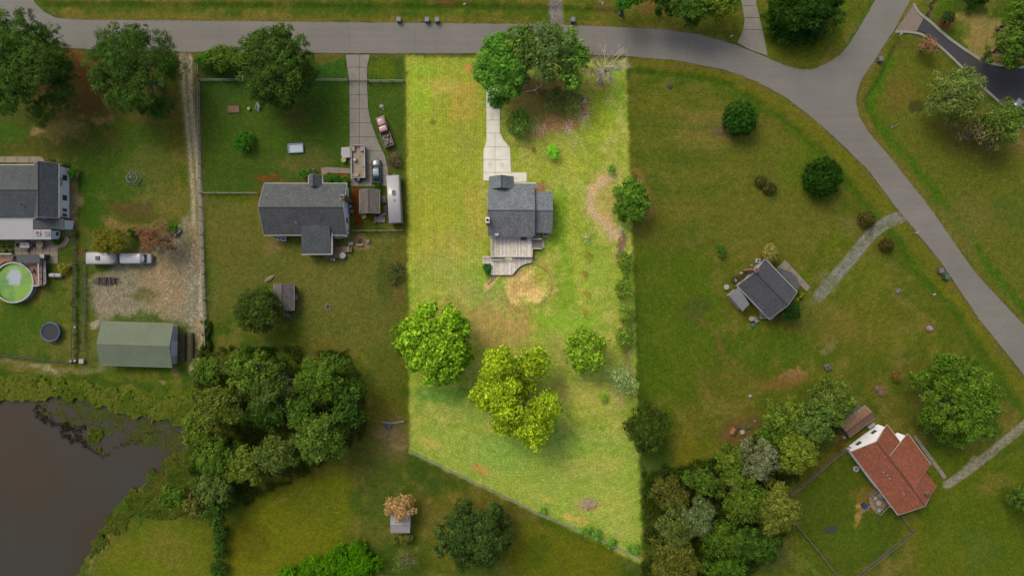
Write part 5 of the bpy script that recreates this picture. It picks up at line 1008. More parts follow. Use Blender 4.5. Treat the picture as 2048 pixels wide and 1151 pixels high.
tree("shrub_tree", "dark bush in the reddish bed beyond the black drive", 1893, 38, 14, 14, 2.4, ((26, 46, 12), (44, 64, 28)), leaf=.2, dens=110)
tree("clipped_tree", "round dark bush cut by the top edge beyond the black drive", 1951, -6, 22, 20, 3, ((16, 44, 2), (26, 58, 6)), z0=.2, leaf=.2, dens=140)
tree("broadleaf_tree", "silvery green tree over the kerb of the black drive", 1908, 190, 54, 58, 9, ((50, 70, 14), (72, 90, 26), (98, 110, 62)), leaf=.28, dens=62, nl=26, sparse=.15)
tree("broadleaf_tree", "green tree at the right edge below the black drive", 1998, 248, 42, 44, 8, ((38, 64, 6), (60, 84, 10), (88, 104, 44)), leaf=.28, dens=90, nl=20)
bare_tree("bare_tree", "large brown leafless tree right of the curving street", 1930, 275, 44, 8, bk=(92, 84, 62), seed=41, leaves=((80, 76, 34), (92, 84, 44)), dens=14)
for lb, x, y, rx, ry in (("left tree of the dark grove in the top right corner", 2008, 96, 30, 38), ("upper tree of the dark grove in the top right corner", 2040, 34, 42, 40), ("right tree of the dark grove cut by the right edge", 2060, 104, 34, 34)):
    tree("grove_tree", lb, x, y, rx, ry, 9, G_MID, group="grove in the top right corner", leaf=.3, dens=80)
tree("magnolia_tree", "very dark broad tree between the white drive and the side street", 1610, 16, 80, 62, 8, ((14, 38, 2), (24, 52, 4), (40, 66, 10)), leaf=.28, dens=110, nl=40, z0=.4)
for lb, x, y, c in (("small grey flowering bush at the foot of the very dark tree", 1617, 64, ((84, 82, 60), (104, 100, 80))), ("small lime bush at the foot of the very dark tree", 1651, 64, ((52, 86, 6), (70, 100, 12)))): shrub("shrub", lb, x, y, 12, 10, 1.4, c)
for lb, x, y, rx, ry, c in (("leftmost tree of the row cut by the top edge", 1252, 2, 32, 26, G_BRT), ("second tree of the row cut by the top edge", 1330, 0, 34, 34, G_DARK), ("third tree of the row cut by the top edge", 1385, 6, 42, 44, ((34, 64, 8), (52, 82, 12), (72, 98, 22))), ("rightmost yellowish tree of the row cut by the top edge", 1440, -4, 38, 44, G_YEL)):
    tree("broadleaf_tree", lb, x, y, rx, ry, 9, c, group="row of trees cut by the top edge", leaf=.3, dens=80)
EW = "trees of the wood in the lower right"
for lb, x, y, rx, ry, h, c in (
    ("light green tree at the top right end of the lower right wood", 1662, 800, 42, 48, 9, ((44, 66, 8), (66, 86, 14), (98, 112, 46))),
    ("green tree next to the brown roofed shed in the lower right wood", 1622, 842, 48, 44, 9, ((38, 64, 12), (60, 84, 22), (90, 108, 46))),
    ("yellowish tree on the lawn side of the lower right wood", 1568, 832, 38, 42, 8, ((48, 70, 6), (72, 92, 12), (96, 112, 26))),
    ("low dark tree on the lawn side of the lower right wood", 1540, 868, 32, 28, 7, G_MID),
    ("broad yellow green tree above the fence corner in the lower right wood", 1585, 902, 42, 46, 9, ((52, 72, 4), (78, 94, 8), (100, 110, 22))),
    ("silver leaved tree at the top middle of the lower right wood", 1512, 912, 40, 40, 10, ((58, 72, 32), (80, 88, 54), (104, 108, 76))),
    ("green tree left of the silver leaved tree in the lower right wood", 1462, 922, 38, 34, 8, ((40, 62, 4), (60, 80, 8), (82, 98, 14))),
    ("big tree at the right side of the lower right wood by the fence corner", 1548, 1010, 44, 52, 11, ((54, 66, 6), (80, 90, 16), (108, 108, 40))),
    ("tall tree at the centre of the lower right wood", 1482, 990, 50, 48, 11, ((38, 58, 4), (58, 80, 8), (82, 100, 20))),
    ("brown tinged low tree at the left of the lower right wood", 1336, 985, 38, 34, 6, ((52, 62, 10), (70, 70, 18), (60, 78, 12))),
    ("small green tree beside the brown tinged tree in the lower right wood", 1400, 960, 34, 26, 7, G_MID),
    ("grey leaved tree in the left part of the lower right wood", 1390, 1026, 32, 44, 9, ((50, 68, 24), (68, 84, 42), (86, 98, 58))),
    ("pale tipped tree left of the grey leaved tree in the wood", 1344, 1048, 30, 44, 9, ((48, 64, 14), (66, 82, 24), (88, 100, 40))),
    ("dark tree filling the lower middle of the right wood", 1440, 1070, 46, 42, 9, ((34, 58, 4), (50, 76, 6), (76, 96, 14))),
    ("deep green tree at the lower right of the right wood", 1506, 1078, 44, 42, 9, ((26, 50, 6), (40, 68, 8), (62, 86, 16))),
    ("tree on the bottom edge right of the pale boundary corner", 1345, 1120, 54, 44, 9, ((50, 60, 6), (70, 76, 14), (86, 88, 22))),
    ("tree on the bottom edge at the middle of the right wood", 1445, 1132, 42, 34, 8, ((34, 62, 4), (48, 80, 4), (62, 92, 10)))):
    tree("wood_tree", lb, x, y, rx, ry, h, c, group=EW, leaf=.33, dens=70, lk=2.8)
# --- undergrowth, reeds, weeds: nobody could count these
def scatter(name, P, n, hgt, size, cols, seed, lk=1.7, z=0.0, clump=1.6, aspect=.3, up=.35, thr=(.34, .56)):
    rs = np.random.RandomState(seed); P = np.array(P, float); x0, y0 = P.min(0); x1, y1 = P.max(0)
    X_ = rs.uniform(x0, x1, n * 4); Y_ = rs.uniform(y0, y1, n * 4); ok = in_poly(X_ + (fbm(X_, Y_, 18, seed, 3) - .5) * 34, Y_ + (fbm(X_, Y_, 18, seed + 3, 3) - .5) * 34, [tuple(p) for p in P])
    nz_ = fbm(X_, Y_, 11 * clump, seed + 9, 3); ok &= rs.rand(len(X_)) < sstep(thr[0], thr[1], nz_)
    X_, Y_, nz_ = X_[ok][:n], Y_[ok][:n], nz_[ok][:n]; n = len(X_); h_ = hgt * (.3 + 1.2 * nz_) * rs.uniform(.2, 1, n)
    Pn = np.stack([(X_ - 1024) / PXM, (575.5 - Y_) / PXM, z + h_], -1); N = nrm(rs.randn(n, 3) + np.array([0, 0, up * 3]))
    pc = pal(cols, lk); m = fbm(X_, Y_, 30, seed + 20, 3) * .7 + rs.rand(n) * .3; m = np.clip((m - .25) * 2, 0, .999); k = m * (len(pc) - 1); a = np.floor(k).astype(int); f = (k - a)[:, None]
    c = (pc[a] * (1 - f) + pc[np.minimum(a + 1, len(pc) - 1)] * f) * rs.uniform(.7, 1.35, n)[:, None]
    o = link(name, quads_mesh(name, leaf_quads(rs, Pn, N, size, aspect), np.clip(c, 0, .8))); return tag(o, kind='stuff')
scatter("bank_reeds", [(-60, 748), (60, 752), (200, 775), (330, 790), (400, 800), (420, 850), (370, 848), (320, 842), (240, 826), (180, 806), (120, 790), (40, 800), (-60, 800)], 80000, .42, .2, ((54, 74, 6), (74, 92, 6), (90, 92, 20), (54, 84, 8)), 5, clump=.6, lk=2.4, up=1.6, thr=(.2, .5))
scatter("bank_weeds", [(330, 915), (400, 880), (430, 960), (400, 1030), (330, 1030), (265, 1030), (215, 1075), (180, 1120), (195, 1070), (230, 1020), (290, 965)], 40000, .3, .2, ((44, 64, 6), (70, 86, 8), (78, 74, 20), (40, 76, 6)), 6, clump=.7, thr=(.15, .5), up=1.5, lk=2.2)
scatter("wood_undergrowth", [(400, 700), (560, 690), (700, 700), (735, 800), (720, 880), (600, 960), (470, 1010), (380, 1020), (390, 900), (395, 780)], 30000, 1.1, .3, ((36, 58, 4), (54, 78, 6), (66, 72, 22)), 7)
scatter("wood_edge_growth", [(1290, 935), (1420, 920), (1500, 880), (1600, 800), (1650, 790), (1690, 840), (1560, 980), (1570, 1040), (1540, 1110), (1480, 1160), (1280, 1170)], 36000, 1.2, .3, ((36, 58, 4), (54, 76, 6), (70, 74, 20)), 8)
scatter("water_weeds", [(60, 800), (130, 795), (240, 828), (330, 850), (395, 872), (390, 900), (330, 900), (285, 890), (240, 880), (190, 860), (140, 850), (90, 830)], 9000, .04, .18, ((84, 88, 58), (72, 84, 34), (88, 98, 16)), 9, z=-.19, aspect=.8, up=3, lk=1.2)
scatter("dead_reeds", [(70, 805), (120, 835), (165, 860), (190, 905), (150, 890), (100, 850), (60, 830)], 2600, .3, .16, ((52, 44, 24), (40, 38, 20)), 10, z=-.2, clump=.7)
scatter("dead_reeds", [(120, 868), (150, 880), (205, 905), (290, 862), (340, 858), (290, 875), (205, 918), (160, 900)], 900, .25, .16, ((42, 38, 22), (50, 48, 24)), 12, z=-.2, clump=.5)
scatter("water_weeds", [(174, 850), (200, 855), (205, 880), (214, 905), (200, 908), (180, 880)], 1300, .3, .18, ((78, 98, 2), (92, 106, 10)), 13, z=-.18)
scatter("fence_weeds", [(404, 640), (420, 640), (424, 720), (404, 720)], 1600, .9, .24, G_MID, 14)
# ================================================================ VEHICLES, FURNITURE, SMALL THINGS
TYRE = M("tyre_rubber", (.015, .015, .015), .9, .2); HUB = M("wheel_rim", C(120, 120, 120), .4, .1, metal=.6); LAMP_M = M("lamp_lens", C(150, 150, 140), .2, .05); REDL = M("red_lens", C(110, 24, 18), .3, .1)
AUTO = M("car_glass", (.012, .022, .024), .06, .1)
def paint(name, c, rough=.35): return M(name, C(*c), rough, .07, .8, coat=.4)
def loft(b, secs, m=10, pw=2.6):
    """sections (x, halfwidth, z0, z1): rounded-box rings joined along x"""
    vs = []
    for x, w, z0, z1 in secs:
        cz, hz = (z0 + z1) / 2, (z1 - z0) / 2
        for i in range(m):
            g = 2 * math.pi * (i + .5) / m; c, s = math.cos(g), math.sin(g)
            vs.append((x, w * math.copysign(abs(c) ** (2 / pw), c), cz + hz * math.copysign(abs(s) ** (2 / pw), s)))
    n = len(secs); fs = [(i * m + j, (i + 1) * m + j, (i + 1) * m + (j + 1) % m, i * m + (j + 1) % m) for i in range(n - 1) for j in range(m)]
    fs += [tuple(range(m)), tuple(range((n - 1) * m + m - 1, (n - 1) * m - 1, -1))]; b.add(vs, fs); return b
def wheels(root, xs, hw, r=.33):
    me = MB().tube((0, -.1, 0), (0, .1, 0), r, n=16).mesh("wheel", TYRE); mh = MB().tube((0, -.11, 0), (0, .11, 0), r * .55, n=10).mesh("rim", HUB)
    for x in xs:
        for s in (-1, 1):
            o = link("wheel", me, root); o.location = (x, s * hw, r); link("rim", mh, o)
def P_(root, b, name, mat, sm=True):
    o = link(name, b.mesh(name, mat), root)
    if sm: smooth(o)
    return o
# sedan -----------------------------------------------------------
car = thing("parked_car", "dark teal sedan parked on the neighbour drive beside the white trailer", "car", W(754.5, 344.5, 0), rz=R(92))
PT = paint("teal_paint", (56, 66, 70))
b = loft(MB(), [(-2.32, .62, .32, .78), (-2.25, .80, .24, .92), (-1.5, .88, .2, .98), (0, .90, .2, .95), (1.2, .88, .2, .92), (1.9, .84, .22, .84), (2.25, .72, .26, .72), (2.33, .5, .34, .62)], 14); P_(car, b, "body", PT)
P_(car, loft(MB(), [(-1.75, .58, .86, .96), (-1.0, .68, .88, 1.32), (-.7, .68, .88, 1.37), (.35, .68, .88, 1.38), (.6, .67, .88, 1.30), (1.2, .62, .84, .92)], 12), "windows", AUTO)
P_(car, loft(MB(), [(-.98, .52, 1.33, 1.40), (-.6, .58, 1.36, 1.43), (.2, .58, 1.36, 1.43), (.48, .52, 1.33, 1.39)], 12), "roof", paint("teal_roof", (104, 116, 118)))
for s in (-1, 1): P_(car, MB().box((2.18, s * .58, .62), (.16, .3, .13)), "headlight", LAMP_M, False); P_(car, MB().box((-2.26, s * .6, .72), (.1, .3, .14)), "tail_light", REDL, False); P_(car, MB().box((.75, s * .97, .95), (.16, .16, .11)), "wing_mirror", PT, False)
wheels(car, (-1.4, 1.4), .84)
# pickup ------------------------------------------------------------
tr = thing("pickup_truck", "faded red pickup truck with a junk filled bed on the grass by the drive", "pickup truck", W(771, 266, 0), rz=R(108))
PR = paint("faded_red", (112, 62, 56), .5)
P_(tr, loft(MB(), [(.1, .88, .45, 1.02), (1.2, .90, .42, 1.03), (2.3, .88, .42, 1.0), (2.75, .84, .45, .92), (2.84, .7, .5, .8)], 12, 4), "body", PR)
P_(tr, loft(MB(), [(-.15, .78, .9, 1.5), (.0, .80, .9, 1.66), (.9, .78, .9, 1.67), (1.45, .72, .9, 1.05)], 12, 4), "windshield", AUTO)
P_(tr, loft(MB(), [(-.12, .72, 1.6, 1.72), (.1, .76, 1.64, 1.74), (.85, .72, 1.64, 1.73), (.95, .66, 1.6, 1.7)], 12, 4), "cab_roof", paint("faded_pink_roof", (134, 82, 76), .5))
bd = MB(); bd.box((-1.45, 0, .62), (2.55, 1.7, .1)); [bd.box((-1.45, s * .87, .88), (2.55, .1, .5)) for s in (-1, 1)]; bd.box((-2.72, 0, .88), (.08, 1.64, .5)); bd.box((-.22, 0, .95), (.08, 1.64, .6)); P_(tr, bd, "truck_bed", paint("dark_bed", (74, 54, 50), .6), False)
for s in (-1, 1): P_(tr, MB().box((2.82, s * .62, .72), (.08, .3, .18)), "headlight", LAMP_M, False); P_(tr, MB().box((.95, s * .98, 1.1), (.14, .2, .16)), "wing_mirror", SHUT, False)
P_(tr, MB().box((2.9, 0, .5), (.12, 1.6, .18)), "bumper", HUB, False); wheels(tr, (-1.6, 1.85), .80, .38)
jk = thing("junk_load", "heap of tan and grey scrap lying in the red pickup bed", "scrap heap", (*W(775.5, 281, .8)[:2], .68), rz=R(108)); rs_ = random.Random(2); cols_ = [C(112, 100, 78), C(92, 88, 84), C(126, 116, 92), C(70, 64, 58), C(120, 106, 104)]
for i in range(16): link(("board", "bin_lid", "crate")[i % 3], MB().box((rs_.uniform(-.95, .95), rs_.uniform(-.5, .5), .12 + rs_.random() * .4), (rs_.uniform(.2, .8), rs_.uniform(.12, .35), rs_.uniform(.06, .25)), rs_.uniform(0, 3)).mesh("piece", M("junk%d" % (i % 5), cols_[i % 5], .8, .2)), jk)
# suv at the right edge -----------------------------------------------------------
sv = thing("parked_car", "grey car with green glass at the right edge on the black drive", "car", W(2045, 221, 0), rz=R(138)); b = loft(MB(), [(-2.3, .74, .4, .95), (-2.2, .9, .3, 1.05), (0, .94, .28, 1.05), (1.5, .9, .3, 1.0), (2.2, .8, .34, .86), (2.3, .6, .4, .7)], 12, 3.4); P_(sv, b, "body", paint("grey_paint", (100, 100, 104)))
P_(sv, loft(MB(), [(-2.1, .7, 1.0, 1.1), (-1.8, .76, 1.0, 1.6), (.3, .76, 1.0, 1.64), (1.15, .7, .98, 1.06)], 12, 3.4), "windows", M("green_glass", C(34, 62, 50), .08, .1)); P_(sv, loft(MB(), [(-1.7, .66, 1.58, 1.68), (-1.4, .7, 1.6, 1.7), (.1, .7, 1.6, 1.7), (.3, .64, 1.58, 1.68)], 12, 3.4), "roof", MATS["grey_paint"]); wheels(sv, (-1.4, 1.4), .88, .36)
for s in (-1, 1): P_(sv, MB().box((2.16, s * .62, .74), (.16, .28, .14)), "headlight", LAMP_M, False)
# van ------------------------------------------------------------
vn = thing("parked_van", "white van with dark windshield nose to the gravel yard", "van", W(276.5, 517, .6)); vn.location.z = 0; PW = paint("van_white", (172, 172, 176), .5)
P_(vn, loft(MB(), [(-2.62, .86, .4, 1.9), (-2.55, .96, .32, 2.05), (1.0, .97, .3, 2.1), (1.35, .95, .3, 1.95), (1.9, .93, .3, 1.22), (2.35, .9, .32, 1.12), (2.6, .8, .36, .95)], 14, 4.5), "body", PW)
P_(vn, MB().slab([(1.20, -.8, 2.05), (1.20, .8, 2.05), (1.88, .82, 1.30), (1.88, -.82, 1.30)], .04), "windshield", AUTO, False)
for s in (-1, 1): P_(vn, MB().box((2.55, s * .66, .75), (.1, .26, .2)), "headlight", LAMP_M, False); P_(vn, MB().box((1.35, s * 1.05, 1.2), (.14, .18, .2)), "wing_mirror", SHUT, False); P_(vn, MB().box((.9, s * .965, 1.45), (.8, .03, .45)), "side_window", AUTO, False)
wheels(vn, (-1.7, 1.7), .88, .36)
# camper ------------------------------------------------------------
cp = thing("camper_trailer", "white camper trailer with a dark roof hatch behind the white van", "camper", W(207.5, 516.5, 1.2)); cp.location.z = 0
P_(cp, loft(MB(), [(-2.6, .98, .5, 2.2), (-2.5, 1.12, .45, 2.4), (1.5, 1.12, .45, 2.45), (2.2, 1.0, .5, 2.3), (2.6, .6, .7, 1.9)], 14, 5), "body", paint("camper_white", (166, 163, 162), .55)); P_(cp, MB().box((-.35, 0, 2.5), (.72, .72, .12)).box((-.35, 0, 2.58), (.6, .6, .04)), "roof_hatch", M("hatch_dark", C(62, 56, 60), .6, .15), False)
for s in (-1, 1): P_(cp, MB().box((0, s * 1.12, 1.6), (.9, .04, .5)), "side_window", AUTO, False)
P_(cp, MB().tube((2.5, -.35, .5), (3.1, 0, .5), .04).tube((2.5, .35, .5), (3.1, 0, .5), .04), "hitch", HUB, False); wheels(cp, (-.3,), 1.0, .33)
# long white trailer ------------------------------------------------------------
lt = thing("cargo_trailer", "long white roofed trailer at the left lot line beside the shed", "trailer", W(788, 398, 2.4)); lt.location.z = 0; lt.rotation_euler = (0, 0, R(-86.5))
P_(lt, loft(MB(), [(-4.25, 1.05, .6, 2.5), (-4.2, 1.18, .5, 2.62), (4.2, 1.18, .5, 2.62), (4.25, 1.05, .6, 2.5)], 16, 9), "body", paint("trailer_white", (150, 149, 147), .7)); P_(lt, MB().box((-1.1, .05, 2.66), (.85, .6, .14)).box((-1.1, .05, 2.75), (.7, .46, .05)), "roof_unit", M("unit_grey", C(84, 84, 80), .6, .2), False); P_(lt, MB().lathe((.25, .1, 2.6), [(.15, 0), (.15, .12)], 12), "roof_vent", M("unit_grey", (.1, .1, .1)), False)
P_(lt, MB().tube((-4.2, -.4, .55), (-4.95, 0, .55), .05).tube((-4.2, .4, .55), (-4.95, 0, .55), .05), "hitch", HUB, False); wheels(lt, (.3, 1.2), 1.0, .34)
# pontoon boat ------------------------------------------------------------
pb = thing("pontoon_boat", "open pontoon boat with tan floor and orange brown stains on a trailer in the drive", "boat", W(717.5, 324, .8)); pb.location.z = 0; pb.rotation_euler = (0, 0, R(91))
for s in (-1, 1): P_(pb, MB().tube((-2.9, s * .95, .55), (2.7, s * .95, .55), .3, n=12).tube((2.7, s * .95, .55), (3.1, s * .9, .7), .3, .08, 12), "pontoon", M("aluminium", C(130, 130, 132), .4, .1, metal=.4))
m, t, p = newmat("boat_floor"); t.links.new(mixc(t, ramp(t, noise(t, .95, 4, .6), [(.50, (0, 0, 0)), (.62, (1, 1, 1))]), C(132, 122, 100), C(134, 92, 62)), p.inputs['Base Color']); p.inputs['Roughness'].default_value = .8
P_(pb, MB().box((0, 0, .9), (5.9, 2.3, .08)), "floor", m, False)
rw = M("boat_rail", C(146, 140, 136), .5, .1); bb = MB()
for s in (-1, 1): bb.box((0, s * 1.19, 1.2), (5.9, .12, .5))
bb.box((2.9, 0, 1.2), (.1, 2.2, .5)); bb.box((-2.9, 0, 1.2), (.1, 2.2, .5)); P_(pb, bb, "fence_panels", rw, False)
for x, y, sx, sy in ((-2.45, .5, .6, 1.1), (-.1, -.95, 1.6, .42), (2.3, -.75, .9, .6), (2.3, .8, .9, .5)): P_(pb, MB().box((x, y, 1.12), (sx, sy, .36)).box((x, y, 1.33), (sx * .9, sy * .9, .06)), "seat", M("boat_seat", C(136, 128, 114), .7, .15), False)
P_(pb, MB().box((.3, .55, 1.3), (.5, .5, .7)), "console", rw, False); P_(pb, MB().box((-3.2, 0, .9), (.4, .4, .7)), "outboard_motor", M("navy_motor", C(62, 60, 84), .5, .1), False)
P_(pb, MB().box((0, 0, .3), (5.4, .14, .12)).box((-.8, 0, .28), (.12, 2.0, .12)), "trailer_frame", SHUT, False); wheels(pb, (-.8,), 1.0, .3)
def simple(name, label, cat, px, py, parts, z=0, rz=0.0, group=None):
    o = thing(name, label, cat, (*W(px, py, z)[:2], z), group, 0); o.rotation_euler = (0, 0, R(rz))
    for nme, b, mat in parts: link(nme, b.mesh(nme, mat), o)
    return o
GREYP = M("grey_plastic", C(98, 98, 102), .6, .1); WHT = M("white_plastic", C(150, 148, 144), .6, .1); BLUE = M("blue_plastic", C(40, 66, 110), .6, .1); TEAL = M("teal_plastic", C(44, 90, 78), .6, .1); TAN = M("tan_stuff", C(132, 116, 88), .8, .15); RUST = M("rust_brown", C(104, 66, 44), .8, .2); STONE = M("pale_stone", C(140, 130, 116), .9, .2, 3); DKW = M("dark_timber", C(58, 52, 46), .85, .25)
simple("boat_cover", "white dinghy shaped tub on the grass left of the pontoon boat", "tub", 694, 306, (("hull", MB().prism([(-.75, -1.0), (.6, -1.0), (.75, .9), (-.8, 1.0), (-.95, -.2)], .1, .6), WHT), ("gunwale", MB().box((0, 0, .63), (1.5, 1.9, .05)), WHT)), rz=4)
simple("garden_table", "pale yellow round table below the white tub", "table", 689, 321, (("tabletop", MB().lathe((0, 0, .68), [(.46, 0), (.46, .04)], 18), M("yellow_top", C(132, 130, 70), .6, .1)), ("leg", MB().lathe((0, 0, 0), [(.25, 0), (.05, .05), (.05, .68)], 10), WHT)))
simple("bbq_kettle", "dark blue kettle grill with white bag at the corner of the drive", "grill", 631, 341, (("bowl", MB().lathe((0, 0, .6), [(.05, 0), (.26, .08), (.3, .25), (.2, .42), (.03, .48)], 14), M("navy_enamel", C(48, 56, 82), .3, .1)), ("leg_frame", MB().tube((0, 0, .6), (.3, .2, 0), .02).tube((0, 0, .6), (-.3, .2, 0), .02).tube((0, 0, .6), (0, -.3, 0), .02), HUB)))
simple("tarp_bundle", "blue and red tarp bundle at the stern of the pontoon boat", "tarp", 719, 362, (("blue_tarp", MB().rock((0, 0, .25), .5, random.Random(1), .7), M("blue_tarp", C(60, 66, 96), .7, .2)), ("red_tarp", MB().rock((.8, .35, .2), .45, random.Random(4), .6), M("red_tarp", C(138, 84, 70), .7, .2))))
simple("inflatable_pool", "white rectangular inflatable pool with a blue rim on the lawn", "pool", 592.5, 297, (("rim", MB().box((0, .78, .22), (2.8, .16, .4)).box((0, -.78, .22), (2.8, .16, .4)).box((1.32, 0, .22), (.16, 1.4, .4)).box((-1.32, 0, .22), (.16, 1.4, .4)), M("blue_vinyl", C(44, 88, 132), .4, .08)), ("water", MB().box((0, 0, .15), (2.46, 1.38, .2)), M("pale_pool_water", C(146, 158, 166), .15, .08))), rz=3)
# long neighbours' clutter
simple("tarp_pile", "heap of pale tarps and boards below the weathered grey shed", "tarp pile", 760, 438, (("flat_sheet", MB().box((0, -.1, .2), (2.0, 1.0, .35)), M("pale_tarp", C(128, 118, 112), .8, .15)), ("folded_sheet", MB().box((.55, .75, .15), (1.2, .5, .25), .5), M("pale_tarp", (.1,) * 3)), ("crate", MB().box((-.8, -.55, .3), (.45, .4, .5)), SHUT)))
simple("scrap_pile", "strip of grey scrap between the weathered shed and the long trailer", "scrap pile", 768, 405, (("sheet_metal", MB().box((0, .5, .12), (.7, 1.2, .2), .2), GREYP), ("blue_sheet", MB().box((.3, -1.1, .15), (.5, 1.1, .2), -.1), M("blue_tarp", (.1,) * 3)), ("teal_board", MB().box((-.7, .9, .3), (.12, 1.3, .5)), TEAL)))
simple("tank", "white rounded water tank beside the white gable end of the grey roofed house", "tank", 701, 413, (("body", MB().lathe((0, 0, 0), [(.4, 0), (.4, .8), (.25, 1.0), (.05, 1.05)], 16), WHT),))
simple("timber_box", "brown timber box beside the white gable end below the water tank", "box", 703, 423, (("box", MB().box((0, 0, .3), (.9, .6, .6)), WOOD_D), ("lid", MB().box((0, 0, .63), (1.0, .7, .05)), WOOD_D)))
simple("white_chair", "pale pair of boards leaning below the weathered shed", "board", 729, 434, (("plank", MB().box((0, 0, .15), (.8, .5, .08), .5), STONE),))
ac_unit("air_conditioner", "left grey unit behind the long grey roofed house", 560, 477, "units behind the grey roofed house", .7); ac_unit("air_conditioner", "right grey unit behind the long grey roofed house", 570, 478, "units behind the grey roofed house", .8)
# back steps / deck with hot tub
bdk = thing("back_deck", "brown rear deck at the corner of the grey roofed house", "deck", W(680, 507, 0)); OFF[bdk] = tuple(bdk.location)
for i in range(9): MB().prism([W(x, y, .5)[:2] for x, y in ((664 + i * 2.5, 492.5 if i > 0 else 493), (666.3 + i * 2.5, 492.5), (666.3 + i * 2.5, 515 if i < 6 else 505), (664 + i * 2.5, 515 if i < 6 else 505))], .42, .5).build("board", WOOD_D, bdk)
for i in range(7): MB().prism([W(x, y, .5)[:2] for x, y in ((686.6 + i * 2.5, 492.8), (688.9 + i * 2.5, 492.8), (688.9 + i * 2.5, 504), (686.6 + i * 2.5, 504))], .42, .5).build("board", WOOD_D, bdk)
for i in range(6): MB().prism([W(x, y, .35)[:2] for x, y in ((648.5 + i * 2.5, 510), (650.8 + i * 2.5, 510), (650.8 + i * 2.5, 517), (648.5 + i * 2.5, 517))], .25, .35).build("board", WOOD_D, bdk)
rail(bdk, [(698.5, 492.5), (698.5, 504)], .5, .9, 1.0, TRIM_D, bal=False)
simple("hot_tub", "grey covered hot tub beside the brown rear deck", "hot tub", 687, 511, (("shell", MB().lathe((0, 0, 0), [(.52, 0), (.58, .7)], 10), GREYP), ("cover", MB().lathe((0, 0, .7), [(.6, 0), (.6, .08), (.3, .14)], 10), WHT)))
simple("flower_pots", "pale pots and cushion at the foot of the brown rear deck", "pots", 669, 519, (("pot", MB().lathe((0, 0, 0), [(.16, 0), (.24, .35)], 10), WHT), ("second_pot", MB().lathe((-.5, .1, 0), [(.14, 0), (.22, .3)], 10), STONE)))
def firepit(label, px, py, r, chairs=(), group=None, stones=12, mat=STONE):
    o = thing("fire_pit", label, "fire pit", W(px, py, 0), group); rg = random.Random(int(px))
    link("ash", MB().lathe((0, 0, .0), [(r * .8, .0), (r * .7, .06)], 14).mesh("ash", M("ash_brown", C(78, 50, 34), .95, .3)), o)
    for i in range(stones):
        g = 6.283 * i / stones; b = MB(); b.rock((r * math.cos(g), r * math.sin(g), .1), r * 3.0 / stones, rg); link("stone", b.mesh("stone", mat), o)
    return o
firepit("sandy ringed fire pit behind the grey roofed house", 721, 482, .55, mat=TAN)
def chair(label, px, py, rz, group, mat=WHT):
    return simple("lawn_chair", label, "chair", px, py, (("seat", MB().box((0, 0, .38), (.6, .6, .06)), mat), ("backrest", MB().box((-.3, 0, .68), (.08, .6, .6)), mat), ("leg", MB().box((.25, .25, .18), (.06, .06, .36)), mat), ("leg", MB().box((.25, -.25, .18), (.06, .06, .36)), mat), ("leg", MB().box((-.25, .25, .18), (.06, .06, .36)), mat), ("leg", MB().box((-.25, -.25, .18), (.06, .06, .36)), mat)), rz=rz, group=group)
chair("pale chair left of the sandy fire pit", 703.5, 487, 20, "chairs round the sandy fire pit"); chair("grey slatted chair right of the sandy fire pit", 737, 482, 205, "chairs round the sandy fire pit", GREYP); simple("lawn_bench", "low pale bench below the sandy fire pit", "bench", 720, 489.5, (("seat", MB().box((0, 0, .35), (1.2, .35, .06)), STONE), ("leg", MB().box((.5, 0, .17), (.06, .3, .34)), STONE), ("leg", MB().box((-.5, 0, .17), (.06, .3, .34)), STONE)))
firepit("small stone ringed fire pit on the second lot lawn", 656, 613, .5)
simple("overturned_canoe", "tan overturned canoe above the small hip roofed shed", "canoe", 539, 557, (("hull", loft(MB(), [(-1.1, .05, 0, .1), (-.7, .28, 0, .25), (0, .36, 0, .32), (.7, .28, 0, .25), (1.1, .05, 0, .1)], 10, 2), TAN), ("keel", MB().box((0, 0, .33), (1.6, .04, .04)), TAN)), rz=33)
simple("garden_cart", "pale garden cart below the small hip roofed shed", "cart", 575.5, 629, (("tray", MB().box((0, 0, .5), (1.2, .7, .25)), GREYP), ("handle", MB().tube((.6, 0, .5), (.8, -.6, .4), .03), WHT), ("wheel", MB().tube((-.4, .3, .22), (-.4, .4, .22), .22, n=12), TYRE), ("wheel", MB().tube((-.4, -.4, .22), (-.4, -.3, .22), .22, n=12), TYRE)), rz=-20)
simple("white_cooler", "white cooler standing at the wall of the small hip roofed shed", "cooler", 592.5, 594, (("body", MB().box((0, 0, .3), (.5, .9, .55)), WHT), ("lid", MB().box((0, 0, .6), (.55, .95, .06)), WHT)))
simple("sandbox", "flat brown sandbox on the lawn below the street tree", "sandbox", 467, 218, (("frame", MB().box((0, .7, .08), (2.3, .08, .16)).box((0, -.7, .08), (2.3, .08, .16)).box((1.11, 0, .08), (.08, 1.32, .16)).box((-1.11, 0, .08), (.08, 1.32, .16)), DKW), ("sand", MB().box((0, 0, .05), (2.1, 1.3, .06)), M("sandbox_sand", C(108, 84, 56), .95, .15))), rz=2)
simple("toy_slide", "white toy slide below the large street tree", "slide", 518, 214, (("slide", MB().slab([(-.25, -.8, .1), (.25, -.8, .1), (.25, .5, .9), (-.25, .5, .9)], .06), WHT), ("ladder", MB().box((0, .75, .45), (.5, .08, .9)), WHT), ("rail", MB().box((-.3, 0, .6), (.06, 1.2, .3)).box((.3, 0, .6), (.06, 1.2, .3)), WHT)), rz=-12)
simple("yellow_bucket", "pale yellow bucket left of the toy slide", "bucket", 499, 218, (("pail", MB().lathe((0, 0, 0), [(.24, 0), (.3, .45), (.26, .45)], 12), M("yellow_pail", C(112, 118, 50), .6, .1)),))
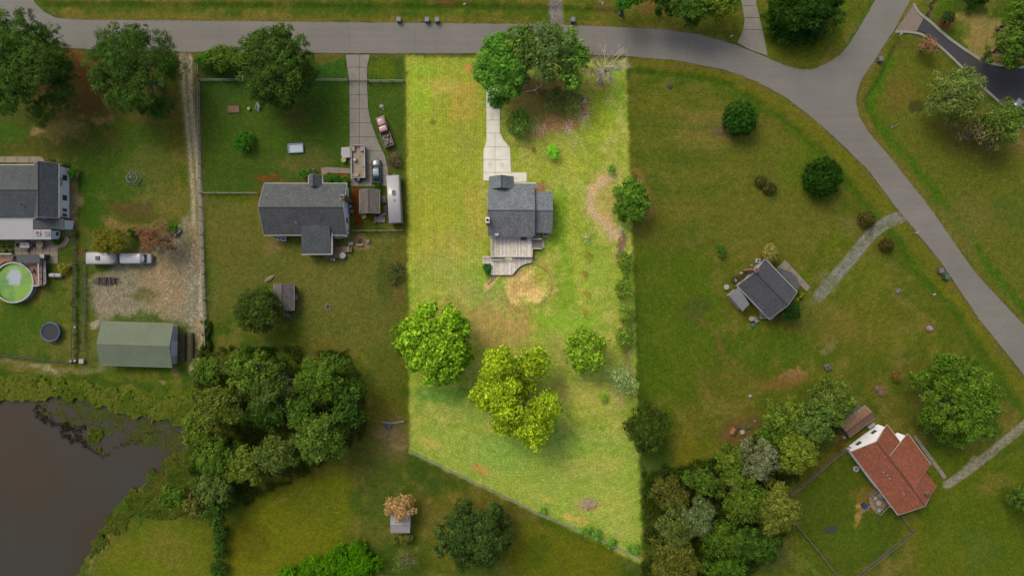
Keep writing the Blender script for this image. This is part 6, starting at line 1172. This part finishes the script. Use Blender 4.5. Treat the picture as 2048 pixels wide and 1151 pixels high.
simple("tree_stump", "pale tree stump above the red pickup truck", "stump", 763, 213, (("stump", MB().lathe((0, 0, 0), [(.45, 0), (.36, .15), (.34, .35)], 12), STONE), ("chips", MB().rock((.3, -.4, .04), .3, random.Random(3), .3), TAN)))
# west yard
simple("patio_table", "white rectangular patio table with a dark centre hole", "table", 55, 490.5, (("tabletop", MB().box((0, 0, .72), (1.7, 1.0, .05)), WHT), ("umbrella_hole", MB().lathe((0, 0, .745), [(.12, 0), (.12, .01)], 10), SHUT), ("leg", MB().box((.7, .4, .35), (.06, .06, .7)), WHT), ("leg", MB().box((-.7, .4, .35), (.06, .06, .7)), WHT), ("leg", MB().box((.7, -.4, .35), (.06, .06, .7)), WHT), ("leg", MB().box((-.7, -.4, .35), (.06, .06, .7)), WHT)), z=.08)
for i, (x, y, rz, lb) in enumerate(((67, 490, 180, "brown chair at the right end of the white patio table"), (43, 490, 0, "brown chair at the left end of the white patio table"), (55, 483.5, 270, "brown chair above the white patio table"), (57, 498, 90, "brown chair below the white patio table"))): c__ = chair(lb, x, y, rz, "chairs round the white patio table", WOOD_D); c__.location.z = .08
simple("patio_table", "round tan patio table beside the sunroom wall", "table", 84.5, 488.8, (("tabletop", MB().lathe((0, 0, .7), [(.66, 0), (.66, .05)], 20), TAN), ("pedestal", MB().lathe((0, 0, 0), [(.3, 0), (.06, .06), (.06, .7)], 10), WOOD_D)), z=.08)
simple("deck_chair", "dark folding chair on the reddish pool deck", "chair", 67.5, 541, (("seat", MB().box((0, 0, .4), (.55, .5, .05)), SHUT), ("backrest", MB().box((.28, 0, .65), (.05, .5, .5)), SHUT), ("frame", MB().box((0, .24, .2), (.5, .04, .4)).box((0, -.24, .2), (.5, .04, .4)), SHUT)), z=1.15, rz=-60)
simple("deck_box", "dark storage box on the reddish pool deck by the canopy", "storage box", 26.5, 515, (("box", MB().box((0, 0, .3), (.85, .5, .6)), SHUT), ("lid", MB().box((0, 0, .63), (.9, .55, .06)), SHUT)), z=1.15)
for i in range(4): simple("planter", ("potted plant at the left end of the white rail", "second potted plant behind the white rail", "third potted plant behind the white rail", "rightmost potted plant behind the white rail")[i], "planter", (6, 12, 18, 24)[i], 492 + i % 2 * 9, (("pot", MB().lathe((0, 0, 0), [(.2, 0), (.28, .4)], 10), WHT), ("plant", MB().rock((0, 0, .5), .32, random.Random(i)), M("plant_green", C(50, 72, 30), .9, .3))), group="potted plants by the patio")
simple("gas_tank", "white horizontal gas tank in the stone edged bed", "gas tank", 116.5, 550.5, (("tank", loft(MB(), [(-1.2, .1, .6, .8), (-1.1, .3, .4, 1.0), (-.85, .39, .31, 1.09), (.85, .39, .31, 1.09), (1.1, .3, .4, 1.0), (1.2, .1, .6, .8)], 14, 2), WHT), ("foot", MB().box((-.7, 0, .15), (.15, .6, .3)).box((.7, 0, .15), (.15, .6, .3)), GREYP), ("valve_cover", MB().lathe((0, 0, 1.07), [(.14, 0), (.14, .12)], 10), GREYP)), rz=-2)
simple("boulder", "pale boulder in the bed right of the gas tank", "boulder", 140, 533, (("rock", MB().rock((0, 0, .2), .4, random.Random(9)), STONE),))
simple("trampoline", "round trampoline with blue padded rim near the pond", "trampoline", 107.5, 663, (("jumping_mat", MB().lathe((0, 0, .84), [(1.45, 0), (1.45, .02)], 32), M("black_mat", C(38, 36, 38), .9, .1)), ("rim_pad", MB().torus((0, 0, .87), 1.66, .17, 36, 8), M("blue_pad", C(42, 66, 104), .6, .1)), *[("leg", MB().tube((1.6 * math.cos(g), 1.6 * math.sin(g), 0), (1.6 * math.cos(g), 1.6 * math.sin(g), .8), .03), GREYP) for g in (0, 1.57, 3.14, 4.71)]))
cf = simple("climbing_frame", "pale blue six spoked climbing dome on the west lawn", "climbing frame", 268.5, 356, (("ring", MB().torus((0, 0, .1), 1.42, .06, 6, 6).torus((0, 0, .85), 1.02, .05, 6, 6), M("pale_blue_pipe", C(98, 118, 118), .5, .1)), ("hub", MB().lathe((0, 0, 1.3), [(.14, 0), (.14, .08)], 10), M("orange_hub", C(132, 104, 40), .6, .1)), *[("spoke", MB().tube((1.42 * math.cos(g), 1.42 * math.sin(g), .1), (1.02 * math.cos(g), 1.02 * math.sin(g), .85), .045).tube((1.02 * math.cos(g), 1.02 * math.sin(g), .85), (.1 * math.cos(g), .1 * math.sin(g), 1.32), .045), M("pale_blue_pipe", (.1,) * 3)) for g in [i * 1.0472 for i in range(6)]]))
for i, (lb, x, y, r) in enumerate((("small white bucket at the corner post of the dark fence", 144, 721, .22), ("second small white bucket at the dark fence corner", 152, 720.5, .24), ("white bucket at the right of the dark fence", 152, 653.5, .2))): simple("white_bucket", lb, "bucket", x, y, (("pail", MB().lathe((0, 0, 0), [(r * .8, 0), (r, .4), (r * .85, .4)], 12), WHT),), group="white buckets along the dark fence")
simple("white_box", "white square box left of the green metal building", "box", 166.5, 721, (("box", MB().box((0, 0, .3), (.75, .7, .6)), WHT), ("lid", MB().box((0, 0, .63), (.82, .78, .06)), WHT)))
simple("lumber_stack", "dark weathered lumber stack in the gravel yard", "lumber stack", 213, 561, tuple(("plank", MB().box((rs_.uniform(-.8, .8), -.6 + i * .13, .15 + rs_.random() * .25), (rs_.uniform(2.2, 4.0), .12, .12), rs_.uniform(-.04, .04)), DKW) for i in range(10)) + tuple(("cross_timber", MB().box((x, 0, .45), (.2, 1.4, .15), rs_.uniform(-.2, .2)), M("brown_timber", C(74, 62, 50), .9, .25)) for x in (-1.2, -.2, .1, .9, 1.6)))
for lb, x in (("left dark railing stack beside the green metal building", 368.5), ("right dark railing stack beside the green metal building", 384.5)): simple("pallet_row", lb, "pallets", x, 692, tuple(("slat", MB().box((0, -2.3 + i * .42, .4), (.75, .22, .5), rs_.uniform(-.06, .06)), DKW) for i in range(12)), group="dark stacks beside the metal building")
simple("trailer_door", "small white wedge shaped trailer at the end of the dark hedge", "trailer", 356, 464, (("lid", MB().slab([(-.9, -.5, .5), (.8, .35, .5), (.7, .0, .6), (-.5, -.75, .6)], .3), WHT), ("wheel", MB().tube((0, -.4, .2), (0, -.3, .2), .2, n=10), TYRE)), rz=10)
# bins, mailboxes, posts
def bin_(label, px, py, mat, group, sc=1.0):
    o = simple("wheeled_bin", label, "bin", px, py, (("body", MB().box((0, 0, .5), (.62, .68, 1.0), 0, 1.12), mat), ("lid", MB().box((0, .02, 1.06), (.74, .8, .08)), mat), ("wheel", MB().tube((-.32, -.3, .12), (-.26, -.3, .12), .12, n=10), TYRE), ("wheel", MB().tube((.26, -.3, .12), (.32, -.3, .12), .12, n=10), TYRE)), group=group, rz=rs_.uniform(-12, 12)); return o
for lb, x, y in (("leftmost grey bin on the far verge of the street", 799, 43), ("middle grey bin on the far verge of the street", 855, 43.5), ("grey bin right beside the middle bin on the far verge", 875, 43.5), ("grey bin by the gravel drive mouth on the far verge", 1145, 43.5)): bin_(lb, x, y, GREYP, "bins set out on the far verge")
bin_("grey bin on the verge of the side street", 1756, 121, GREYP, "bins by the side street"); bin_("dark bin on the verge of the lower street", 1876, 541, GREYP, "bins by the lower street"); bin_("teal bin on the verge of the lower street", 1887.5, 553.5, TEAL, "bins by the lower street")
def mailbox(label, px, py, rz=0.0, group=None):
    return simple("mailbox", label, "mailbox", px, py, (("post", MB().box((0, 0, .55), (.1, .1, 1.1)), WHT), ("box", MB().box((0, 0, 1.2), (.5, .2, .24)), WHT)), rz=rz, group=group)
for lb, x, y in (("white mailbox left of the paved apron", 1794, 73), ("white mailbox at the mouth of the gravel drive", 1826, 466), ("white mailbox near the boulder on the lower lawn", 1861, 588), ("pale mailbox on the far verge above the street", 930, 14), ("pale mailbox post at the white drive mouth", 1459, 77)): mailbox(lb, x, y, 30, "mailboxes along the street")
simple("sign_post", "white leaning post on the corner lawn by the junction", "post", 1784, 254, (("post", MB().tube((0, 0, 0), (.25, .15, 2.0), .06), WHT), ("base", MB().lathe((0, 0, 0), [(.15, 0), (.12, .1)], 8), WHT)))
def rockthing(name, label, cat, px, py, r, mat, group=None, n=1, sp=.4):
    o = thing(name, label, cat, W(px, py, 0), group); rg = random.Random(int(px * 3 + py))
    for i in range(n): b = MB(); b.rock((rg.uniform(-sp, sp) if n > 1 else 0, rg.uniform(-sp, sp) if n > 1 else 0, r * .2), r * rg.uniform(.7, 1.1), rg); link("stone", b.mesh("stone", mat), o)
    return o
rockthing("boulder", "grey boulder with a small pale stone on the lower street lawn", "boulder", 1798, 580, .65, M("grey_boulder", C(104, 98, 92), .9, .2), n=2, sp=.3)
simple("tree_stump", "tan tree stump in a bare ring on the lower street lawn", "stump", 1859, 656, (("stump", MB().lathe((0, 0, 0), [(.6, 0), (.45, .2), (.42, .4)], 12), STONE), ("bark_ring", MB().torus((0, 0, .06), .7, .12, 14, 6), RUST)))
simple("tree_stump", "dark tree stump on the east lawn beside the street", "stump", 1340, 173, (("stump", MB().lathe((0, 0, 0), [(.42, 0), (.36, .2), (.34, .35)], 12), DKW), ("root_flare", MB().rock((.2, -.2, .05), .35, random.Random(5), .4), RUST)))
rockthing("dirt_mound", "pinkish dirt mound on the lawn left of the bright oak", "mound", 1758, 781, .7, M("pinkish_dirt", C(104, 78, 66), .95, .2), n=3, sp=.5)
rockthing("stone_heap", "pale stones on the verge above the street left of the middle bins", "stones", 1200, 4, .3, STONE, n=4, sp=.6)
simple("utility_box", "grey square utility box by the bare dirt patch", "utility box", 1652.5, 733, (("box", MB().box((0, 0, .35), (.9, .9, .7)), GREYP), ("lid", MB().box((0, 0, .73), (.6, .6, .06)), SHUT)), rz=30)
simple("white_pail", "small white pail on the open lawn below the slate roofed house", "pail", 1499, 790.5, (("pail", MB().lathe((0, 0, 0), [(.2, 0), (.27, .4), (.22, .4)], 12), WHT),))
simple("dog_house", "small red brown dog house left of the lower right wood", "dog house", 1465, 861, (("wall", MB().box((0, 0, .35), (.85, .9, .7)), RUST), ("roof_slope", MB().slab([(-.55, -.6, .6), (-.55, .6, .6), (0, .6, 1.0), (0, -.6, 1.0)], .05), M("dog_house_roof", C(126, 74, 50), .8, .15)), ("roof_slope", MB().slab([(.55, -.6, .6), (.55, .6, .6), (0, .6, 1.0), (0, -.6, 1.0)], .05), M("dog_house_roof", (.1,) * 3))), rz=-30)
simple("white_tub", "white tub beside the red brown dog house", "tub", 1483, 862.5, (("tub", MB().lathe((0, 0, 0), [(.32, 0), (.42, .5), (.36, .5)], 14), WHT),)); simple("teal_bin", "teal bin under the edge of the lower right wood", "bin", 1493.5, 851, (("bin", MB().lathe((0, 0, 0), [(.28, 0), (.34, .7)], 12), TEAL),)); simple("dark_bin", "dark plastic bin right behind the dog house", "bin", 1474, 852, (("bin", MB().lathe((0, 0, 0), [(.28, 0), (.34, .6)], 12), SHUT),)); rockthing("pale_rock", "small pale rock at the foot of the lower right wood", "rock", 1510, 841, .3, STONE)
simple("spare_tyre_planter", "white ring planter behind the red roofed house", "planter", 1711.5, 936.5, (("ring", MB().torus((0, 0, .15), .42, .15, 18, 8), WHT), ("soil", MB().lathe((0, 0, .1), [(.34, 0), (.3, .04)], 12), GREYP)))
simple("white_tank", "small white tank beside the brown roofed shed", "tank", 1685.5, 872.5, (("tank", MB().lathe((0, 0, 0), [(.3, 0), (.3, .6), (.1, .75)], 14), WHT),))
simple("white_cabinet", "white box on the path between brown shed and red roofed house", "box", 1739, 849, (("box", MB().box((0, 0, .35), (1.3, .5, .7)), WHT), ("lid", MB().box((0, 0, .73), (1.4, .6, .05)), WHT)), rz=33)
simple("blue_barrel", "round blue barrel beside the tan deck steps", "barrel", 1726.5, 1009, (("barrel", MB().lathe((0, 0, 0), [(.42, 0), (.46, .4), (.42, .8)], 16), M("royal_blue", C(24, 44, 92), .4, .08)), ("rim", MB().torus((0, 0, .8), .42, .03, 16, 5), BLUE)))
for i, (lb, x, y, mt) in enumerate((("white chair at the left of the tan deck", 1744, 992, WHT), ("white chair at the top of the tan deck", 1755, 986, WHT), ("dark chair by the wall on the tan deck", 1766, 994, SHUT), ("white chair at the bottom of the tan deck", 1753, 1016, WHT))): c__ = chair(lb, x, y, i * 80, "chairs on the tan deck", mt); c__.location.z = .6
simple("deck_table", "pale round table at the middle of the tan deck", "table", 1753, 1003, (("tabletop", MB().lathe((0, 0, .7), [(.5, 0), (.5, .04)], 16), STONE), ("pedestal", MB().lathe((0, 0, 0), [(.25, 0), (.05, .05), (.05, .7)], 8), GREYP)), z=.6)
simple("ground_grate", "dark rectangular mat lying on the fenced lawn", "mat", 1661, 1058, (("mat", MB().box((0, 0, .05), (2.3, 1.1, .04)), M("dark_mesh", C(38, 52, 30), .9, .3)), ("frame", MB().box((0, .56, .07), (2.4, .06, .06)).box((0, -.56, .07), (2.4, .06, .06)).box((1.17, 0, .07), (.06, 1.06, .06)).box((-1.17, 0, .07), (.06, 1.06, .06)), DKW)), rz=10)
simple("fallen_log", "pale fallen log at the right edge below the gravel spur", "log", 2035, 1003, (("log", MB().tube((-1.6, .5, .15), (1.6, -.4, .2), .14, .09), STONE), ("branch", MB().tube((0, .05, .18), (1.4, .3, .3), .07, .03), STONE)))
for lb, x, y, mt, r in (("white umbrella table left of the slate roofed house", 1450.5, 573.5, WHT, .48), ("small white table left of the slate roofed house", 1468, 560.5, WHT, .32), ("white pot beside the chimney of the slate roofed house", 1480, 546, WHT, .26), ("round table behind the slate roofed house", 1500, 636.5, STONE, .46)):
    simple("garden_table", lb, "table", x, y, (("tabletop", MB().lathe((0, 0, .7), [(r, 0), (r, .05)], 12), mt), ("leg", MB().lathe((0, 0, 0), [(r * .5, 0), (.05, .06), (.05, .7)], 8), mt)))
simple("garden_bench", "pale slatted bench behind the slate roofed house", "bench", 1509, 639, (("seat", MB().box((0, 0, .4), (1.2, .5, .06)), STONE), ("backrest", MB().box((0, .28, .65), (1.2, .06, .45)), STONE), ("leg", MB().box((.5, 0, .2), (.08, .45, .4)), STONE), ("leg", MB().box((-.5, 0, .2), (.08, .45, .4)), STONE)), rz=-50)
simple("blue_tub", "small blue tub behind the slate roofed house", "tub", 1505, 649, (("tub", MB().lathe((0, 0, 0), [(.3, 0), (.38, .35), (.32, .35)], 12), M("light_blue", C(52, 82, 104), .5, .1)),)); ac_unit("air_conditioner", "pale unit in the back corner of the slate roofed house", 1523, 632, None, .8, STONE); ac_unit("air_conditioner", "pale unit at the north end of the slate roofed house", 1514, 521, None, .7); simple("white_bag", "grey bag at the north end of the slate roofed house", "bag", 1503, 531, (("bag", MB().rock((0, 0, .2), .4, random.Random(6)), GREYP),))
# ---- the bright lot's own small things
def stones(name, label_kind, P, n, r0, r1, mats, seed, along=False, wd=6):
    rg = random.Random(seed); b = MB()
    xs = [p[0] for p in P]; ys = [p[1] for p in P]; k = 0
    while k < n:
        if along:
            i = rg.randrange(len(P) - 1); f = rg.random(); x = P[i][0] + (P[i + 1][0] - P[i][0]) * f + rg.gauss(0, wd); y = P[i][1] + (P[i + 1][1] - P[i][1]) * f + rg.gauss(0, wd)
        else: x = rg.gauss(P[0][0], P[0][2]); y = rg.gauss(P[0][1], P[0][3])
        q = W(x, y, 0); r = rg.uniform(r0, r1) * rg.uniform(.6, 1); b.rock((q[0], q[1], r * .12), r, rg); k += 1
    o = b.build(name, mats); tag(o, kind='stuff'); return o
PALE = M("pale_pink_stone", C(212, 186, 162), .9, .3, 4); PALE2 = M("white_flint", C(224, 208, 190), .9, .3, 4); DKR = M("brown_stone", C(124, 100, 84), .9, .25, 4)
stones("stone_arc", "", smooth_line([(1224, 356), (1200, 364), (1180, 388), (1174, 404), (1184, 426), (1206, 446), (1222, 462), (1224, 474)], 2), 900, .03, .12, PALE, 3, True, 5.0); stones("stone_arc", "", [(1236, 452), (1240, 466), (1236, 472)], 90, .03, .14, PALE2, 4, True, 7)
stones("rubble", "", [(1247, 470), (1246, 490), (1238, 508), (1236, 516)], 150, .06, .24, DKR, 5, True, 3.5)
for i, (x, y, sx, sy, n) in enumerate(((1077, 256, 8, 7, 60), (1110, 250, 6, 10, 60), (1137, 257, 5, 9, 80), (1163, 236, 8, 4, 50), (1172, 228, 6, 5, 30), (1166, 194, 8, 3, 40), (1170, 203, 5, 2, 22), (1180, 250, 5, 6, 14), (1160, 240, 30, 20, 60))): stones("rock_scatter", "", [(x, y, sx, sy)], int(n * 1.5), .03, .13, PALE if i % 2 else PALE2, 20 + i)
stones("soil_clods", "", [(1058, 568, 26, 24)], 150, .03, .12, DKR, 40); stones("bed_edging", "", [(1058 + 46 * math.cos(R(g)), 570 - 42 * math.sin(R(g))) for g in range(-60, 75, 5)], 150, .05, .12, DKR, 41, True, .6)
bp = thing("brush_pile", "pile of bare cut branches at the bottom of the bright lot", "brush pile", W(1176, 1006, 0)); rg = random.Random(12)
for j, (mt, n) in enumerate(((M("dry_twig", C(206, 182, 150), .9, .25), 60), (M("grey_twig", C(176, 156, 130), .9, .25), 50), (M("pink_twig", C(220, 188, 156), .9, .2), 20))):
    b = MB()
    for i in range(n):
        g = rg.gauss(.5, .55); L_ = rg.uniform(.5, 1.6); c = (rg.gauss(0, .75), rg.gauss(0, .5)); z = rg.uniform(.05, .5); dx, dy = math.cos(g) * L_ / 2, math.sin(g) * L_ / 2
        b.tube((c[0] - dx, c[1] - dy, z), (c[0] + dx, c[1] + dy, max(.03, z + rg.uniform(-.2, .2))), rg.uniform(.02, .05), .012, 5)
    link("branches", b.mesh("branches", mt), bp)
fb = thing("fallen_branch", "forked pale fallen branch below the grey green roadside tree", "branch", W(1068, 182, 0)); b = MB(); b.tube((-1.6, -.2, .1), (.1, .1, .2), .05, .09); b.tube((.1, .1, .2), (1.3, .9, .4), .09, .03); b.tube((.1, .1, .2), (.7, -.7, .15), .07, .03); b.tube((1.3, .9, .4), (1.5, 1.6, .5), .04, .015); b.tube((.6, .4, .3), (.2, 1.3, .4), .03, .012); link("branch", b.mesh("branch", M("bleached_wood", C(214, 200, 180), .9, .2)), fb)
fb = thing("fallen_branch", "small pale fallen branch left of the dead tree", "branch", W(1166, 141, 0)); b = MB(); b.tube((-.6, .1, .1), (.6, -.1, .12), .06, .03); b.tube((0, 0, .11), (.4, .3, .2), .04, .02); link("branch", b.mesh("branch", M("bleached_wood", (.1,) * 3)), fb)
simple("plank", "pale plank lying by the left corner of the lower deck", "plank", 984, 560, (("plank", MB().box((0, 0, .06), (2.2, .3, .06)), TAN), ("second_plank", MB().box((.3, .2, .1), (1.2, .18, .05), .3), TAN)), rz=42)
# ================================================================ FENCES
def fence(label, P, sp=2.4, h=1.2, mat=None, rails=(1.12, .35), group=None, r=.05, wire=True, pr=.06, rt=.05):
    mat = mat or TRIM_D; c = W(*P[0], 0); root = thing("fence", label, "fence", c, group); b = MB(); bw = MB()
    P3 = [Vector(W(*p, 0)) - Vector(c) for p in P]
    pm = MB().box((0, 0, h / 2), (pr * 2, pr * 2, h)).mesh("post", mat)
    for i in range(len(P3) - 1):
        a, e = P3[i], P3[i + 1]; dd = e - a; L = dd.length; n = max(1, round(L / sp)); an = math.atan2(dd.y, dd.x); mid = (a + e) / 2
        for zz in rails: b.box((mid.x, mid.y, zz), (L, rt, .09), an)
        if wire:
            for zz in (.2, .5, .8): bw.box((mid.x, mid.y, zz), (L, .012, .012), an)
            for k in range(int(L / .3)): q = a + dd * (k + .5) / int(L / .3); bw.box((q.x, q.y, .55), (.012, .012, 1.0), an)
        for k in range(n + 1):
            if k == 0 and i > 0: continue
            q = a + dd * k / n; o = link("post", pm, root); o.location = q
    link("rails", b.mesh("rails", mat), root)
    if wire: o = link("wire_mesh", bw.mesh("wire_mesh", M("fence_wire", C(100, 100, 96), .6, .1)), root); o['kind'] = 'stuff'
    return root
FP = M("pale_fence", C(122, 120, 112), .8, .15); FD = M("dark_fence", C(48, 54, 40), .85, .2); FB = M("brown_fence", C(92, 84, 66), .85, .15)
fence("pale rail fence running down beside the gravel track", [(400, 163), (402, 300), (402, 386), (406, 470), (411, 600), (415, 690)], mat=FP, rt=.14, h=1.3); fence("pale street side fence left of the neighbour drive", [(400, 162), (500, 162), (600, 161), (697, 162)], mat=FP, rt=.09); fence("pale street side fence right of the neighbour drive", [(738, 164), (808, 163.5)], mat=FP, rt=.09)
fence("short pale fence piece standing alone by the track mouth", [(396.5, 128), (396, 152)], mat=FP, rt=.14, wire=False); fence("pale cross fence running to the grey roofed house", [(403, 386), (460, 386.5), (519, 386.5)], mat=FP, rt=.06); fence("pale fence from the grey roofed house to the left lot line", [(699, 461.5), (755, 461.5), (806, 461)], mat=FP, rt=.06)
simple("drive_gate", "dark metal gate across the neighbour drive", "gate", 717, 164, (("frame", MB().box((0, 0, 1.0), (3.5, .07, .07)).box((0, 0, .2), (3.5, .07, .07)), SHUT), *[("bar", MB().box((x * .34, 0, .6), (.03, .03, .8)), SHUT) for x in range(-5, 6)], ("gate_post", MB().box((1.8, 0, .6), (.12, .12, 1.2)), SHUT), ("gate_post", MB().box((-1.8, 0, .6), (.12, .12, 1.2)), SHUT)), rz=-1)
fence("dark wire fence right of the round trampoline", [(153, 470), (154, 560), (152, 640), (150, 724)], mat=FD, pr=.05); fence("dark wire fence along the pond track", [(-60, 702), (0, 708), (70, 716), (150, 725)], mat=FD, pr=.05, rt=.08); fence("thin wire fence left of the gravel yard", [(173, 500), (172, 600), (170, 700)], mat=FB, pr=.04, rt=.03)
fence("wire fence along the angled back line of the bright lot", [(822, 900), (900, 938), (985, 979), (1080, 1025), (1170, 1062), (1278, 1112)], mat=M("silver_fence", C(150, 150, 140), .6, .15), rt=.07, pr=.05); fence("short fence joining the left lot line above the back corner", [(766, 841), (785, 844), (810, 840)], mat=FP, rt=.14); simple("round_trough", "dark round trough at the end of the short fence", "trough", 777, 849, (("trough", MB().lathe((0, 0, 0), [(.6, 0), (.62, .5), (.54, .5), (.54, .1)], 16), M("trough_grey", C(66, 74, 78), .5, .1)),))
fence("brown fence from the red roofed house to the wood", [(1696, 892), (1660, 917), (1620, 953), (1578, 988)], mat=FB, rt=.16); fence("brown fence on the lower left side of the red house yard", [(1583, 1038), (1618, 1080), (1650, 1120), (1680, 1160)], mat=FB, rt=.12); fence("brown fence from the red roofed house round the yard corner", [(1799, 1031), (1823, 1061), (1780, 1095), (1700, 1160)], mat=FB, rt=.1)
